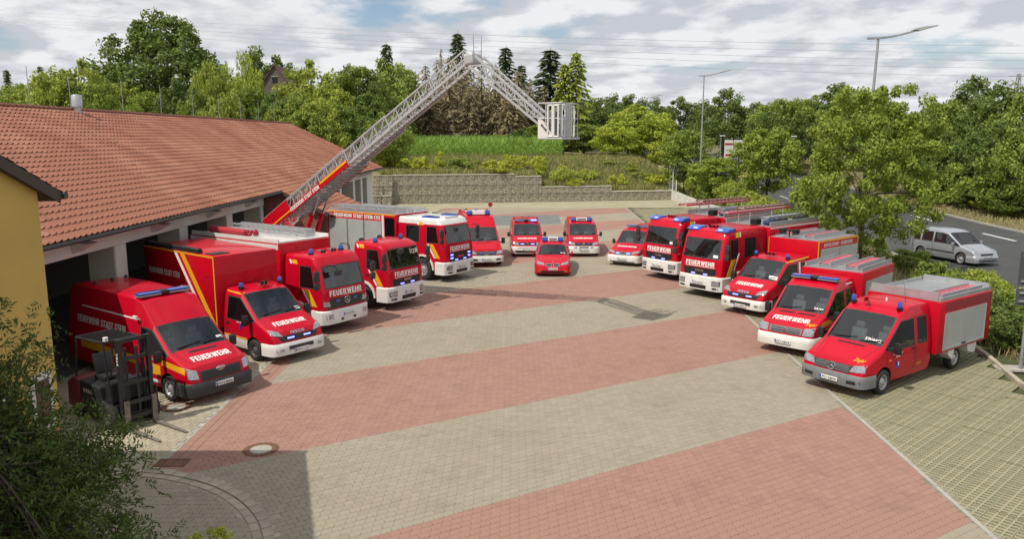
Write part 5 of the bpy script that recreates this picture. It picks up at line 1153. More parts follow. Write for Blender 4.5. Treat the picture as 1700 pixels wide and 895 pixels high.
# ---------------- L5: rescue engine, white roof, grey shutters
v = Veh('rescue_engine', 'fire engine with white cab roof and grey roller shutters behind the ladder truck', 'fire engine', -2.53, 37.28, -34.3, 'large fire engines'); V5 = v
truck(v, 2.30, 3.0, 'white', (-1.42, -5.3), .54, 3.06, winz=(1.86, 2.68), top='white', arch=.66); truck_face(v, 'MAN', 'FÜ·S 8040', 1.62, 1.5); truck_sides(v, 'R', -.30, -.82, 1.15, 2.75); rungsteps(v)
for y in (-.42, .42):
    for z in (1.12, 1.28): v.patch('blue_flasher', 'F', [(y * 1.6 - .08, z), (y * 1.6 + .08, z), (y * 1.6 + .08, z + .07), (y * 1.6 - .08, z + .07)], 'bluelit', .045, (1, 1))
truck_mirror(v, -.1, -1.4, 2.22); truck_mirror(v, -.1, 1.4, 2.22); mb = MB(); mb.path([(-.2, -.8, 2.72), (.12, -.66, 2.74), (.2, -.6, 2.65)], .02, 6); mb.box(.12, .26, -.70, -.46, 2.45, 2.66); v.part(mb, 'front_mirror', ['plastic'], bev=.03)
for y in (-.72, .72): v.patch('blue_light', 'T', [(-1.6, y - .22), (-.75, y - .12), (-.75, y + .12), (-1.6, y + .22)], 'bluelens', .07, (4, 3))
for y in (-.9, .9): beacon(v, -.55, y, 2.93, .07, .10)
mb = MB(); mb.box(-.62, -.5, -.5, .5, 2.98, 3.10); v.part(mb, 'roof_sign', ['white'], bev=.02); v.text('Schlingmann', 'T', (-.70, 0), .6, .1, 'ink')
equipment_box(v, -3.05, -7.9, 2.46, .70, 3.12, paint='redpanel', shut=[(-4.05, -5.2, .95, 2.75), (-5.3, -6.4, .95, 2.75), (-6.5, -7.75, .95, 2.75)], shutm='shutter')
for s_ in ('R', 'L'):
    v.patch('roof_band', s_, [(-7.88, 3.06), (-3.10, 3.06), (-3.10, 3.11), (-7.88, 3.11)], 'yellow', .013, (1, 1)); v.patch('white_edge', s_, [(-4.0, .9), (-3.85, .9), (-3.85, 3.05), (-4.0, 3.05)], 'white', .02, (1, 1))
    v.patch('crew_window', s_, [(-3.80, 1.85), (-3.15, 1.85), (-3.15, 2.95), (-3.80, 2.95)], 'darkglass', .015, (1, 1))
v.text('FEUERWEHR STADT STEIN C112', 'R', (-5.75, 2.92), 3.3, .19, bold=.025)
mb = MB(); mb.box(-7.86, -7.6, -1.25, -1.235, 2.82, 3.05); v.part(mb, 'corner_lamp', ['bluelens'])
for yy, zz_ in ((-.75, 3.25), (-.75, 3.40), (-.2, 3.25), (.5, 3.25)): ladder(v, (-7.8, yy, zz_), (-2.6, yy, zz_ + .02), .44, 16, .08)
mb = MB(); mb.bar((-7.8, -1.15, 3.22), (-3.2, -1.15, 3.22), .05, .18).bar((-7.8, 1.15, 3.22), (-3.2, 1.15, 3.22), .05, .18); v.part(mb, 'roof_gallery', ['alu']); mb = MB(); mb.box(-7.7, -1.9, -.5, .5, .5, .8); v.part(mb, 'chassis', ['black'])
# ---------------- L6: red high van behind
SPR = dict(front=[(0, .60, .82), (-.05, .78, .91), (-.16, .98, .945)], cowl=(-1.02, 1.30, .97), wtop=(-1.80, 1.98))
def sprinter_face(v, num, bump, gr='plastic', z=.0):
    mb = band(vanplan(1.95), .30, .64, .03); v.part(mb, 'bumper', [bump], smooth=40); v.solid(mb)
    head(v, [(.50, .70), (.895, .74), (.89, .93), (.60, .87)], off=.018); v.patch('grille', 'F', [(-.50, .66), (.50, .66), (.58, .86), (-.58, .86)], gr, .014, (6, 2))
    for k in range(4): v.patch('grille_bar', 'F', [(-.48, .68 + k * .045), (.48, .68 + k * .045), (.50, .695 + k * .045), (-.50, .695 + k * .045)], 'greyplastic', .026, (6, 1))
    p = v.hit('F', 0, .76, .045); star(v, p.x, 0, .77, .105, tilt=.25); plate(v, .45, num)
    v.patch('bonnet_vent', 'T', [(-.92, -.40), (-.92, .40), (-.86, .38), (-.86, -.38)], 'ink', .006, (2, 6)); wipers(v, 0, [((-1.06, .15), (-1.14, .78)), ((-1.06, -.65), (-1.13, .05))])
    for sg in (1, -1): v.patch('fog_slot', 'F', [(sg * .50, .40), (sg * .85, .42), (sg * .85, .50), (sg * .50, .48)], 'ink', .01, (3, 1))
    mirror(v, -1.25, 1.14, 1.28, 1.05); mirror(v, -1.25, -1.14, 1.28, 1.05)
v = Veh('command_van', 'high roof red van with loudspeakers and roof sign behind the rescue engine', 'van', -1.36, 40.86, -78.6)
van(v, 1.95, .30, SPR['front'], SPR['cowl'], SPR['wtop'], [(-2.35, 2.52), (-2.7, 2.58), (-5.4, 2.60), (-5.6, 2.5)], doors=(1,), wx=(-.98, -4.2), belt=1.16, zwt=1.9)
sprinter_face(v, 'FÜ·2280', 'white'); lightbar(v, -2.75, 2.58, 1.3, txt=None, h=.24, d=.3)
for x, y, z in ((-4.6, -.8, 2.6), (-4.6, .8, 2.6)): mb = MB(); mb.lathe([(0, 0), (.06, 0), (.06, .12), (0, .14)], (x, y, z), n=8); v.part(mb, 'marker_light', ['hose'])
beacon(v, -4.2, .1, 2.62, .08, .18); mb = MB(); mb.tube((-3.3, .78, 2.58), (-3.3, .78, 3.0), .02, .02, 6, 0).lathe([(0, -.02), (.13, -.02), (.13, .02), (0, .02)], (-3.28, .78, 3.1), 'x', 16, 1); v.part(mb, 'signal_disc', ['cream', 'hose'])
mb = MB(); mb.box(-4.4, -3.3, -.55, .55, 2.61, 2.70); v.part(mb, 'roof_air_unit', ['white'], bev=.03); mb = MB(); mb.lathe([(0, 0), (.07, 0), (.07, .1), (.03, .16), (0, .16)], (-4.9, -.4, 2.6), n=8); v.part(mb, 'roof_vent', ['black'])
for y in (-.28, .28): v.patch('blue_flasher', 'F', [(y - .07, .74), (y + .07, .74), (y + .07, .81), (y - .07, .81)], 'bluelens', .04, (1, 1))
# ---------------- centre: two small buses and the estate car
def bus(v, kind, num, lowz=.66):
    van(v, 1.90, .24, [(0, .56, .84), (-.05, .72, .91), (-.16, .92, .95)], (-.92, 1.16, .97), (-1.66, 1.78), [(-2.1, 1.88), (-2.75, 1.93), (-2.85, 1.93), (-4.6, 1.93), (-4.85, 1.82)], doors=(1, 2), crew=(4,), wx=(-.92, -3.95), belt=1.10, zwt=1.68, low2=True, wt=.885, wrf=.81, z1=.64, r=.335, archr=.40)
    mb = band(vanplan(1.90), .22, .64, .03); v.part(mb, 'bumper', ['white'], smooth=40); v.solid(mb)
    plate(v, .44, num); v.text('FEUERWEHR', 'T', (-.52, 0), 1.12, .17, bold=.03); p = v.hit('F', 0, .78, .02)
    mirror(v, -1.12, 1.08, 1.22, .85); mirror(v, -1.12, -1.08, 1.22, .85); wipers(v, 0, [((-.96, .1), (-1.02, .7)), ((-.96, -.6), (-1.02, 0))])
v = Veh('crew_bus', 'red and white minibus with lit blue roof bar, left behind the estate car', 'van', .91, 44.51, -88.5, 'minibuses in the row'); bus(v, 6, 'FÜ·S 8011')
head(v, [(.50, .70), (.875, .74), (.87, .86), (.53, .84)], off=.015); v.patch('grille', 'F', [(-.52, .70), (.52, .70), (.52, .84), (-.52, .84)], 'black', .012, (6, 1)); p = v.hit('F', 0, .78, .02); roundel(v, p.x, 0, .78, .07, 'V')
for y in (-.3, .3): v.patch('blue_flasher', 'F', [(y - .10, .74), (y + .10, .74), (y + .10, .78), (y - .10, .78)], 'bluelit', .03, (1, 1))
v.patch('lower_grille', 'F', [(-.80, .28), (.80, .28), (.80, .40), (-.80, .40)], 'ink', .012, (6, 1)); v.patch('chrome_line', 'F', [(-.85, .56), (.85, .56), (.85, .58), (-.85, .58)], 'ink', .012, (6, 1))
longbar(v, -2.05, 1.87, 1.45); mb = MB(); mb.box(-1.96, -1.86, .28, .62, 1.93, 2.01); v.part(mb, 'lit_flasher', ['bluelit'])
for y in (-.32, -.18, -.04, .10): mb = MB(); mb.lathe([(.02, 0), (.03, .15), (.05, .28)], (-2.75, y, 2.0), 'x', 8); v.part(mb, 'horn', ['cream'])
for y in (-.72, .72): mb = MB(); mb.lathe([(0, 0), (.05, 0), (.05, .1), (0, .12)], (-3.2, y, 1.92), n=8); v.part(mb, 'marker_light', ['hose'])
v = Veh('crew_bus', 'red and white minibus with FEUERWEHR roof sign, right behind the estate car', 'van', 4.19, 44.58, -91.0, 'minibuses in the row'); bus(v, 5, 'FÜ·2251')
head(v, [(.50, .68), (.875, .74), (.865, .88), (.52, .82)], off=.015); v.patch('grille', 'F', [(-.50, .66), (.50, .66), (.52, .82), (-.52, .82)], 'black', .012, (6, 1)); p = v.hit('F', 0, .76, .02); roundel(v, p.x, 0, .75, .085, 'V')
for y in (-.28, .28): v.patch('blue_flasher', 'F', [(y - .07, .74), (y + .07, .74), (y + .07, .79), (y - .07, .79)], 'bluelens', .03, (1, 1))
v.patch('lower_grille', 'F', [(-.28, .34 + .2), (.28, .34 + .2), (.28, .60), (-.28, .60)], 'ink', .012, (4, 1)); lightbar(v, -2.15, 1.88, 1.25, txt='FEUERWEHR', h=.22, d=.28)
for sg in (1, -1): v.patch('lower_grille', 'F', [(sg * .38, .54), (sg * .55, .54), (sg * .55, .59), (sg * .38, .59)], 'ink', .012, (2, 1))
v = Veh('estate_car', 'low red car with FEUERWEHR roof sign in the centre of the yard', 'car', 2.03, 38.02, -93.1); VC = v
van(v, 1.85, .19, [(0, .48, .74), (-.06, .60, .86), (-.20, .69, .92), (-.55, .78, .965)], (-1.42, .92, .965), (-2.12, 1.36), [(-2.5, 1.43), (-2.98, 1.45), (-3.06, 1.45), (-3.75, 1.42)], doors=(1, 2), crew=(4,), backglass=5, rear=[(-4.35, .98, .95), (-4.75, .93, .90), (-4.84, .70, .86)], wx=(-.88, -3.75), r=.325, wr_=.23, archr=.37, belt=.88, zwt=1.32, wt=.80, wrf=.68, z1=.52, paint='red', seatx=-2.25)
mb = band(vanplan(1.80, -.6), .18, .46, .02); v.part(mb, 'bumper', ['red'], smooth=40); v.solid(mb); head(v, [(.40, .58), (.84, .64), (.86, .74), (.46, .68)], off=.012)
for sg in (1, -1):
    v.patch('kidney_rim', 'F', [(sg * .03, .52), (sg * .34, .53), (sg * .33, .66), (sg * .05, .65)], 'chrome', .014, (4, 2)); v.patch('kidney_grille', 'F', [(sg * .055, .54), (sg * .315, .55), (sg * .305, .64), (sg * .07, .635)], 'ink', .022, (3, 2)); v.patch('fog_lamp', 'F', [(sg * .55, .28), (sg * .72, .28), (sg * .72, .34), (sg * .55, .34)], 'amber', .012, (2, 1)); mirror(v, -1.55, sg * 1.0, .98, .62, 'redpanel')
v.patch('lower_grille', 'F', [(-.66, .22), (.66, .22), (.70, .32), (-.70, .32)], 'ink', .010, (6, 1)); plate(v, .42, 'FÜ·2260'); p = v.hit('F', 0, .695, .01); roundel(v, p.x, 0, .70, .04, 'B'); lightbar(v, -2.75, 1.44, 1.12, txt='FEUERWEHR', h=.22, d=.26); wipers(v, 0, [((-1.46, .1), (-1.52, .6)), ((-1.46, -.55), (-1.52, 0))])
v.patch('windscreen_sticker', 'T', [(-1.50, .40), (-1.50, .64), (-1.57, .63), (-1.57, .39)], 'platewhite', .01, (1, 1))
# ---------------- R1: small white-nosed van
v = Veh('crew_van', 'red minivan with white bumper half hidden by the row of right fire engines', 'van', 6.01, 41.4, -120.4, 'minibuses in the row')
van(v, 1.92, .22, [(0, .54, .80), (-.06, .70, .88), (-.20, .86, .93)], (-1.08, 1.12, .965), (-1.80, 1.74), [(-2.25, 1.86), (-2.85, 1.90), (-2.95, 1.90), (-4.85, 1.88), (-5.1, 1.7)], doors=(1, 2), crew=(4,), wx=(-.95, -4.1), belt=1.06, zwt=1.66, low2=True, z1=.62, r=.335, archr=.40)
mb = band(vanplan(1.92), .20, .60, .03); v.part(mb, 'bumper', ['white'], smooth=40); v.solid(mb); head(v, [(.50, .66), (.865, .74), (.86, .85), (.54, .78)], off=.015); v.patch('grille', 'F', [(-.48, .60), (.48, .60), (.50, .76), (-.50, .76)], 'black', .012, (6, 1)); p = v.hit('F', 0, .67, .035); star(v, p.x, 0, .67, .09, tilt=.2)
v.text('FEUERWEHR', 'T', (-.62, 0), 1.1, .16, bold=.03); plate(v, .40, 'FÜ·2262'); mirror(v, -1.3, -1.08, 1.15, .85); mirror(v, -1.3, 1.08, 1.15, .85); longbar(v, -2.35, 1.88, 1.4)
for y in (-.3, .3): v.patch('blue_flasher', 'F', [(y - .1, .66), (y + .1, .66), (y + .1, .70), (y - .1, .70)], 'bluelit', .03, (1, 1))
v.patch('lower_grille', 'F', [(-.70, .22), (.70, .22), (.74, .27), (-.74, .27)], 'plastic', .010, (6, 1))
# ---------------- R2, R3: crew-cab engines with long wooden ladders
def engine(x, y, deg, label, num):
    v = Veh('fire_engine', label, 'fire engine', x, y, deg, 'large fire engines')
    truck(v, 2.26, 3.3, 'white', (-1.35, -5.4), .48, 2.98, winz=(1.72, 2.58)); truck_face(v, 'MAN', num, 1.50, 1.5); rungsteps(v)
    for s_ in ('L', 'R'):
        diag(v, s_, -.62, 1.0, 1.70, -.35, .26, 'lemon'); diag(v, s_, -.80, 1.0, 1.95, -.48, .08, 'lettering'); v.patch('stripe', s_, [(-1.25, 2.64), (-1.0, 2.64), (-1.0, 2.86), (-1.25, 2.86)], 'lemon', .009, (2, 2)); v.patch('stripe', s_, [(-1.36, 2.64), (-1.28, 2.64), (-1.28, 2.86), (-1.36, 2.86)], 'lettering', .009, (1, 2))
        seam(v, s_, [(-2.58, .8), (-2.58, 2.6)]); handle(v, s_, -2.42, 1.42); v.text('STADT STEIN', s_, (-2.1, 1.6), .3, .05)
    for sg in (1, -1):
        mb = MB(); y0, y1 = sorted((sg * .42, sg * 1.06)); mb.prism([(-.50, 2.86), (-.36, 2.90), (-.62, 3.06), (-1.0, 3.06), (-1.05, 2.9)], y0, y1); v.part(mb, 'blue_light', ['bluelens'], bev=.03, smooth=40)
        mb = MB(); y0, y1 = sorted((sg * .55, sg * .75)); mb.box(-.52, -.44, y0, y1, 2.94, 3.0); v.part(mb, 'lit_flasher', ['bluelit'])
        for q in ('L', 'R'): pass
    mb = MB()
    for yy in (-.2, .0, .2): mb.lathe([(.02, 0), (.04, .12), (.08, .28)], (-1.15, yy, 3.04), 'x', 10)
    mb.box(-1.3, -1.0, -.26, .26, 2.985, 3.0); v.part(mb, 'horn', ['hose']); mb = MB(); mb.box(-1.85, -1.35, -.35, .35, 2.985, 3.0); v.part(mb, 'roof_hatch', ['greyplastic'])
    truck_mirror(v, -.1, 1.38, 2.08); truck_mirror(v, -.1, -1.38, 2.08); v.patch('amber_marker', 'F', [(.70, .985), (.92, .985), (.92, 1.02), (.70, 1.02)], 'amber', .03, (2, 1))
    v.patch('windscreen_sticker', 'F', [(.62, 1.80), (.86, 1.80), (.86, 1.92), (.62, 1.92)], 'platewhite', .012, (2, 1))
    equipment_box(v, -3.38, -7.6, 2.46, .66, 2.92, shut=[(-3.85, -5.0, .95, 2.62), (-5.1, -6.2, .95, 2.62), (-6.3, -7.45, .95, 2.62)], shutm='shutterdk', topm='galv')
    mb = MB()
    for sg in (1, -1): mb.bar((-7.55, sg * 1.16, 3.04), (-3.45, sg * 1.16, 3.04), .05, .22)
    v.part(mb, 'roof_gallery', ['alu'])
    for sg in (1, -1): v.patch('red_edge', 'L' if sg > 0 else 'R', [(-7.55, 2.84), (-3.42, 2.84), (-3.42, 2.90), (-7.55, 2.90)], 'lettering', .014, (1, 1))
    ladder(v, (-7.6, -.55, 3.50), (-2.3, -.55, 3.50), .52, 16, .10, 'pinkrung', 'aluwhite'); ladder(v, (-7.6, -.55, 3.64), (-3.6, -.55, 3.64), .44, 12, .10, 'wood', 'aluwhite'); ladder(v, (-7.4, .4, 3.25), (-4.2, .4, 3.25), .4, 10)
    mb = MB(); 
    for x_ in (-4.0, -6.8): mb.bar((x_, -.85, 2.95), (x_, -.85, 3.45), .05, .05).bar((x_, -.25, 2.95), (x_, -.25, 3.45), .05, .05).bar((x_, -.85, 3.45), (x_, -.25, 3.45), .05, .05)
    v.part(mb, 'ladder_rack', ['alu'])
    for x_, y_, c_ in ((-3.8, .2, 'black'), (-4.3, .75, 'jacketblue'), (-5.0, .85, 'black')): mb = MB(); mb.box(x_ - .22, x_ + .22, y_ - .16, y_ + .16, 2.94, 3.22); v.part(mb, 'roof_case', [c_], bev=.04)
    mb = MB(); mb.lathe([(0, 0), (.11, 0), (.11, 1.2), (0, 1.2)], (-7.0, .95, 3.10), 'x', 10); v.part(mb, 'suction_hose', ['black'], smooth=40); mb = MB(); mb.lathe([(0, 0), (.12, 0), (.12, .3), (0, .3)], (-3.95, .55, 3.06), 'y', 10); v.part(mb, 'roof_lamp', ['jacketblue'], smooth=40)
    mb = MB(); mb.box(-7.5, -1.9, -.5, .5, .5, .8); v.part(mb, 'chassis', ['black'])
engine(7.21, 37.49, -142.6, 'red fire engine with long wooden ladder, farther of the two right-hand twins', 'FÜ·2246'); engine(8.18, 33.12, -140.4, 'red fire engine with long wooden ladder, nearer of the two right-hand twins', 'FÜ·2244')
# ---------------- right: crew-cab vans with equipment boxes
def rear_ladders(v, x0, x1, z, W, n=2, y_=(.55, -.3)):
    for y in y_[:n]:
        o = ladder(v, (x1, y, z + .14), (x0, y, z + .14), .40, 12, .14, 'alu', 'pinkrung')
v = Veh('crew_cab_truck', 'red crew cab truck with white bumper and yellow edged equipment box', 'fire engine', 9.01, 29.65, -140.1, 'crew cab trucks with equipment boxes'); VR4 = v
van(v, 2.02, .30, DAILY['front'], DAILY['cowl'], DAILY['wtop'], [(-2.05, 2.13), (-2.42, 2.16), (-2.55, 2.16), (-3.25, 2.16), (-3.45, 2.14)], doors=(1, 2), crew=(4,), wx=(-1.0, -5.1), belt=1.16, zwt=1.92, hw=1.0)
mb = band(vanplan(2.02), .28, .66, .035); v.part(mb, 'bumper', ['white'], smooth=40); v.solid(mb); daily_face(v, 'FÜ·S 8044')
for y in (.72, -.72): beacon(v, -2.0, y, 2.13)
mb = MB()
for y in (-.2, -.05, .12): mb.lathe([(.02, 0), (.04, .14), (.07, .3)], (-2.2, y, 2.24), 'x', 10)
v.part(mb, 'horn', ['hose']); v.patch('side_line', 'L', [(-1.72, 1.98), (-3.4, 2.06), (-3.4, 2.10), (-1.78, 2.03)], 'lemon', .01, (8, 1)); seam(v, 'L', [(-2.48, .5), (-2.48, 1.2)]); diag(v, 'L', -2.60, 1.16, 1.95, -.06, .1, 'lettering')
v.patch('windscreen_sticker', 'T', [(-1.02, .50), (-1.02, .86), (-1.14, .84), (-1.14, .48)], 'platewhite', .01, (2, 1))
equipment_box(v, -3.55, -6.9, 2.25, .62, 2.72, shut=[(-3.8, -5.25, .85, 2.38), (-5.35, -6.75, .85, 2.38)], topm='galv')
for s_ in ('L', 'R'):
    for q in ([(-6.88, 2.67), (-3.57, 2.67), (-3.57, 2.71), (-6.88, 2.71)], [(-3.62, .66), (-3.57, .66), (-3.57, 2.67), (-3.62, 2.67)], [(-6.88, .66), (-6.83, .66), (-6.83, 2.67), (-6.88, 2.67)]): v.patch('trim_line', s_, q, 'lemon', .012, (1, 1))
    v.text('BERTELSDORF - ECKERSHOF', s_, (-5.2, 2.52), 2.4, .14, bold=.02)
rear_ladders(v, -3.9, -6.6, 2.72, 2.2, 2, (.5, -.45))
mb = MB(); mb.tube((-3.75, -.3, 2.72), (-3.75, -.3, 3.0), .03, .03, 6); mb.box(-3.82, -3.68, -.75, .15, 3.0, 3.06)
for y in (-.7, -.1): mb.box(-3.85, -3.62, y, y + .2, 2.9, 3.1)
v.part(mb, 'light_mast', ['black']); mb = MB(); mb.box(-6.7, -3.6, -.9, .9, .45, .62); v.part(mb, 'chassis', ['black'])
v = Veh('crew_cab_truck', 'red crew cab truck with blue light bar and white bumper in the right row', 'fire engine', 8.74, 24.03, -134.0, 'crew cab trucks with equipment boxes'); VR5 = v
van(v, 1.95, .30, SPR['front'], (-.98, 1.28, .97), (-1.74, 1.98), [(-2.1, 2.16), (-2.42, 2.2), (-2.55, 2.2), (-3.2, 2.2), (-3.4, 2.18)], doors=(1, 2), crew=(4,), wx=(-.98, -4.6), belt=1.15, zwt=1.88)
mb = band(vanplan(1.95), .28, .66, .04); v.part(mb, 'bumper', ['white'], smooth=40); v.solid(mb); head(v, [(.57, .70), (.895, .72), (.885, .96), (.60, .92)], off=.018); v.patch('grille', 'F', [(-.52, .70), (.52, .70), (.54, .90), (-.54, .90)], 'greyplastic', .014, (6, 2))
for k in range(4): v.patch('grille_bar', 'F', [(-.48, .72 + k * .045), (.48, .72 + k * .045), (.48, .737 + k * .045), (-.48, .737 + k * .045)], 'ink', .022, (6, 1))
p = v.hit('F', 0, .80, .03); roundel(v, p.x, 0, .80, .085, 'V'); plate(v, .45, 'FÜ·2804'); v.text('FEUERWEHR', 'T', (-.45, 0), 1.20, .24, bold=.035, slant=(0, 0))
v.patch('bonnet_vent', 'T', [(-.88, -.62), (-.88, -.06), (-.80, -.06), (-.80, -.60)], 'ink', .006, (2, 6)); v.patch('bonnet_vent', 'T', [(-.88, .06), (-.88, .62), (-.80, .60), (-.80, .06)], 'ink', .006, (2, 6)); v.text('Ziegler', 'F', (.72, 1.02), .30, .08, 'yellow', ital=.25)
wipers(v, 0, [((-1.02, .15), (-1.10, .78)), ((-1.02, -.65), (-1.09, .05))]); mirror(v, -1.2, 1.16, 1.22, 1.1); mirror(v, -1.2, -1.16, 1.22, 1.1); longbar(v, -2.15, 2.18, 1.55); v.patch('stripe', 'L', [(-.62, .92), (-1.32, .95), (-1.32, 1.10), (-.66, 1.06)], 'yellow', .008, (6, 2)); v.patch('side_line', 'L', [(-2.7, 2.02), (-3.2, 2.02), (-3.2, 2.06), (-2.7, 2.06)], 'lettering', .009, (3, 1))
seam(v, 'L', [(-2.48, .5), (-2.48, 1.15)]); v.text('59/44', 'T', (-1.12, .60), .30, .06, 'lettering')
equipment_box(v, -3.5, -6.6, 2.15, .62, 2.34, shut=[(-3.8, -6.4, .85, 2.02)], topm='galv'); rear_ladders(v, -3.8, -6.5, 2.34, 2.1, 2, (.55, -.4)); mb = MB(); mb.bar((-6.5, .98, 2.42), (-3.6, .98, 2.42), .04, .16).bar((-6.5, -.98, 2.42), (-3.6, -.98, 2.42), .04, .16); v.part(mb, 'roof_gallery', ['alu']); mb = MB(); mb.box(-6.4, -3.5, -.85, .85, .45, .62); v.part(mb, 'chassis', ['black'])
v = Veh('crew_cab_truck', 'nearest red crew cab truck with grey bumper and wide grey shutter, right foreground', 'fire engine', 8.71, 20.28, -144.3, 'crew cab trucks with equipment boxes'); VR6 = v
van(v, 1.95, .30, SPR['front'], SPR['cowl'], (-1.80, 2.02), [(-2.1, 2.20), (-2.52, 2.27), (-2.66, 2.27), (-3.22, 2.27), (-3.42, 2.25)], doors=(1, 2), crew=(4,), wx=(-.98, -5.0), belt=1.15, zwt=1.92); sprinter_face(v, 'FÜ·2805', 'greyplastic')
for y in (.68, -.68): beacon(v, -2.05, y, 2.19, .075, .24)
mb = MB(); mb.lathe([(.03, 0), (.05, .05), (.09, .12), (.095, .12)], (-2.05, -.22, 2.30), 'x', 14); v.part(mb, 'horn', ['hose']); mb = MB(); mb.tube((-2.6, .55, 2.27), (-2.45, .55, 2.85), .006, .004, 5); v.part(mb, 'antenna', ['black']); mb = MB(); mb.lathe([(0, 0), (.03, 0), (.02, .08), (0, .1)], (-2.5, .05, 2.27), n=8); v.part(mb, 'roof_vent', ['platewhite'])
v.text('Ziegler', 'F', (.66, 1.0), .30, .07, 'yellow', ital=.25); v.text('59/44/2', 'T', (-1.14, .50), .46, .075, 'lettering', bold=.02); v.text('FREIWILLIGE FEUERWEHR', 'L', (-1.62, 1.06), .46, .045, bold=.02); v.text('STEIN', 'L', (-1.62, .98), .2, .045, bold=.02); v.patch('crest', 'L', [(-1.70, .66), (-1.56, .66), (-1.56, .84), (-1.70, .84)], 'plateblue', .01, (1, 1)); v.patch('crest_field', 'L', [(-1.68, .70), (-1.63, .70), (-1.63, .82), (-1.68, .82)], 'platewhite', .013, (1, 1)); v.text('Ziegler', 'L', (-2.75, .60), .26, .10, 'yellow', ital=.25)
seam(v, 'L', [(-1.30, .5), (-1.34, 1.12)]); seam(v, 'L', [(-2.60, .42), (-2.60, 1.15)]); handle(v, 'L', -2.45, 1.08); v.patch('side_flasher', 'L', [(-1.32, .88), (-1.24, .88), (-1.24, .93), (-1.32, .93)], 'amber', .01, (1, 1))
equipment_box(v, -3.50, -6.75, 2.20, .72, 2.26, shut=[(-3.85, -6.35, .78, 1.90)], topm='galv')
for sg, s_ in ((1, 'L'), (-1, 'R')):
    v.patch('top_band', s_, [(-6.7, 1.93), (-3.85, 1.93), (-3.85, 2.21), (-6.7, 2.21)], 'maroon', .006, (1, 1)); v.patch('shutter_handle', s_, [(-5.2, .84), (-4.95, .84), (-4.95, .88), (-5.2, .88)], 'black', .035, (1, 1))
    mb = MB(); y0, y1 = sorted((sg * .8, sg * 1.09)); mb.prism([(-4.25, .72), (-4.25, .60), (-4.52, .42), (-4.6, .72)], y0, y1).prism([(-5.4, .72), (-5.5, .50), (-5.85, .42), (-5.95, .44), (-6.0, .72)], y0, y1); v.part(mb, 'mudguard', ['white'])
ladder(v, (-6.4, .72, 2.38), (-3.9, .72, 2.38), .40, 10, .12, 'alu', 'pinkrung'); mb = MB(); mb.bar((-6.7, 1.04, 2.32), (-3.55, 1.04, 2.32), .04, .12).bar((-6.7, -1.04, 2.32), (-3.55, -1.04, 2.32), .04, .12).bar((-3.55, -1.0, 2.40), (-3.55, 1.0, 2.40), .04, .26).bar((-6.7, -1.0, 2.36), (-6.7, 1.0, 2.36), .05, .2); v.part(mb, 'roof_gallery', ['alu']); mb = MB(); mb.box(-6.5, -3.4, -.55, .55, .45, .71); v.part(mb, 'chassis', ['black'])
# ---------------- silver car on the road
v = Veh('silver_car', 'silver estate van driving on the road behind the hedge', 'car', 25.7, 41.2, -72, 'cars on the road')
van(v, 1.80, .22, [(0, .55, .82), (-.07, .70, .90), (-.22, .86, .94)], (-1.05, 1.08, .96), (-1.85, 1.66), [(-2.25, 1.78), (-2.75, 1.81), (-2.84, 1.81), (-3.6, 1.80), (-3.7, 1.79), (-4.2, 1.75), (-4.36, 1.55)], doors=(1, 2), crew=(4, 6), wx=(-.9, -3.6), belt=1.04, zwt=1.62, paint='silver', paint2='silver', r=.32, archr=.38, z1=.55)
mb = band(vanplan(1.80), .20, .56, .03); v.part(mb, 'bumper', ['silver'], smooth=40); v.solid(mb); head(v, [(.48, .66), (.86, .74), (.88, .90), (.58, .80)], off=.015); v.patch('grille', 'F', [(-.42, .58), (.42, .58), (.42, .68), (-.42, .68)], 'black', .012, (4, 1)); v.patch('lower_grille', 'F', [(-.6, .28), (.6, .28), (.62, .44), (-.62, .44)], 'black', .012, (4, 1)); plate(v, .50, 'N·KL 204')
for s_ in ('L', 'R'): v.patch('rub_strip', s_, [(-1.35, .56), (-3.2, .56), (-3.2, .64), (-1.35, .64)], 'plastic', .014, (8, 1))
mirror(v, -1.35, 1.02, 1.08, .75, 'silver'); mirror(v, -1.35, -1.02, 1.08, .75, 'silver'); seam(v, 'R', [(-2.8, .3), (-2.8, 1.04)])
v = Veh('white_car', 'distant white car on the far road behind the mesh fence', 'car', 22.9, 105, -95, 'cars on the road', z=1.6); 
van(v, 1.80, .22, [(0, .55, .82), (-.07, .70, .90), (-.22, .80, .94)], (-1.15, .98, .96), (-1.85, 1.40), [(-2.25, 1.48), (-2.75, 1.50), (-2.84, 1.50), (-3.6, 1.46)], doors=(1, 2), crew=(4,), rear=[(-4.1, 1.0, .92), (-4.3, .7, .88)], wx=(-.85, -3.45), belt=.94, zwt=1.36, paint='white', r=.31, archr=.36, z1=.52, wt=.84, wrf=.74, backglass=5); head(v, [(.48, .60), (.82, .66), (.84, .78), (.52, .70)])
# ---------------- forklift
mat('forkblack', (.020, .020, .021), .5, var=.25, vscale=5); mat('forksteel', (.20, .18, .15), .6, metal=.3, var=.3); mat('forkred', (.16, .012, .014), .5)
fk = Veh('forklift', 'black forklift truck with tall mast and lowered forks beside the ochre house', 'forklift', -8.95, 17.75, -34, 'yard machines'); v = fk
mb = MB(); mb.prism([(-2.35, .25), (-1.75, .20), (-1.75, 1.0), (-2.0, 1.05), (-2.3, .9)], -.55, .55); v.part(mb, 'counterweight', ['forkred'], bev=.06, smooth=40)
mb = MB(); mb.prism([(-1.75, .22), (-.35, .22), (-.30, .55), (-.75, .62), (-.85, .95), (-1.75, 1.0)], -.52, .52); v.part(mb, 'chassis', ['forkblack'], bev=.03); mb2 = MB(); mb2.box(-1.75, -.35, -.52, .52, .22, .95); v.solid(mb2)
v.text('STILL', 'R', (-1.35, .78), .42, .09, 'lettering')
mb = MB()
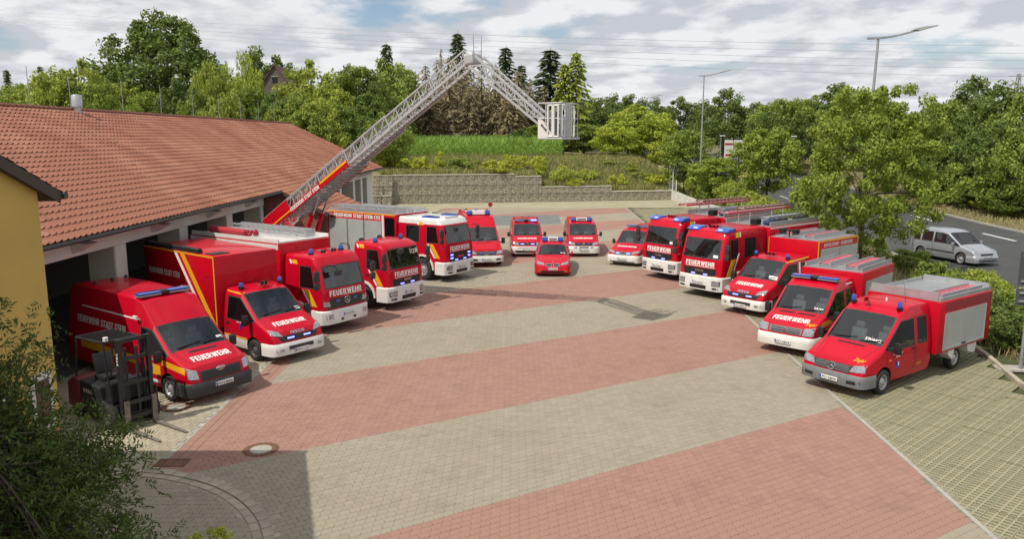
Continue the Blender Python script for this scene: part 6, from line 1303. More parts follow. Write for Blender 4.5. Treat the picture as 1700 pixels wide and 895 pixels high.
for sg in (1, -1): mb.path([(-.32, sg * .48, .5), (-.52, sg * .46, 1.35), (-.62, sg * .44, 2.08), (-1.85, sg * .44, 2.05), (-1.98, sg * .46, 1.0)], .028, 6)
mb.bar((-.62, -.44, 2.08), (-.62, .44, 2.08), .05, .05).bar((-1.85, -.44, 2.05), (-1.85, .44, 2.05), .05, .05); v.part(mb, 'overhead_guard', ['forkblack'])
for k in range(6): mb = MB(); mb.bar((-.72 - k * .19, -.43, 2.08), (-.72 - k * .19, .43, 2.08), .03, .05); v.part(mb, 'guard_bar', ['forkblack'])
mb = MB(); mb.box(-1.55, -1.05, -.24, .24, .98, 1.12); mb.prism([(-1.5, 1.1), (-1.38, 1.12), (-1.52, 1.62), (-1.64, 1.60)], -.23, .23); v.part(mb, 'seat', ['forkblack'], bev=.03, smooth=40); wheel_steer(v, -.85, .0, 1.22)
mb = MB(); mb.box(-.70, -.42, -.46, .46, .6, 1.12); v.part(mb, 'dashboard', ['forkblack'], bev=.04)
for sg in (1, -1):
    mb = MB(); mb.box(-.17, -.05, sg * .36 - .05, sg * .36 + .05, .08, 2.22).box(-.24, -.19, sg * .26 - .04, sg * .26 + .04, .1, 2.18); v.part(mb, 'mast_rail', ['forkblack'], bev=.008)
    mb = MB(); mb.tube((-.24, sg * .14, .15), (-.24, sg * .14, 1.95), .035, .035, 8); v.part(mb, 'lift_cylinder', ['plastic'], smooth=40)
    mb = MB(); mb.bar((.02, sg * .34, .72), (.02, sg * .34, .06), .12, .05, 0, (1, 0, 0)); mb.add([(0, sg * .34 - .06, .03), (1.3, sg * .34 - .035, .03), (1.3, sg * .34 + .035, .03), (0, sg * .34 + .06, .03), (0, sg * .34 - .06, .075), (1.3, sg * .34 - .035, .04), (1.3, sg * .34 + .035, .04), (0, sg * .34 + .06, .075)], [(3, 2, 1, 0), (4, 5, 6, 7), (0, 1, 5, 4), (1, 2, 6, 5), (2, 3, 7, 6), (3, 0, 4, 7)]); v.part(mb, 'fork', ['forksteel'])
for z in (.32, 1.12, 1.72, 2.17): mb = MB(); mb.bar((-.11, -.36, z), (-.11, .36, z), .06, .09); v.part(mb, 'mast_crossbar', ['forkblack'])
mb = MB(); mb.bar((-.02, -.46, .30), (-.02, .46, .30), .05, .10).bar((-.02, -.46, .66), (-.02, .46, .66), .05, .09).bar((-.02, -.44, .3), (-.02, -.44, .95), .04, .04).bar((-.02, .44, .3), (-.02, .44, .95), .04, .04); v.part(mb, 'carriage', ['forkblack'])
wheels(v, (-.42,), .60, .30, .20, .17, True); wheels(v, (-1.95,), .54, .24, .17, .13, True); tv_, tf_ = textmesh('STILL', .03)
for sg in (-1,): mb = MB(); mb.v = [(-.11 - b * .07, -.4105, 1.75 + a * .32) for a, b in tv_]; mb.f = tf_; mb.m = [0] * len(tf_); v.part(mb, 'lettering', ['lettering'], fixn=False)
mb = MB(); mb.lathe([(0, 0), (.06, 0), (.06, .09), (0, .1)], (-.64, -.36, 2.11), n=10); v.part(mb, 'work_light', ['platewhite'])
# ================================================================ VEGETATION
def leafmat(name, c, isl=.38, ov=.14, tr=.38): mat(name, c, .55, island=isl, objvar=ov, trans=tr, spec=.25)
leafmat('leaf_dark', (.150, .210, .048)); leafmat('leaf_mid', (.245, .315, .058)); leafmat('leaf_light', (.36, .415, .07)); leafmat('leaf_yellow', (.46, .50, .06)); leafmat('leaf_conifer', (.13, .18, .07)); leafmat('leaf_dead', (.40, .335, .20), ov=.2)
leafmat('leaf_lime', (.40, .46, .065)); leafmat('leaf_road', (.275, .345, .055)); leafmat('leaf_front', (.105, .155, .036), .5); leafmat('corn', (.27, .42, .08), .3, 0); leafmat('drygrass', (.42, .36, .17), .4, 0); leafmat('greengrass', (.19, .27, .055), .4, 0)
mat('bark', (.085, .068, .050), .95, var=.3, vscale=6, bump=.6, bscale=20); mat('barkgrey', (.15, .14, .12), .95, var=.3, vscale=6)
def quads_from(c, a, b):
    """rhombic leaves: centre c, half axes a (long) and b"""
    n = len(c); v = np.stack([c - a, c - .15 * a + b, c + a, c - .15 * a - b], 1).reshape(-1, 3); f = np.arange(4 * n).reshape(n, 4); return v, f
def unit(v): return v / np.maximum(np.linalg.norm(v, axis=-1, keepdims=True), 1e-6)
def leaves(g, centres, radii, per, size, flat=.75, up=.35, aspect=.5, hang=0.):
    k = len(centres); d = unit(g.normal(size=(k * per, 3))); rr = np.repeat(radii, per) * g.random(k * per) ** .45
    off = d * rr[:, None]; off[:, 2] *= flat; c = np.repeat(centres, per, 0) + off
    n = unit(d * .7 + g.normal(size=d.shape) * .6 + np.array([0, 0, up])); t = unit(np.cross(n, g.normal(size=n.shape)) - np.array([0, 0, hang])); b = unit(np.cross(n, t)); s = size * (.6 + .8 * g.random(len(c)))[:, None]
    return c, t * s * .5, b * s * .5 * aspect
def limb(mb, p, q, r0, r1, bend=.12, n=4, g=random):
    p = Vector(p); q = Vector(q); L_ = (q - p).length; pts = [p]
    for k in range(1, n): t = k / n; pts.append(p.lerp(q, t) + Vector((g.uniform(-1, 1), g.uniform(-1, 1), g.uniform(-.3, 1))) * bend * L_ * .35)
    pts.append(q)
    for k in range(n): mb.tube(pts[k], pts[k + 1], r0 + (r1 - r0) * k / n, r0 + (r1 - r0) * (k + 1) / n, 7, cap=False)
ARCH = {}
def broadleaf(key, lm, seed, H=10., Rr=4., low=.28, ncl=70, per=95, size=.40, clr=.24, trunk=.22, flat=.8, droop=0., squash=1., aspect=.55, top=1.):
    g = np.random.default_rng(seed); rr_ = random.Random(seed); cz = H * (low + 1) / 2; hz = H * (1 - low) / 2
    C = []
    while len(C) < ncl:
        d = unit(g.normal(size=3)); r_ = .45 + .55 * g.random() ** .6; p = d * r_; lim = 1 + .18 * math.sin(3 * math.atan2(p[1], p[0]) + seed) + .12 * math.sin(5 * p[2] + seed)
        q = np.array([p[0] * Rr * lim, p[1] * Rr * lim, cz + p[2] * hz * (top if p[2] > 0 else 1)])
        if all(np.linalg.norm(q - c) > Rr * .20 for c in C[-25:]): C.append(q)
    C = np.array(C); C[:, :2] *= (1 - .45 * np.clip((C[:, 2] - cz) / hz, 0, 1) ** 2)[:, None]; rad = Rr * clr * (.7 + .7 * g.random(len(C))) * (1 - .25 * np.clip((C[:, 2] - cz) / hz, 0, 1))
    c, a, b = leaves(g, C, rad, per, size, flat, aspect=aspect, hang=droop); v, f = quads_from(c, a, b)
    cm = npmesh('crown', v, f, [lm]); mb = MB(); mb.tube((0, 0, -.4), (.05, 0, H * low), trunk * 1.25, trunk * .9, 9, cap=False); limb(mb, (.05, 0, H * low), (0, 0, H * .82), trunk * .9, trunk * .15, .08, 5, rr_)
    for q in C[g.permutation(len(C))[:16]]: s = rr_.uniform(.22, .62) * H; s = min(s, q[2] - .3); limb(mb, (.03, 0, max(s, H * low * .8)), tuple(q), trunk * .42, trunk * .06, .2, 4, rr_)
    ARCH[key] = (mb.mesh('trunk', ['bark'], 60, fixn=False), cm, H, Rr)
def conifer(key, lm, seed, H=12., Rr=2.2, dead=False):
    g = np.random.default_rng(seed); rr_ = random.Random(seed); C, A_, B_ = [], [], []; mb = MB(); mb.tube((0, 0, -.4), (0, 0, H * .985), .17, .015, 8, cap=False); nl = 30
    for k in range(nl):
        t = (k / nl) ** .92; z = H * (.10 + .88 * t); L_ = Rr * (1 - t) ** .75 * (.72 + .5 * g.random()) + .14; nb = 9 if not dead else 7
        for j in range(nb):
            az = 2 * math.pi * (j / nb) + g.random() * .7 + k; Lj = L_ * (.45 + .75 * g.random() ** 1.2) * (1.25 if dead and g.random() < .2 else 1)
            if dead and g.random() < .25: continue
            d = np.array([math.cos(az), math.sin(az), 0]); tip = np.array([0, 0, z]) + d * Lj + np.array([0, 0, (-.7 if dead else -.32) * Lj * (.6 + .8 * g.random()) + .1])
            mb.tube((0, 0, z), tuple(tip), .022, .006, 4, cap=False); m_ = max(4, int((22 if dead else 15) * Lj / Rr) + 2)
            u = g.random(m_) ** .7; p = np.array([0, 0, z]) * (1 - u)[:, None] + tip * u[:, None]; side = np.array([-d[1], d[0], 0]) * (g.random(m_) - .5)[:, None] * .9
            ax = unit(d * .8 + side * 1.5 + np.array([0, 0, -.45]) * (1.6 if dead else 1) + g.normal(size=(m_, 3)) * .2); s = (.20 + .22 * g.random(m_))[:, None] * (1.1 if not dead else .9)
            C.append(p + ax * s * .6 - np.array([0, 0, .05])); A_.append(ax * s); n = unit(g.normal(size=(m_, 3)) * .5 + np.array([0, 0, 1])); B_.append(unit(np.cross(n, ax)) * s * (.36 if not dead else .20))
    v, f = quads_from(np.concatenate(C), np.concatenate(A_), np.concatenate(B_)); ARCH[key] = (mb.mesh('trunk', ['bark'], 60, fixn=False), npmesh('crown', v, f, [lm]), H, Rr)
broadleaf('oak', 'leaf_dark', 3, 16, 7.4, .16, 220, 110, .44, .165, .45); broadleaf('dark', 'leaf_dark', 5, 10, 4.0, .18, 80, 110, .36, .25); broadleaf('dark2', 'leaf_dark', 8, 11, 4.2, .15, 90, 110, .36, .23)
broadleaf('mid', 'leaf_mid', 11, 10, 3.8, .15, 85, 110, .36, .24); broadleaf('mid2', 'leaf_mid', 14, 9, 4.0, .12, 85, 110, .34, .24); broadleaf('light', 'leaf_light', 17, 9, 3.6, .12, 80, 110, .34, .24); broadleaf('light2', 'leaf_light', 21, 8, 3.8, .10, 80, 110, .32, .24)
broadleaf('willow', 'leaf_light', 23, 9, 2.6, .12, 70, 120, .42, .26, flat=1.5, droop=1.6, aspect=.28); broadleaf('road', 'leaf_road', 29, 9, 3.7, .14, 250, 190, .155, .118, .10, top=1.0); broadleaf('road2', 'leaf_road', 31, 7, 2.8, .24, 90, 140, .24, .2, .10)
conifer('spruce', 'leaf_conifer', 41); conifer('spruce2', 'leaf_conifer', 43, 12, 2.6); conifer('deadspruce', 'leaf_dead', 47, 12, 3.2, True); conifer('deadspruce2', 'leaf_dead', 53, 12, 2.8, True); broadleaf('deadmass', 'leaf_dead', 79, 12, 3.0, .10, 90, 100, .45, .26, .14, flat=1.5, droop=2.0, aspect=.22); broadleaf('lime', 'leaf_lime', 73, 9, 3.6, .12, 90, 120, .30, .23); conifer('larch', 'leaf_light', 59, 11, 3.0)
broadleaf('bush', 'leaf_mid', 61, 1.6, 1.05, .02, 30, 90, .15, .32, .03); broadleaf('bushdark', 'leaf_dark', 63, 1.7, 1.15, .02, 34, 100, .15, .32, .03); broadleaf('bushyellow', 'leaf_yellow', 67, 1.4, 1.0, .02, 28, 70, .17, .34, .03); broadleaf('bushlight', 'leaf_light', 69, 1.6, 1.1, .02, 30, 90, .15, .32, .03)
broadleaf('sapling', 'leaf_yellow', 71, 3.0, .55, .1, 26, 40, .17, .5, .025)
TC, TS = math.cos(R(9.73)), math.sin(R(9.73))
def atpix(px, py, Y):
    a = (px - 850) / 1280; b = (447.5 - py) / 1280; d = (a, TC + b * TS, -TS + b * TC); t = Y / d[1]; return d[0] * t, Y, 6.9 + d[2] * t
def gz(X, Y):
    X_, Y_ = np.array(float(X)), np.array(float(Y))
    if X < 23 and Y > float(wally(X_)) + .5: return float(hemb(X_, Y_))
    return float(zr(X_, Y_))
trng = random.Random(5)
def tree(key, x, y, z, sz, sxy, name, label, cat='tree', group=None):
    tr, cr_, H, Rr = ARCH[key]; e = thing(name, label, cat, (x, y, z - .05), trng.uniform(0, 6.28), group); e.scale = (sxy, sxy, sz); O('trunk' if cat == 'tree' else 'stems', tr, e); O('crown' if cat == 'tree' else 'foliage', cr_, e); return e
def tpix(key, px, pytop, D, wpx, name, label, group=None, zb=None, cat='tree'):
    X, Y, zt = atpix(px, pytop, D); z0 = gz(X, Y) if zb is None else zb; H, Rr = ARCH[key][2:]
    return tree(key, X, Y, z0, max(.2, (zt - z0) / H / .97), wpx / 1280 * D / (2 * Rr) / .98, name, label, cat, group)
G1, G2, G3, G4 = 'trees in the wood behind the garage', 'dying conifers behind the corn field', 'trees along and beyond the road', 'shrubs in the embankment bed'
tpix('oak', 268, 30, 98, 200, 'oak_tree', 'huge dark oak rising above the garage roof', G1)
for k, px, py, D, w in (('light', 122, 97, 88, 120), ('light2', 78, 118, 84, 90), ('light', 515, 98, 96, 120), ('light2', 545, 140, 92, 90)): tpix(k, px, py, D, w, 'broadleaf_tree', 'light green broadleaf tree behind the long garage roof', G1)
for k, px, py, D, w in (('willow', 348, 112, 90, 62), ('willow', 402, 100, 92, 74), ('willow', 328, 130, 88, 46)): tpix(k, px, py, D, w, 'willow_tree', 'pale drooping birch between the oak and the brick gable', G1)
for k, px, py, D, w in (('dark', 436, 84, 112, 110), ('dark2', 476, 110, 116, 90), ('mid', 590, 106, 100, 90), ('mid2', 648, 100, 108, 110), ('dark', 612, 140, 98, 80), ('mid', 28, 138, 100, 90), ('dark', 180, 118, 110, 110)): tpix(k, px, py, D, w, 'broadleaf_tree', 'green broadleaf tree in the wood behind the garage', G1)
for k, (px, py) in enumerate([(-10, 150), (35, 152), (80, 146), (125, 150), (165, 140), (205, 143), (245, 146), (290, 138), (330, 142), (372, 148), (410, 140), (450, 150), (488, 146), (525, 165), (560, 176), (600, 182), (640, 186), (470, 172), (505, 185)]):
    tpix(('mid2', 'light2', 'mid', 'dark2')[k % 4], px, py + trng.uniform(-6, 6), 82 + (k * 7) % 9, 78, 'bushy_tree', 'low bushy tree in the hedge line behind the garage ridge', G1)
for px, py, D in ((10, 114, 130), (66, 108, 128), (158, 104, 126)): tpix('spruce', px, py, D, 34, 'spruce_tree', 'small distant spruce at the far left skyline', G1)
for px, py, D, w in ((641, 70, 118, 52), (840, 76, 120, 58), (866, 106, 124, 44), (914, 80, 118, 84), (760, 52, 126, 60)): tpix('spruce2' if w > 40 else 'spruce', px, py, D, w * 1.3, 'spruce_tree', 'green spruce standing among the dying conifers', G2)
for px, py, D, w in ((690, 118, 116, 90), (725, 96, 118, 70), (756, 96, 117, 80), (800, 110, 116, 90), (838, 128, 117, 80), (880, 128, 116, 70), (780, 140, 112, 90), (712, 150, 112, 80), (842, 160, 112, 80), (663, 150, 113, 76), (905, 140, 115, 60), (732, 78, 122, 40), (706, 106, 113, 84), (745, 92, 114, 80), (776, 90, 115, 70), (822, 104, 114, 80), (860, 114, 113, 80), (680, 124, 112, 76), (815, 150, 122, 90), (770, 120, 123, 90), (735, 130, 121, 90), (690, 140, 122, 90), (860, 140, 122, 80)): tpix(trng.choice(['deadspruce', 'deadspruce2']), px, py, D, w, 'dead_spruce', 'brown withered spruce behind the corn field', G2)
for px, py, D, w in ((668, 150, 121, 84), (704, 148, 121, 84), (745, 146, 121, 90), (792, 148, 121, 90), (834, 156, 121, 84), (876, 158, 120, 80)): tpix('deadmass', px, py, D, w, 'dying_conifer', 'broad drooping half dead conifer behind the corn field', G2)
for px, py in ((786, 56), (799, 60)):
    X, Y, zt = atpix(px, py, 121); z0 = gz(X, Y); e = thing('bare_trunk', 'bare dead conifer pole sticking up above the ladder tip', 'tree', (X, Y, z0), 0, G2); mb = MB(); mb.tube((0, 0, -.3), (0, 0, zt - z0), .16, .03, 7)
    for k in range(14): a = trng.uniform(0, 6.28); zz_ = (zt - z0) * trng.uniform(.45, .97); mb.tube((0, 0, zz_), (.8 * math.cos(a), .8 * math.sin(a), zz_ - .1), .02, .008, 4)
    mb.obj('trunk', ['barkgrey'], e)
for px, py, w in ((957, 84, 74), (938, 104, 70)): tpix('larch', px, py, 114, w, 'larch_tree', 'yellow green larch above the rescue cage', G2)
for k, (px, py, D, w) in enumerate([(985, 165, 122, 80), (1015, 172, 130, 80), (900, 205, 106, 60), (935, 212, 105, 66), (862, 214, 104, 50), (970, 205, 106, 70), (1000, 210, 108, 70), (690, 226, 108, 60), (828, 222, 106, 46), (690, 165, 134, 90), (740, 160, 136, 90), (790, 158, 137, 90), (840, 160, 136, 90), (885, 165, 134, 90), (930, 160, 136, 90)]): tpix(('dark', 'dark2', 'mid')[k % 3], px, py, D, w, 'broadleaf_tree', 'dark green tree behind or beside the corn field', G2)
for k, (px, py, D, w) in enumerate([(1060, 178, 104, 120), (1020, 205, 100, 80), (1090, 205, 102, 80)]): tpix('lime', px, py, D, w, 'broadleaf_tree', 'bright yellow green tree right of the rescue cage', G3)
for k, (px, py, D, w) in enumerate([(1000, 166, 170, 80), (1045, 160, 175, 80), (1090, 165, 172, 70), (1130, 164, 178, 80), (1170, 168, 180, 70), (1255, 172, 180, 80), (1020, 158, 185, 60)]): tpix(('dark', 'dark2')[k % 2], px, py, D, w, 'broadleaf_tree', 'distant tree on the skyline beyond the road', G3)
tpix('dark2', 1206, 150, 128, 92, 'chestnut_tree', 'dense dark round tree behind the white sign board', G3, zb=2.2)
for k, (px, py, D, w) in enumerate([(1300, 163, 118, 104), (1268, 190, 112, 60), (1345, 160, 140, 90), (1390, 142, 120, 110), (1440, 150, 112, 100), (1480, 175, 96, 90), (1520, 185, 84, 80), (1330, 190, 108, 80)]): tpix(('mid', 'dark', 'mid2', 'dark2')[k % 4], px, py, D, w, 'broadleaf_tree', 'tree in the wood on the far side of the road', G3)
for k, (px, py, D, w) in enumerate([(1575, 165, 84, 110), (1625, 132, 88, 130), (1668, 142, 80, 130), (1710, 160, 72, 130), (1560, 205, 78, 90), (1600, 210, 74, 100), (1650, 205, 70, 110), (1700, 215, 66, 110), (1545, 235, 82, 80), (1745, 180, 70, 150)]): tpix(('mid', 'dark2', 'dark', 'mid2')[k % 4], px, py, D, w, 'broadleaf_tree', 'large tree in the dense wood right of the road', G3)
for k, (px, py, D, w) in enumerate([(1560, 275, 80, 70), (1595, 285, 76, 70), (1630, 290, 72, 80), (1670, 295, 68, 90), (1700, 300, 65, 80), (1535, 270, 84, 60), (1580, 310, 76, 60), (1615, 320, 72, 60), (1650, 325, 69, 60), (1690, 330, 66, 70)]): tpix(('mid2', 'dark', 'light2')[k % 3], px, py, D, w, 'bushy_tree', 'low branching tree at the foot of the right wood', G3)
tree('road', 17.4, 38.0, 0, 1.10, .96, 'roadside_tree', 'large leafy young tree before the street lamp, hanging over the trucks', 'tree', 'young trees on the verge')
tpix('road2', 1278, 214, 72, 112, 'roadside_tree', 'young tree at the roadside left of the large leafy tree', 'young trees on the verge', zb=.2)
tpix('road2', 1190, 262, 80, 88, 'roadside_tree', 'small young tree standing in the hedge', 'young trees on the verge', zb=.4); tpix('mid', 1140, 214, 88, 88, 'roadside_tree', 'dense young tree behind the mesh fence', 'young trees on the verge', zb=.8)
# shrubs on the embankment
for k, (px, py, w, D) in enumerate([(644, 258, 34, 86), (693, 264, 44, 85), (769, 264, 44, 86), (826, 268, 44, 85.5), (850, 260, 40, 88), (935, 278, 28, 86), (953, 298, 20, 85.5), (974, 284, 32, 88), (1027, 292, 24, 88), (1062, 288, 26, 91), (1087, 292, 36, 90), (672, 262, 24, 90), (895, 262, 22, 90), (1010, 280, 30, 94), (1045, 276, 26, 96)]):
    key = 'bush' if k in (2,) else ('bushyellow', 'bushlight')[k % 2 if k > 4 else 0]; tpix(key, px, py - 3, D, w * 1.25, 'shrub', 'bright green round shrub on the bank, fullest of the row' if k == 2 else 'yellow green shrub planted on the bank above the stone wall', G4, cat='shrub')
for px, py, D in ((731, 250, 87), (896, 258, 87), (1048, 268, 92)): tpix('sapling', px, py, D, 17, 'sapling', 'slender sapling on the bank above the stone wall', G4, cat='shrub')
# hedge along the verge
hed = [(18.0, 25.5, 1.0, 1.05, 'bushdark'), (17.2, 27.4, 1.0, 1.1, 'bushdark'), (18.7, 28.8, 1.0, 1.0, 'bush'), (19.4, 31.2, .95, 1.0, 'bushlight'), (20.6, 33.5, .9, 1.0, 'bushlight'), (18.4, 31.0, .9, 1.0, 'bushdark'), (20.0, 36.0, .9, 1.0, 'bush'), (16.6, 24.6, .85, 1.0, 'bushdark'), (20.8, 40, .9, 1.1, 'bush'), (21, 45, .9, 1.2, 'bush'), (16.3, 26.2, .9, 1.0, 'bushdark'), (17.6, 29.6, .95, 1.0, 'bush'), (19.0, 33.2, .9, 1.05, 'bush'), (20.2, 31.5, .8, 1.0, 'bushlight'), (17.4, 23.6, .8, .9, 'bushdark')]
for k, (x, y, a, b, key) in enumerate(hed): tree(key, x, y, 0, a * .82, b * .9, 'hedge_shrub', 'green hedge shrub on the verge behind the nearest crew cab trucks', 'shrub', 'hedge shrubs on the verge')
for k, (x, y, a) in enumerate([(20.5, 64, 1.1), (21.3, 61.5, .9), (21.6, 67.5, 1.2), (21.4, 70, 1.3), (21.6, 71.5, 1.4), (21.2, 75, 1.5), (22.0, 77, 1.5), (20.6, 79.5, 1.6), (21.8, 82, 1.6), (20.4, 84.5, 1.7), (22.0, 73.5, 1.3), (22.2, 66, .9), (22.4, 80, 1.4), (23.2, 62, .8), (23.0, 58, .7)]): tree(('bushlight', 'bush')[k % 3 == 1], x, y, gz(x, y), a, 1.35, 'hedge_shrub', 'light green hedge shrub beside the pale low wall', 'shrub', 'hedge shrubs by the low wall')
# corn field
g = np.random.default_rng(2); C, A_, B_ = [], [], []
cx_, cy_ = np.meshgrid(np.arange(-24, 6.5, .28), np.arange(0, 11, .7)); P = np.stack([cx_.ravel(), cy_.ravel()], 1) + g.normal(0, .06, (cx_.size, 2)); Yw = wally(P[:, 0]) + 13.5 + P[:, 1]; Zw = hemb(P[:, 0], Yw)
for k in range(9):
    az = g.random(len(P)) * 6.28; L_ = .35 + .2 * g.random(len(P)); d = np.stack([np.cos(az) * .75, np.sin(az) * .75, np.full(len(P), .55 if k < 6 else 1.2)], 1); c = np.stack([P[:, 0], Yw, Zw + .35 + k * .19], 1) + d * L_[:, None] * .7
    C.append(c); A_.append(unit(d) * L_[:, None]); B_.append(unit(np.cross(d, g.normal(size=d.shape))) * .045)
v, f = quads_from(np.concatenate(C), np.concatenate(A_), np.concatenate(B_)); tag(O('corn_field', npmesh('corn_field', v, f, ['corn'])), 'dense green corn field behind the planted bank', 'corn', kind='stuff')
def blades(name, P3, h, w, m, label, seed, parent=None):
    g = np.random.default_rng(seed); n = len(P3); a = np.stack([g.normal(0, .35, n), g.normal(0, .35, n), np.ones(n)], 1) * (h * (.5 + g.random(n)))[:, None] * .5; az = g.random(n) * 6.28; b = np.stack([np.cos(az), np.sin(az), np.zeros(n)], 1) * w
    v, f = quads_from(P3 + a * .9, a, b); o = tag(O(name, npmesh(name, v, f, [m])), label, 'grass', kind='stuff'); return o
n = 26000; X = g.uniform(-14, 20, n); Y = wally(X) + .7 + g.random(n) ** 1.2 * 13; blades('dry_grass', np.stack([X, Y, hemb(X, Y)], 1), .55, .03, 'drygrass', 'dry yellow grass on the bank above the stone wall', 3)
n = 22000; X = g.uniform(-14, 20, n); Y = wally(X) + .7 + g.random(n) * 13; blades('bank_grass', np.stack([X, Y, hemb(X, Y)], 1), .5, .035, 'greengrass', 'green grass tufts between the bank shrubs', 4)
n = 22000; Y = 10.5 + g.random(n) ** 1.4 * 60; X = np.interp(Y, KX, KV) + .1 + g.random(n) * np.interp(Y, [10, 24, 76], [5.8, 6.0, 7]); keep = g.random(n) < np.clip(.25 + .75 * (np.sin(X * .9 + Y * .35) * np.cos(Y * .4 - X * .3)) + .25 * (X > 12.5), .1, 1); X, Y = X[keep], Y[keep]
blades('joint_grass', np.stack([X, Y, np.full(len(X), -.035)], 1), .06, .009, 'greengrass', 'short grass growing in the parking bay grid', 5)
n = 16000; Y = g.uniform(14, 95, n); X = np.interp(Y, [14, 24, 45, 72, 95], [14.7, 15.5, 17.8, 19.5, 20]) + g.random(n) * (np.array(rL(Y)) - .4 - np.interp(Y, [14, 24, 45, 72, 95], [14.7, 15.5, 17.8, 19.5, 20])); blades('verge_grass', np.stack([X, Y, zr(X, Y)], 1), .28, .02, 'drygrass', 'sparse dry grass on the verge between bays and road', 6)
n = 16000; Y = g.uniform(45, 140, n); X = rR(Y) + .4 + g.random(n) * 7; blades('roadside_grass', np.stack([X, Y, zr(X, Y)], 1), .22, .03, 'drygrass', 'dry brown grass strip on the far side of the road', 7)
# foreground tree at the left
def front_tree():
    g = np.random.default_rng(77); e = thing('foreground_tree', 'dark feathery tree in front of the ochre house, nearest the camera', 'tree', (-6.15, 9.0, 0)); mb = MB(); rr_ = random.Random(4); mb.tube((-.5, 0, -.3), (-.4, .1, 1.3), .13, .11, 9, cap=False)
    tips = []
    ell = [((-1.3, .3, 2.3), (1.5, 1.3, 1.55)), ((-.2, .2, 1.9), (1.25, 1.2, 1.35)), ((.75, .4, 1.2), (.9, .9, .85)), ((-1.75, .9, 3.6), (.8, .8, 1.1)), ((.2, .8, 2.5), (.7, .8, .65)), ((-.75, 1.0, 3.55), (.6, .6, .95)), ((-.9, .6, 2.6), (.9, .8, .9))]
    for c_, r_ in ell:
        for k in range(int(42 * r_[0] * r_[2]) + 10): d = unit(g.normal(size=3)) * (.55 + .45 * g.random()); tips.append(np.array(c_) + d * np.array(r_))
    for t in tips: s = Vector((-.4, .1, 1.3)).lerp(Vector((-.6, .3, 3.2)), rr_.random()); limb(mb, s, tuple(t), .022, .005, .2, 3, rr_)
    C, A_, B_ = [], [], []
    for t in tips:
        for w in range(15):
            d0 = unit(g.normal(size=3) + np.array([0, 0, -.15])); p0 = t + g.normal(size=3) * .20; L_ = .17 + .14 * g.random(); sd_ = unit(np.cross(d0, g.normal(size=3))); m_ = 11
            u = np.linspace(.1, 1, m_); c = p0 + d0 * L_ * u[:, None] + np.array([0, 0, -.06]) * (u ** 2)[:, None]; sg = np.where(np.arange(m_) % 2 == 0, 1, -1)[:, None]; a = unit(d0 * .55 + sd_ * sg + g.normal(size=(m_, 3)) * .25) * .044; C.append(c + a); A_.append(a); nrm = unit(np.cross(a, g.normal(size=(m_, 3)))); B_.append(nrm * .013)
    v, f = quads_from(np.concatenate(C), np.concatenate(A_), np.concatenate(B_)); mb.obj('trunk', ['bark'], e, 60, fixn=False); O('crown', npmesh('crown', v, f, ['leaf_front']), e)
front_tree()
tree('bushyellow', -5.05, 11.75, 0, .36, .4, 'garden_shrub', 'small bright yellow green shrub at the bottom edge by the round kerb', 'shrub')
# ================================================================ STREET FURNITURE
def lamp(x, y, z, H, label, lean=.0):
    e = thing('street_lamp', label, 'street lamp', (x, y, z), 0, 'tall street lamps along the road'); mb = MB(); mb.tube((0, 0, -.2), (lean, 0, H), .11, .06, 10); mb.obj('pole', ['galv'], e, 40)
    pts = [Vector((lean - .55 + 2.5 * t, 0, H + .02 + .0 * t + .42 * t ** 2.2)) for t in np.linspace(0, 1, 9)]; mb = MB()
    for a, b in zip(pts, pts[1:]): mb.bar(a, b, .16, .09)
    mb.obj('arm', ['galv'], e); mb = MB(); p = pts[-1]; mb.prism([(p.x - .25, p.z - .02), (p.x + .1, p.z - .06), (p.x + 1.0, p.z + .18), (p.x + 1.0, p.z + .24), (p.x + .3, p.z + .16), (p.x - .2, p.z + .06)], -.16, .16); mb.obj('lamp_head', ['aluwhite'], e, bev=.02)
lamp(18.55, 41, 0, 11.9, 'tall street lamp with curved arm behind the large leafy tree', .25); lamp(20.6, 85, 1.2, 12.2, 'second street lamp with curved arm rising behind the hedge'); lamp(24.0, 140, 2.6, 11.2, 'farthest street lamp with its arm above the trees')
for px, py, D, l in ((1197, 226, 105, 'small lamp post left of the white sign board'), (1316, 227, 95, 'small lamp post among the trees right of the sign board')):
    X, Y, zt = atpix(px, py, D); z0 = gz(X, Y); e = thing('small_lamp', l, 'street lamp', (X, Y, z0), 0, 'small lamp posts by the road'); mb = MB(); mb.tube((0, 0, 0), (0, 0, zt - z0), .06, .045, 8); mb.obj('pole', ['galv'], e); mb = MB(); mb.box(-.15, .5, -.14, .14, zt - z0, zt - z0 + .13); mb.obj('lamp_head', ['plasterwhite'], e, bev=.03)
X, Y, zt = atpix(1218, 232, 112); e = thing('sign_board', 'white advertising board with red band at the far roadside', 'sign', (X, Y, gz(X, Y))); hh = zt - gz(X, Y)
for k in (-1, 1):
    mb = MB(); mb.box(k * .66 - .6, k * .66 + .6, -.05, .05, hh - 2.6, hh); p = mb.obj('panel', ['plasterwhite'], e); mb = MB(); mb.box(k * .66 - .55, k * .66 + .55, -.06, -.052, hh - .75, hh - .45).box(k * .66 - .4, k * .66 + .3, -.06, -.052, hh - 1.5, hh - 1.4, 1).box(k * .66 - .4, k * .66 + .45, -.06, -.052, hh - 2.3, hh - 2.0, 0); mb.obj('red_band', ['hose', 'greyplastic'], p); mb = MB(); mb.bar((k * .66, .05, -.5), (k * .66, .05, hh - 2.6), .1, .1); mb.obj('post', ['galv'], e)
X, Y, zt = atpix(1238, 264, 104); e = MB(); n_ = 14
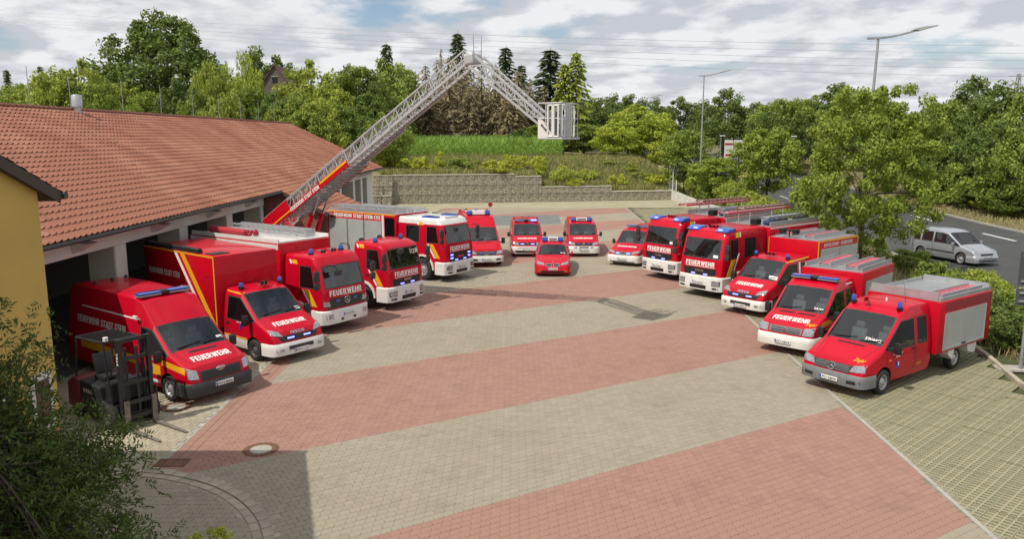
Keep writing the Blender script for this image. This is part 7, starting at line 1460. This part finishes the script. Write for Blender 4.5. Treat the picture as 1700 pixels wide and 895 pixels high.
rr_ = random.Random(9); e.add([(0, 0, 1.0)] + [((1.1 + rr_.uniform(-.2, .2)) * math.cos(2 * math.pi * k / n_) * s, (1.1 + rr_.uniform(-.2, .2)) * math.sin(2 * math.pi * k / n_) * s, z) for s, z in ((.45, .8), (.9, .35), (1.25, -.3)) for k in range(n_)], [(0, 1 + k, 1 + (k + 1) % n_) for k in range(n_)] + [(1 + r_ * n_ + k, 1 + (r_ + 1) * n_ + k, 1 + (r_ + 1) * n_ + (k + 1) % n_, 1 + r_ * n_ + (k + 1) % n_) for r_ in range(2) for k in range(n_)])
mat('sand', (.50, .34, .20), .95, var=.2); o = e.obj('sand_heap', ['sand'], smooth=60, loc=(X, Y, gz(X, Y))); tag(o, 'heap of orange sand beside the sign board', 'sand heap')
# traffic signs seen from behind at the right edge
e = thing('traffic_sign', 'grey post with two dark sign panels at the right edge', 'sign', (15.25, 22.3, 0)); mb = MB(); mb.tube((0, 0, 0), (0, 0, 3.9), .045, .045, 10).lathe([(0, 0), (.12, 0), (.12, .03), (.05, .05), (.05, .25)], n=12); mb.obj('post', ['galv'], e, 40)
mat('signback', (.09, .095, .10), .55, metal=.3, var=.1)
for z0, z1, w in ((2.62, 3.62, .42), (2.02, 2.52, .44)): mb = MB(); mb.box(-w, w, -.09, -.07, z0, z1); p = mb.obj('sign_panel', ['signback'], e, bev=.008); mb = MB(); mb.box(-w * .8, w * .8, -.13, -.091, z0 + .1, z0 + .15).box(-w * .8, w * .8, -.13, -.091, z1 - .15, z1 - .1); mb.obj('bracket', ['alu'], p)
o = MB(); o.prism([(-.5, -.26), (.42, -.34), (.5, .2), (-.36, .3)], -.02, .05, 0, 'z'); o = o.obj('concrete_slab', ['concrete'], loc=(15.05, 22.45, 0), bev=.01); tag(o, 'pale concrete slab round the foot of the sign post', 'slab')
# overhead wires and pylon
WP = [[(-60, 12), (220, 30), (860, 60), (1400, 72), (1760, 76)], [(-60, 18), (220, 36), (860, 70), (1400, 83), (1760, 89)], [(-60, 24), (220, 42), (860, 80), (1400, 95), (1760, 101)], [(-60, 29), (220, 47), (860, 90), (1400, 106), (1760, 114)], [(-60, 34), (220, 52), (860, 101), (1400, 118), (1760, 128)]]
mat('wire', (.34, .35, .36), .5, metal=.4)
for k, pts in enumerate(WP):
    px = np.linspace(-60, 1760, 25); co = np.polyfit([p[0] for p in pts], [p[1] for p in pts], 3); P3 = [atpix(x, float(np.polyval(co, x)), 190) for x in px]; mb = MB(); mb.path(P3, .034, 5); o = mb.obj('overhead_wire', ['wire'], fixn=False); tag(o, ('topmost', 'second', 'middle', 'fourth', 'lowest')[k] + ' of the five overhead wires crossing the sky', 'wire', 'overhead wires')
X, Y, zt = atpix(1692, 122, 420); e = thing('pylon', 'tiny lattice pylon on the right skyline above the wood', 'pylon', (X, Y, 0)); mb = MB()
for a, b in ((-1, -1), (1, -1), (1, 1), (-1, 1)): mb.bar((a * 3, b * 3, 0), (a * .5, b * .5, zt), .35, .35)
for k in range(8): z = zt * (.2 + .1 * k); w = 3 - 2.5 * z / zt; mb.bar((-w, -w, z), (w, -w, z + zt * .08), .2, .2).bar((w, -w, z), (-w, -w, z + zt * .08), .2, .2)
for z, w in ((zt * .97, 5), (zt * .86, 7)): mb.bar((-w, 0, z), (w, 0, z), .4, .4)
mb.obj('lattice', ['galv'], e)
# brick gable in the wood
X, Y, zt = atpix(455, 107, 104); zb = gz(X, Y); e = thing('brick_house', 'old grey brick gable half hidden by trees above the garage roof', 'house', (X, Y, zb)); h = zt - zb; brickmat('oldbrick', (.17, .135, .105), (.12, .10, .085), (.2, .19, .17), 2.0)
mb = MB(); mb.prism([(-1.5, 0), (1.5, 0), (1.5, h - 2.2), (0, h - .1), (-1.5, h - 2.2)], 0, 7); mb.obj('wall', ['oldbrick'], e)
for sg in (1, -1): mb = MB(); mb.bar((sg * 1.65, -.1, h - 2.36), (0, -.1, h), .22, .1, 0, (0, 0, 1)); mb.add([(sg * 1.7, -.2, h - 2.4), (0, -.2, h), (0, 7.2, h), (sg * 1.7, 7.2, h - 2.4)], [(0, 1, 2, 3)]); mb.obj('roof', ['rooftile_dark'], e)
for a, b, c_, d_ in ((-.35, .35, h - 2.35, h - 1.55), (-.5, .5, h - 4.0, h - 3.4)): mb = MB(); mb.box(a, b, -.03, .06, c_, d_); mb.obj('window', ['ink'], e); mb = MB(); mb.box(a - .1, b + .1, -.05, -.002, d_ + .001, d_ + .12); mb.obj('lintel', ['concrete'], e)

# every look-alike that shares a label is told apart by its place in the row
ORD = 'first second third fourth fifth sixth seventh eighth ninth tenth eleventh twelfth thirteenth fourteenth fifteenth sixteenth seventeenth eighteenth nineteenth twentieth twenty-first twenty-second twenty-third twenty-fourth twenty-fifth twenty-sixth'.split()
byl = {}
for o in bpy.data.objects:
    if o.parent is None and 'label' in o.keys(): byl.setdefault(o['label'], []).append(o)
for l, os_ in byl.items():
    if len(os_) > 1:
        for k, o in enumerate(sorted(os_, key=lambda o: o.location.x / o.location.y)): o['label'] = l + ', ' + ORD[k] + ' from the left'
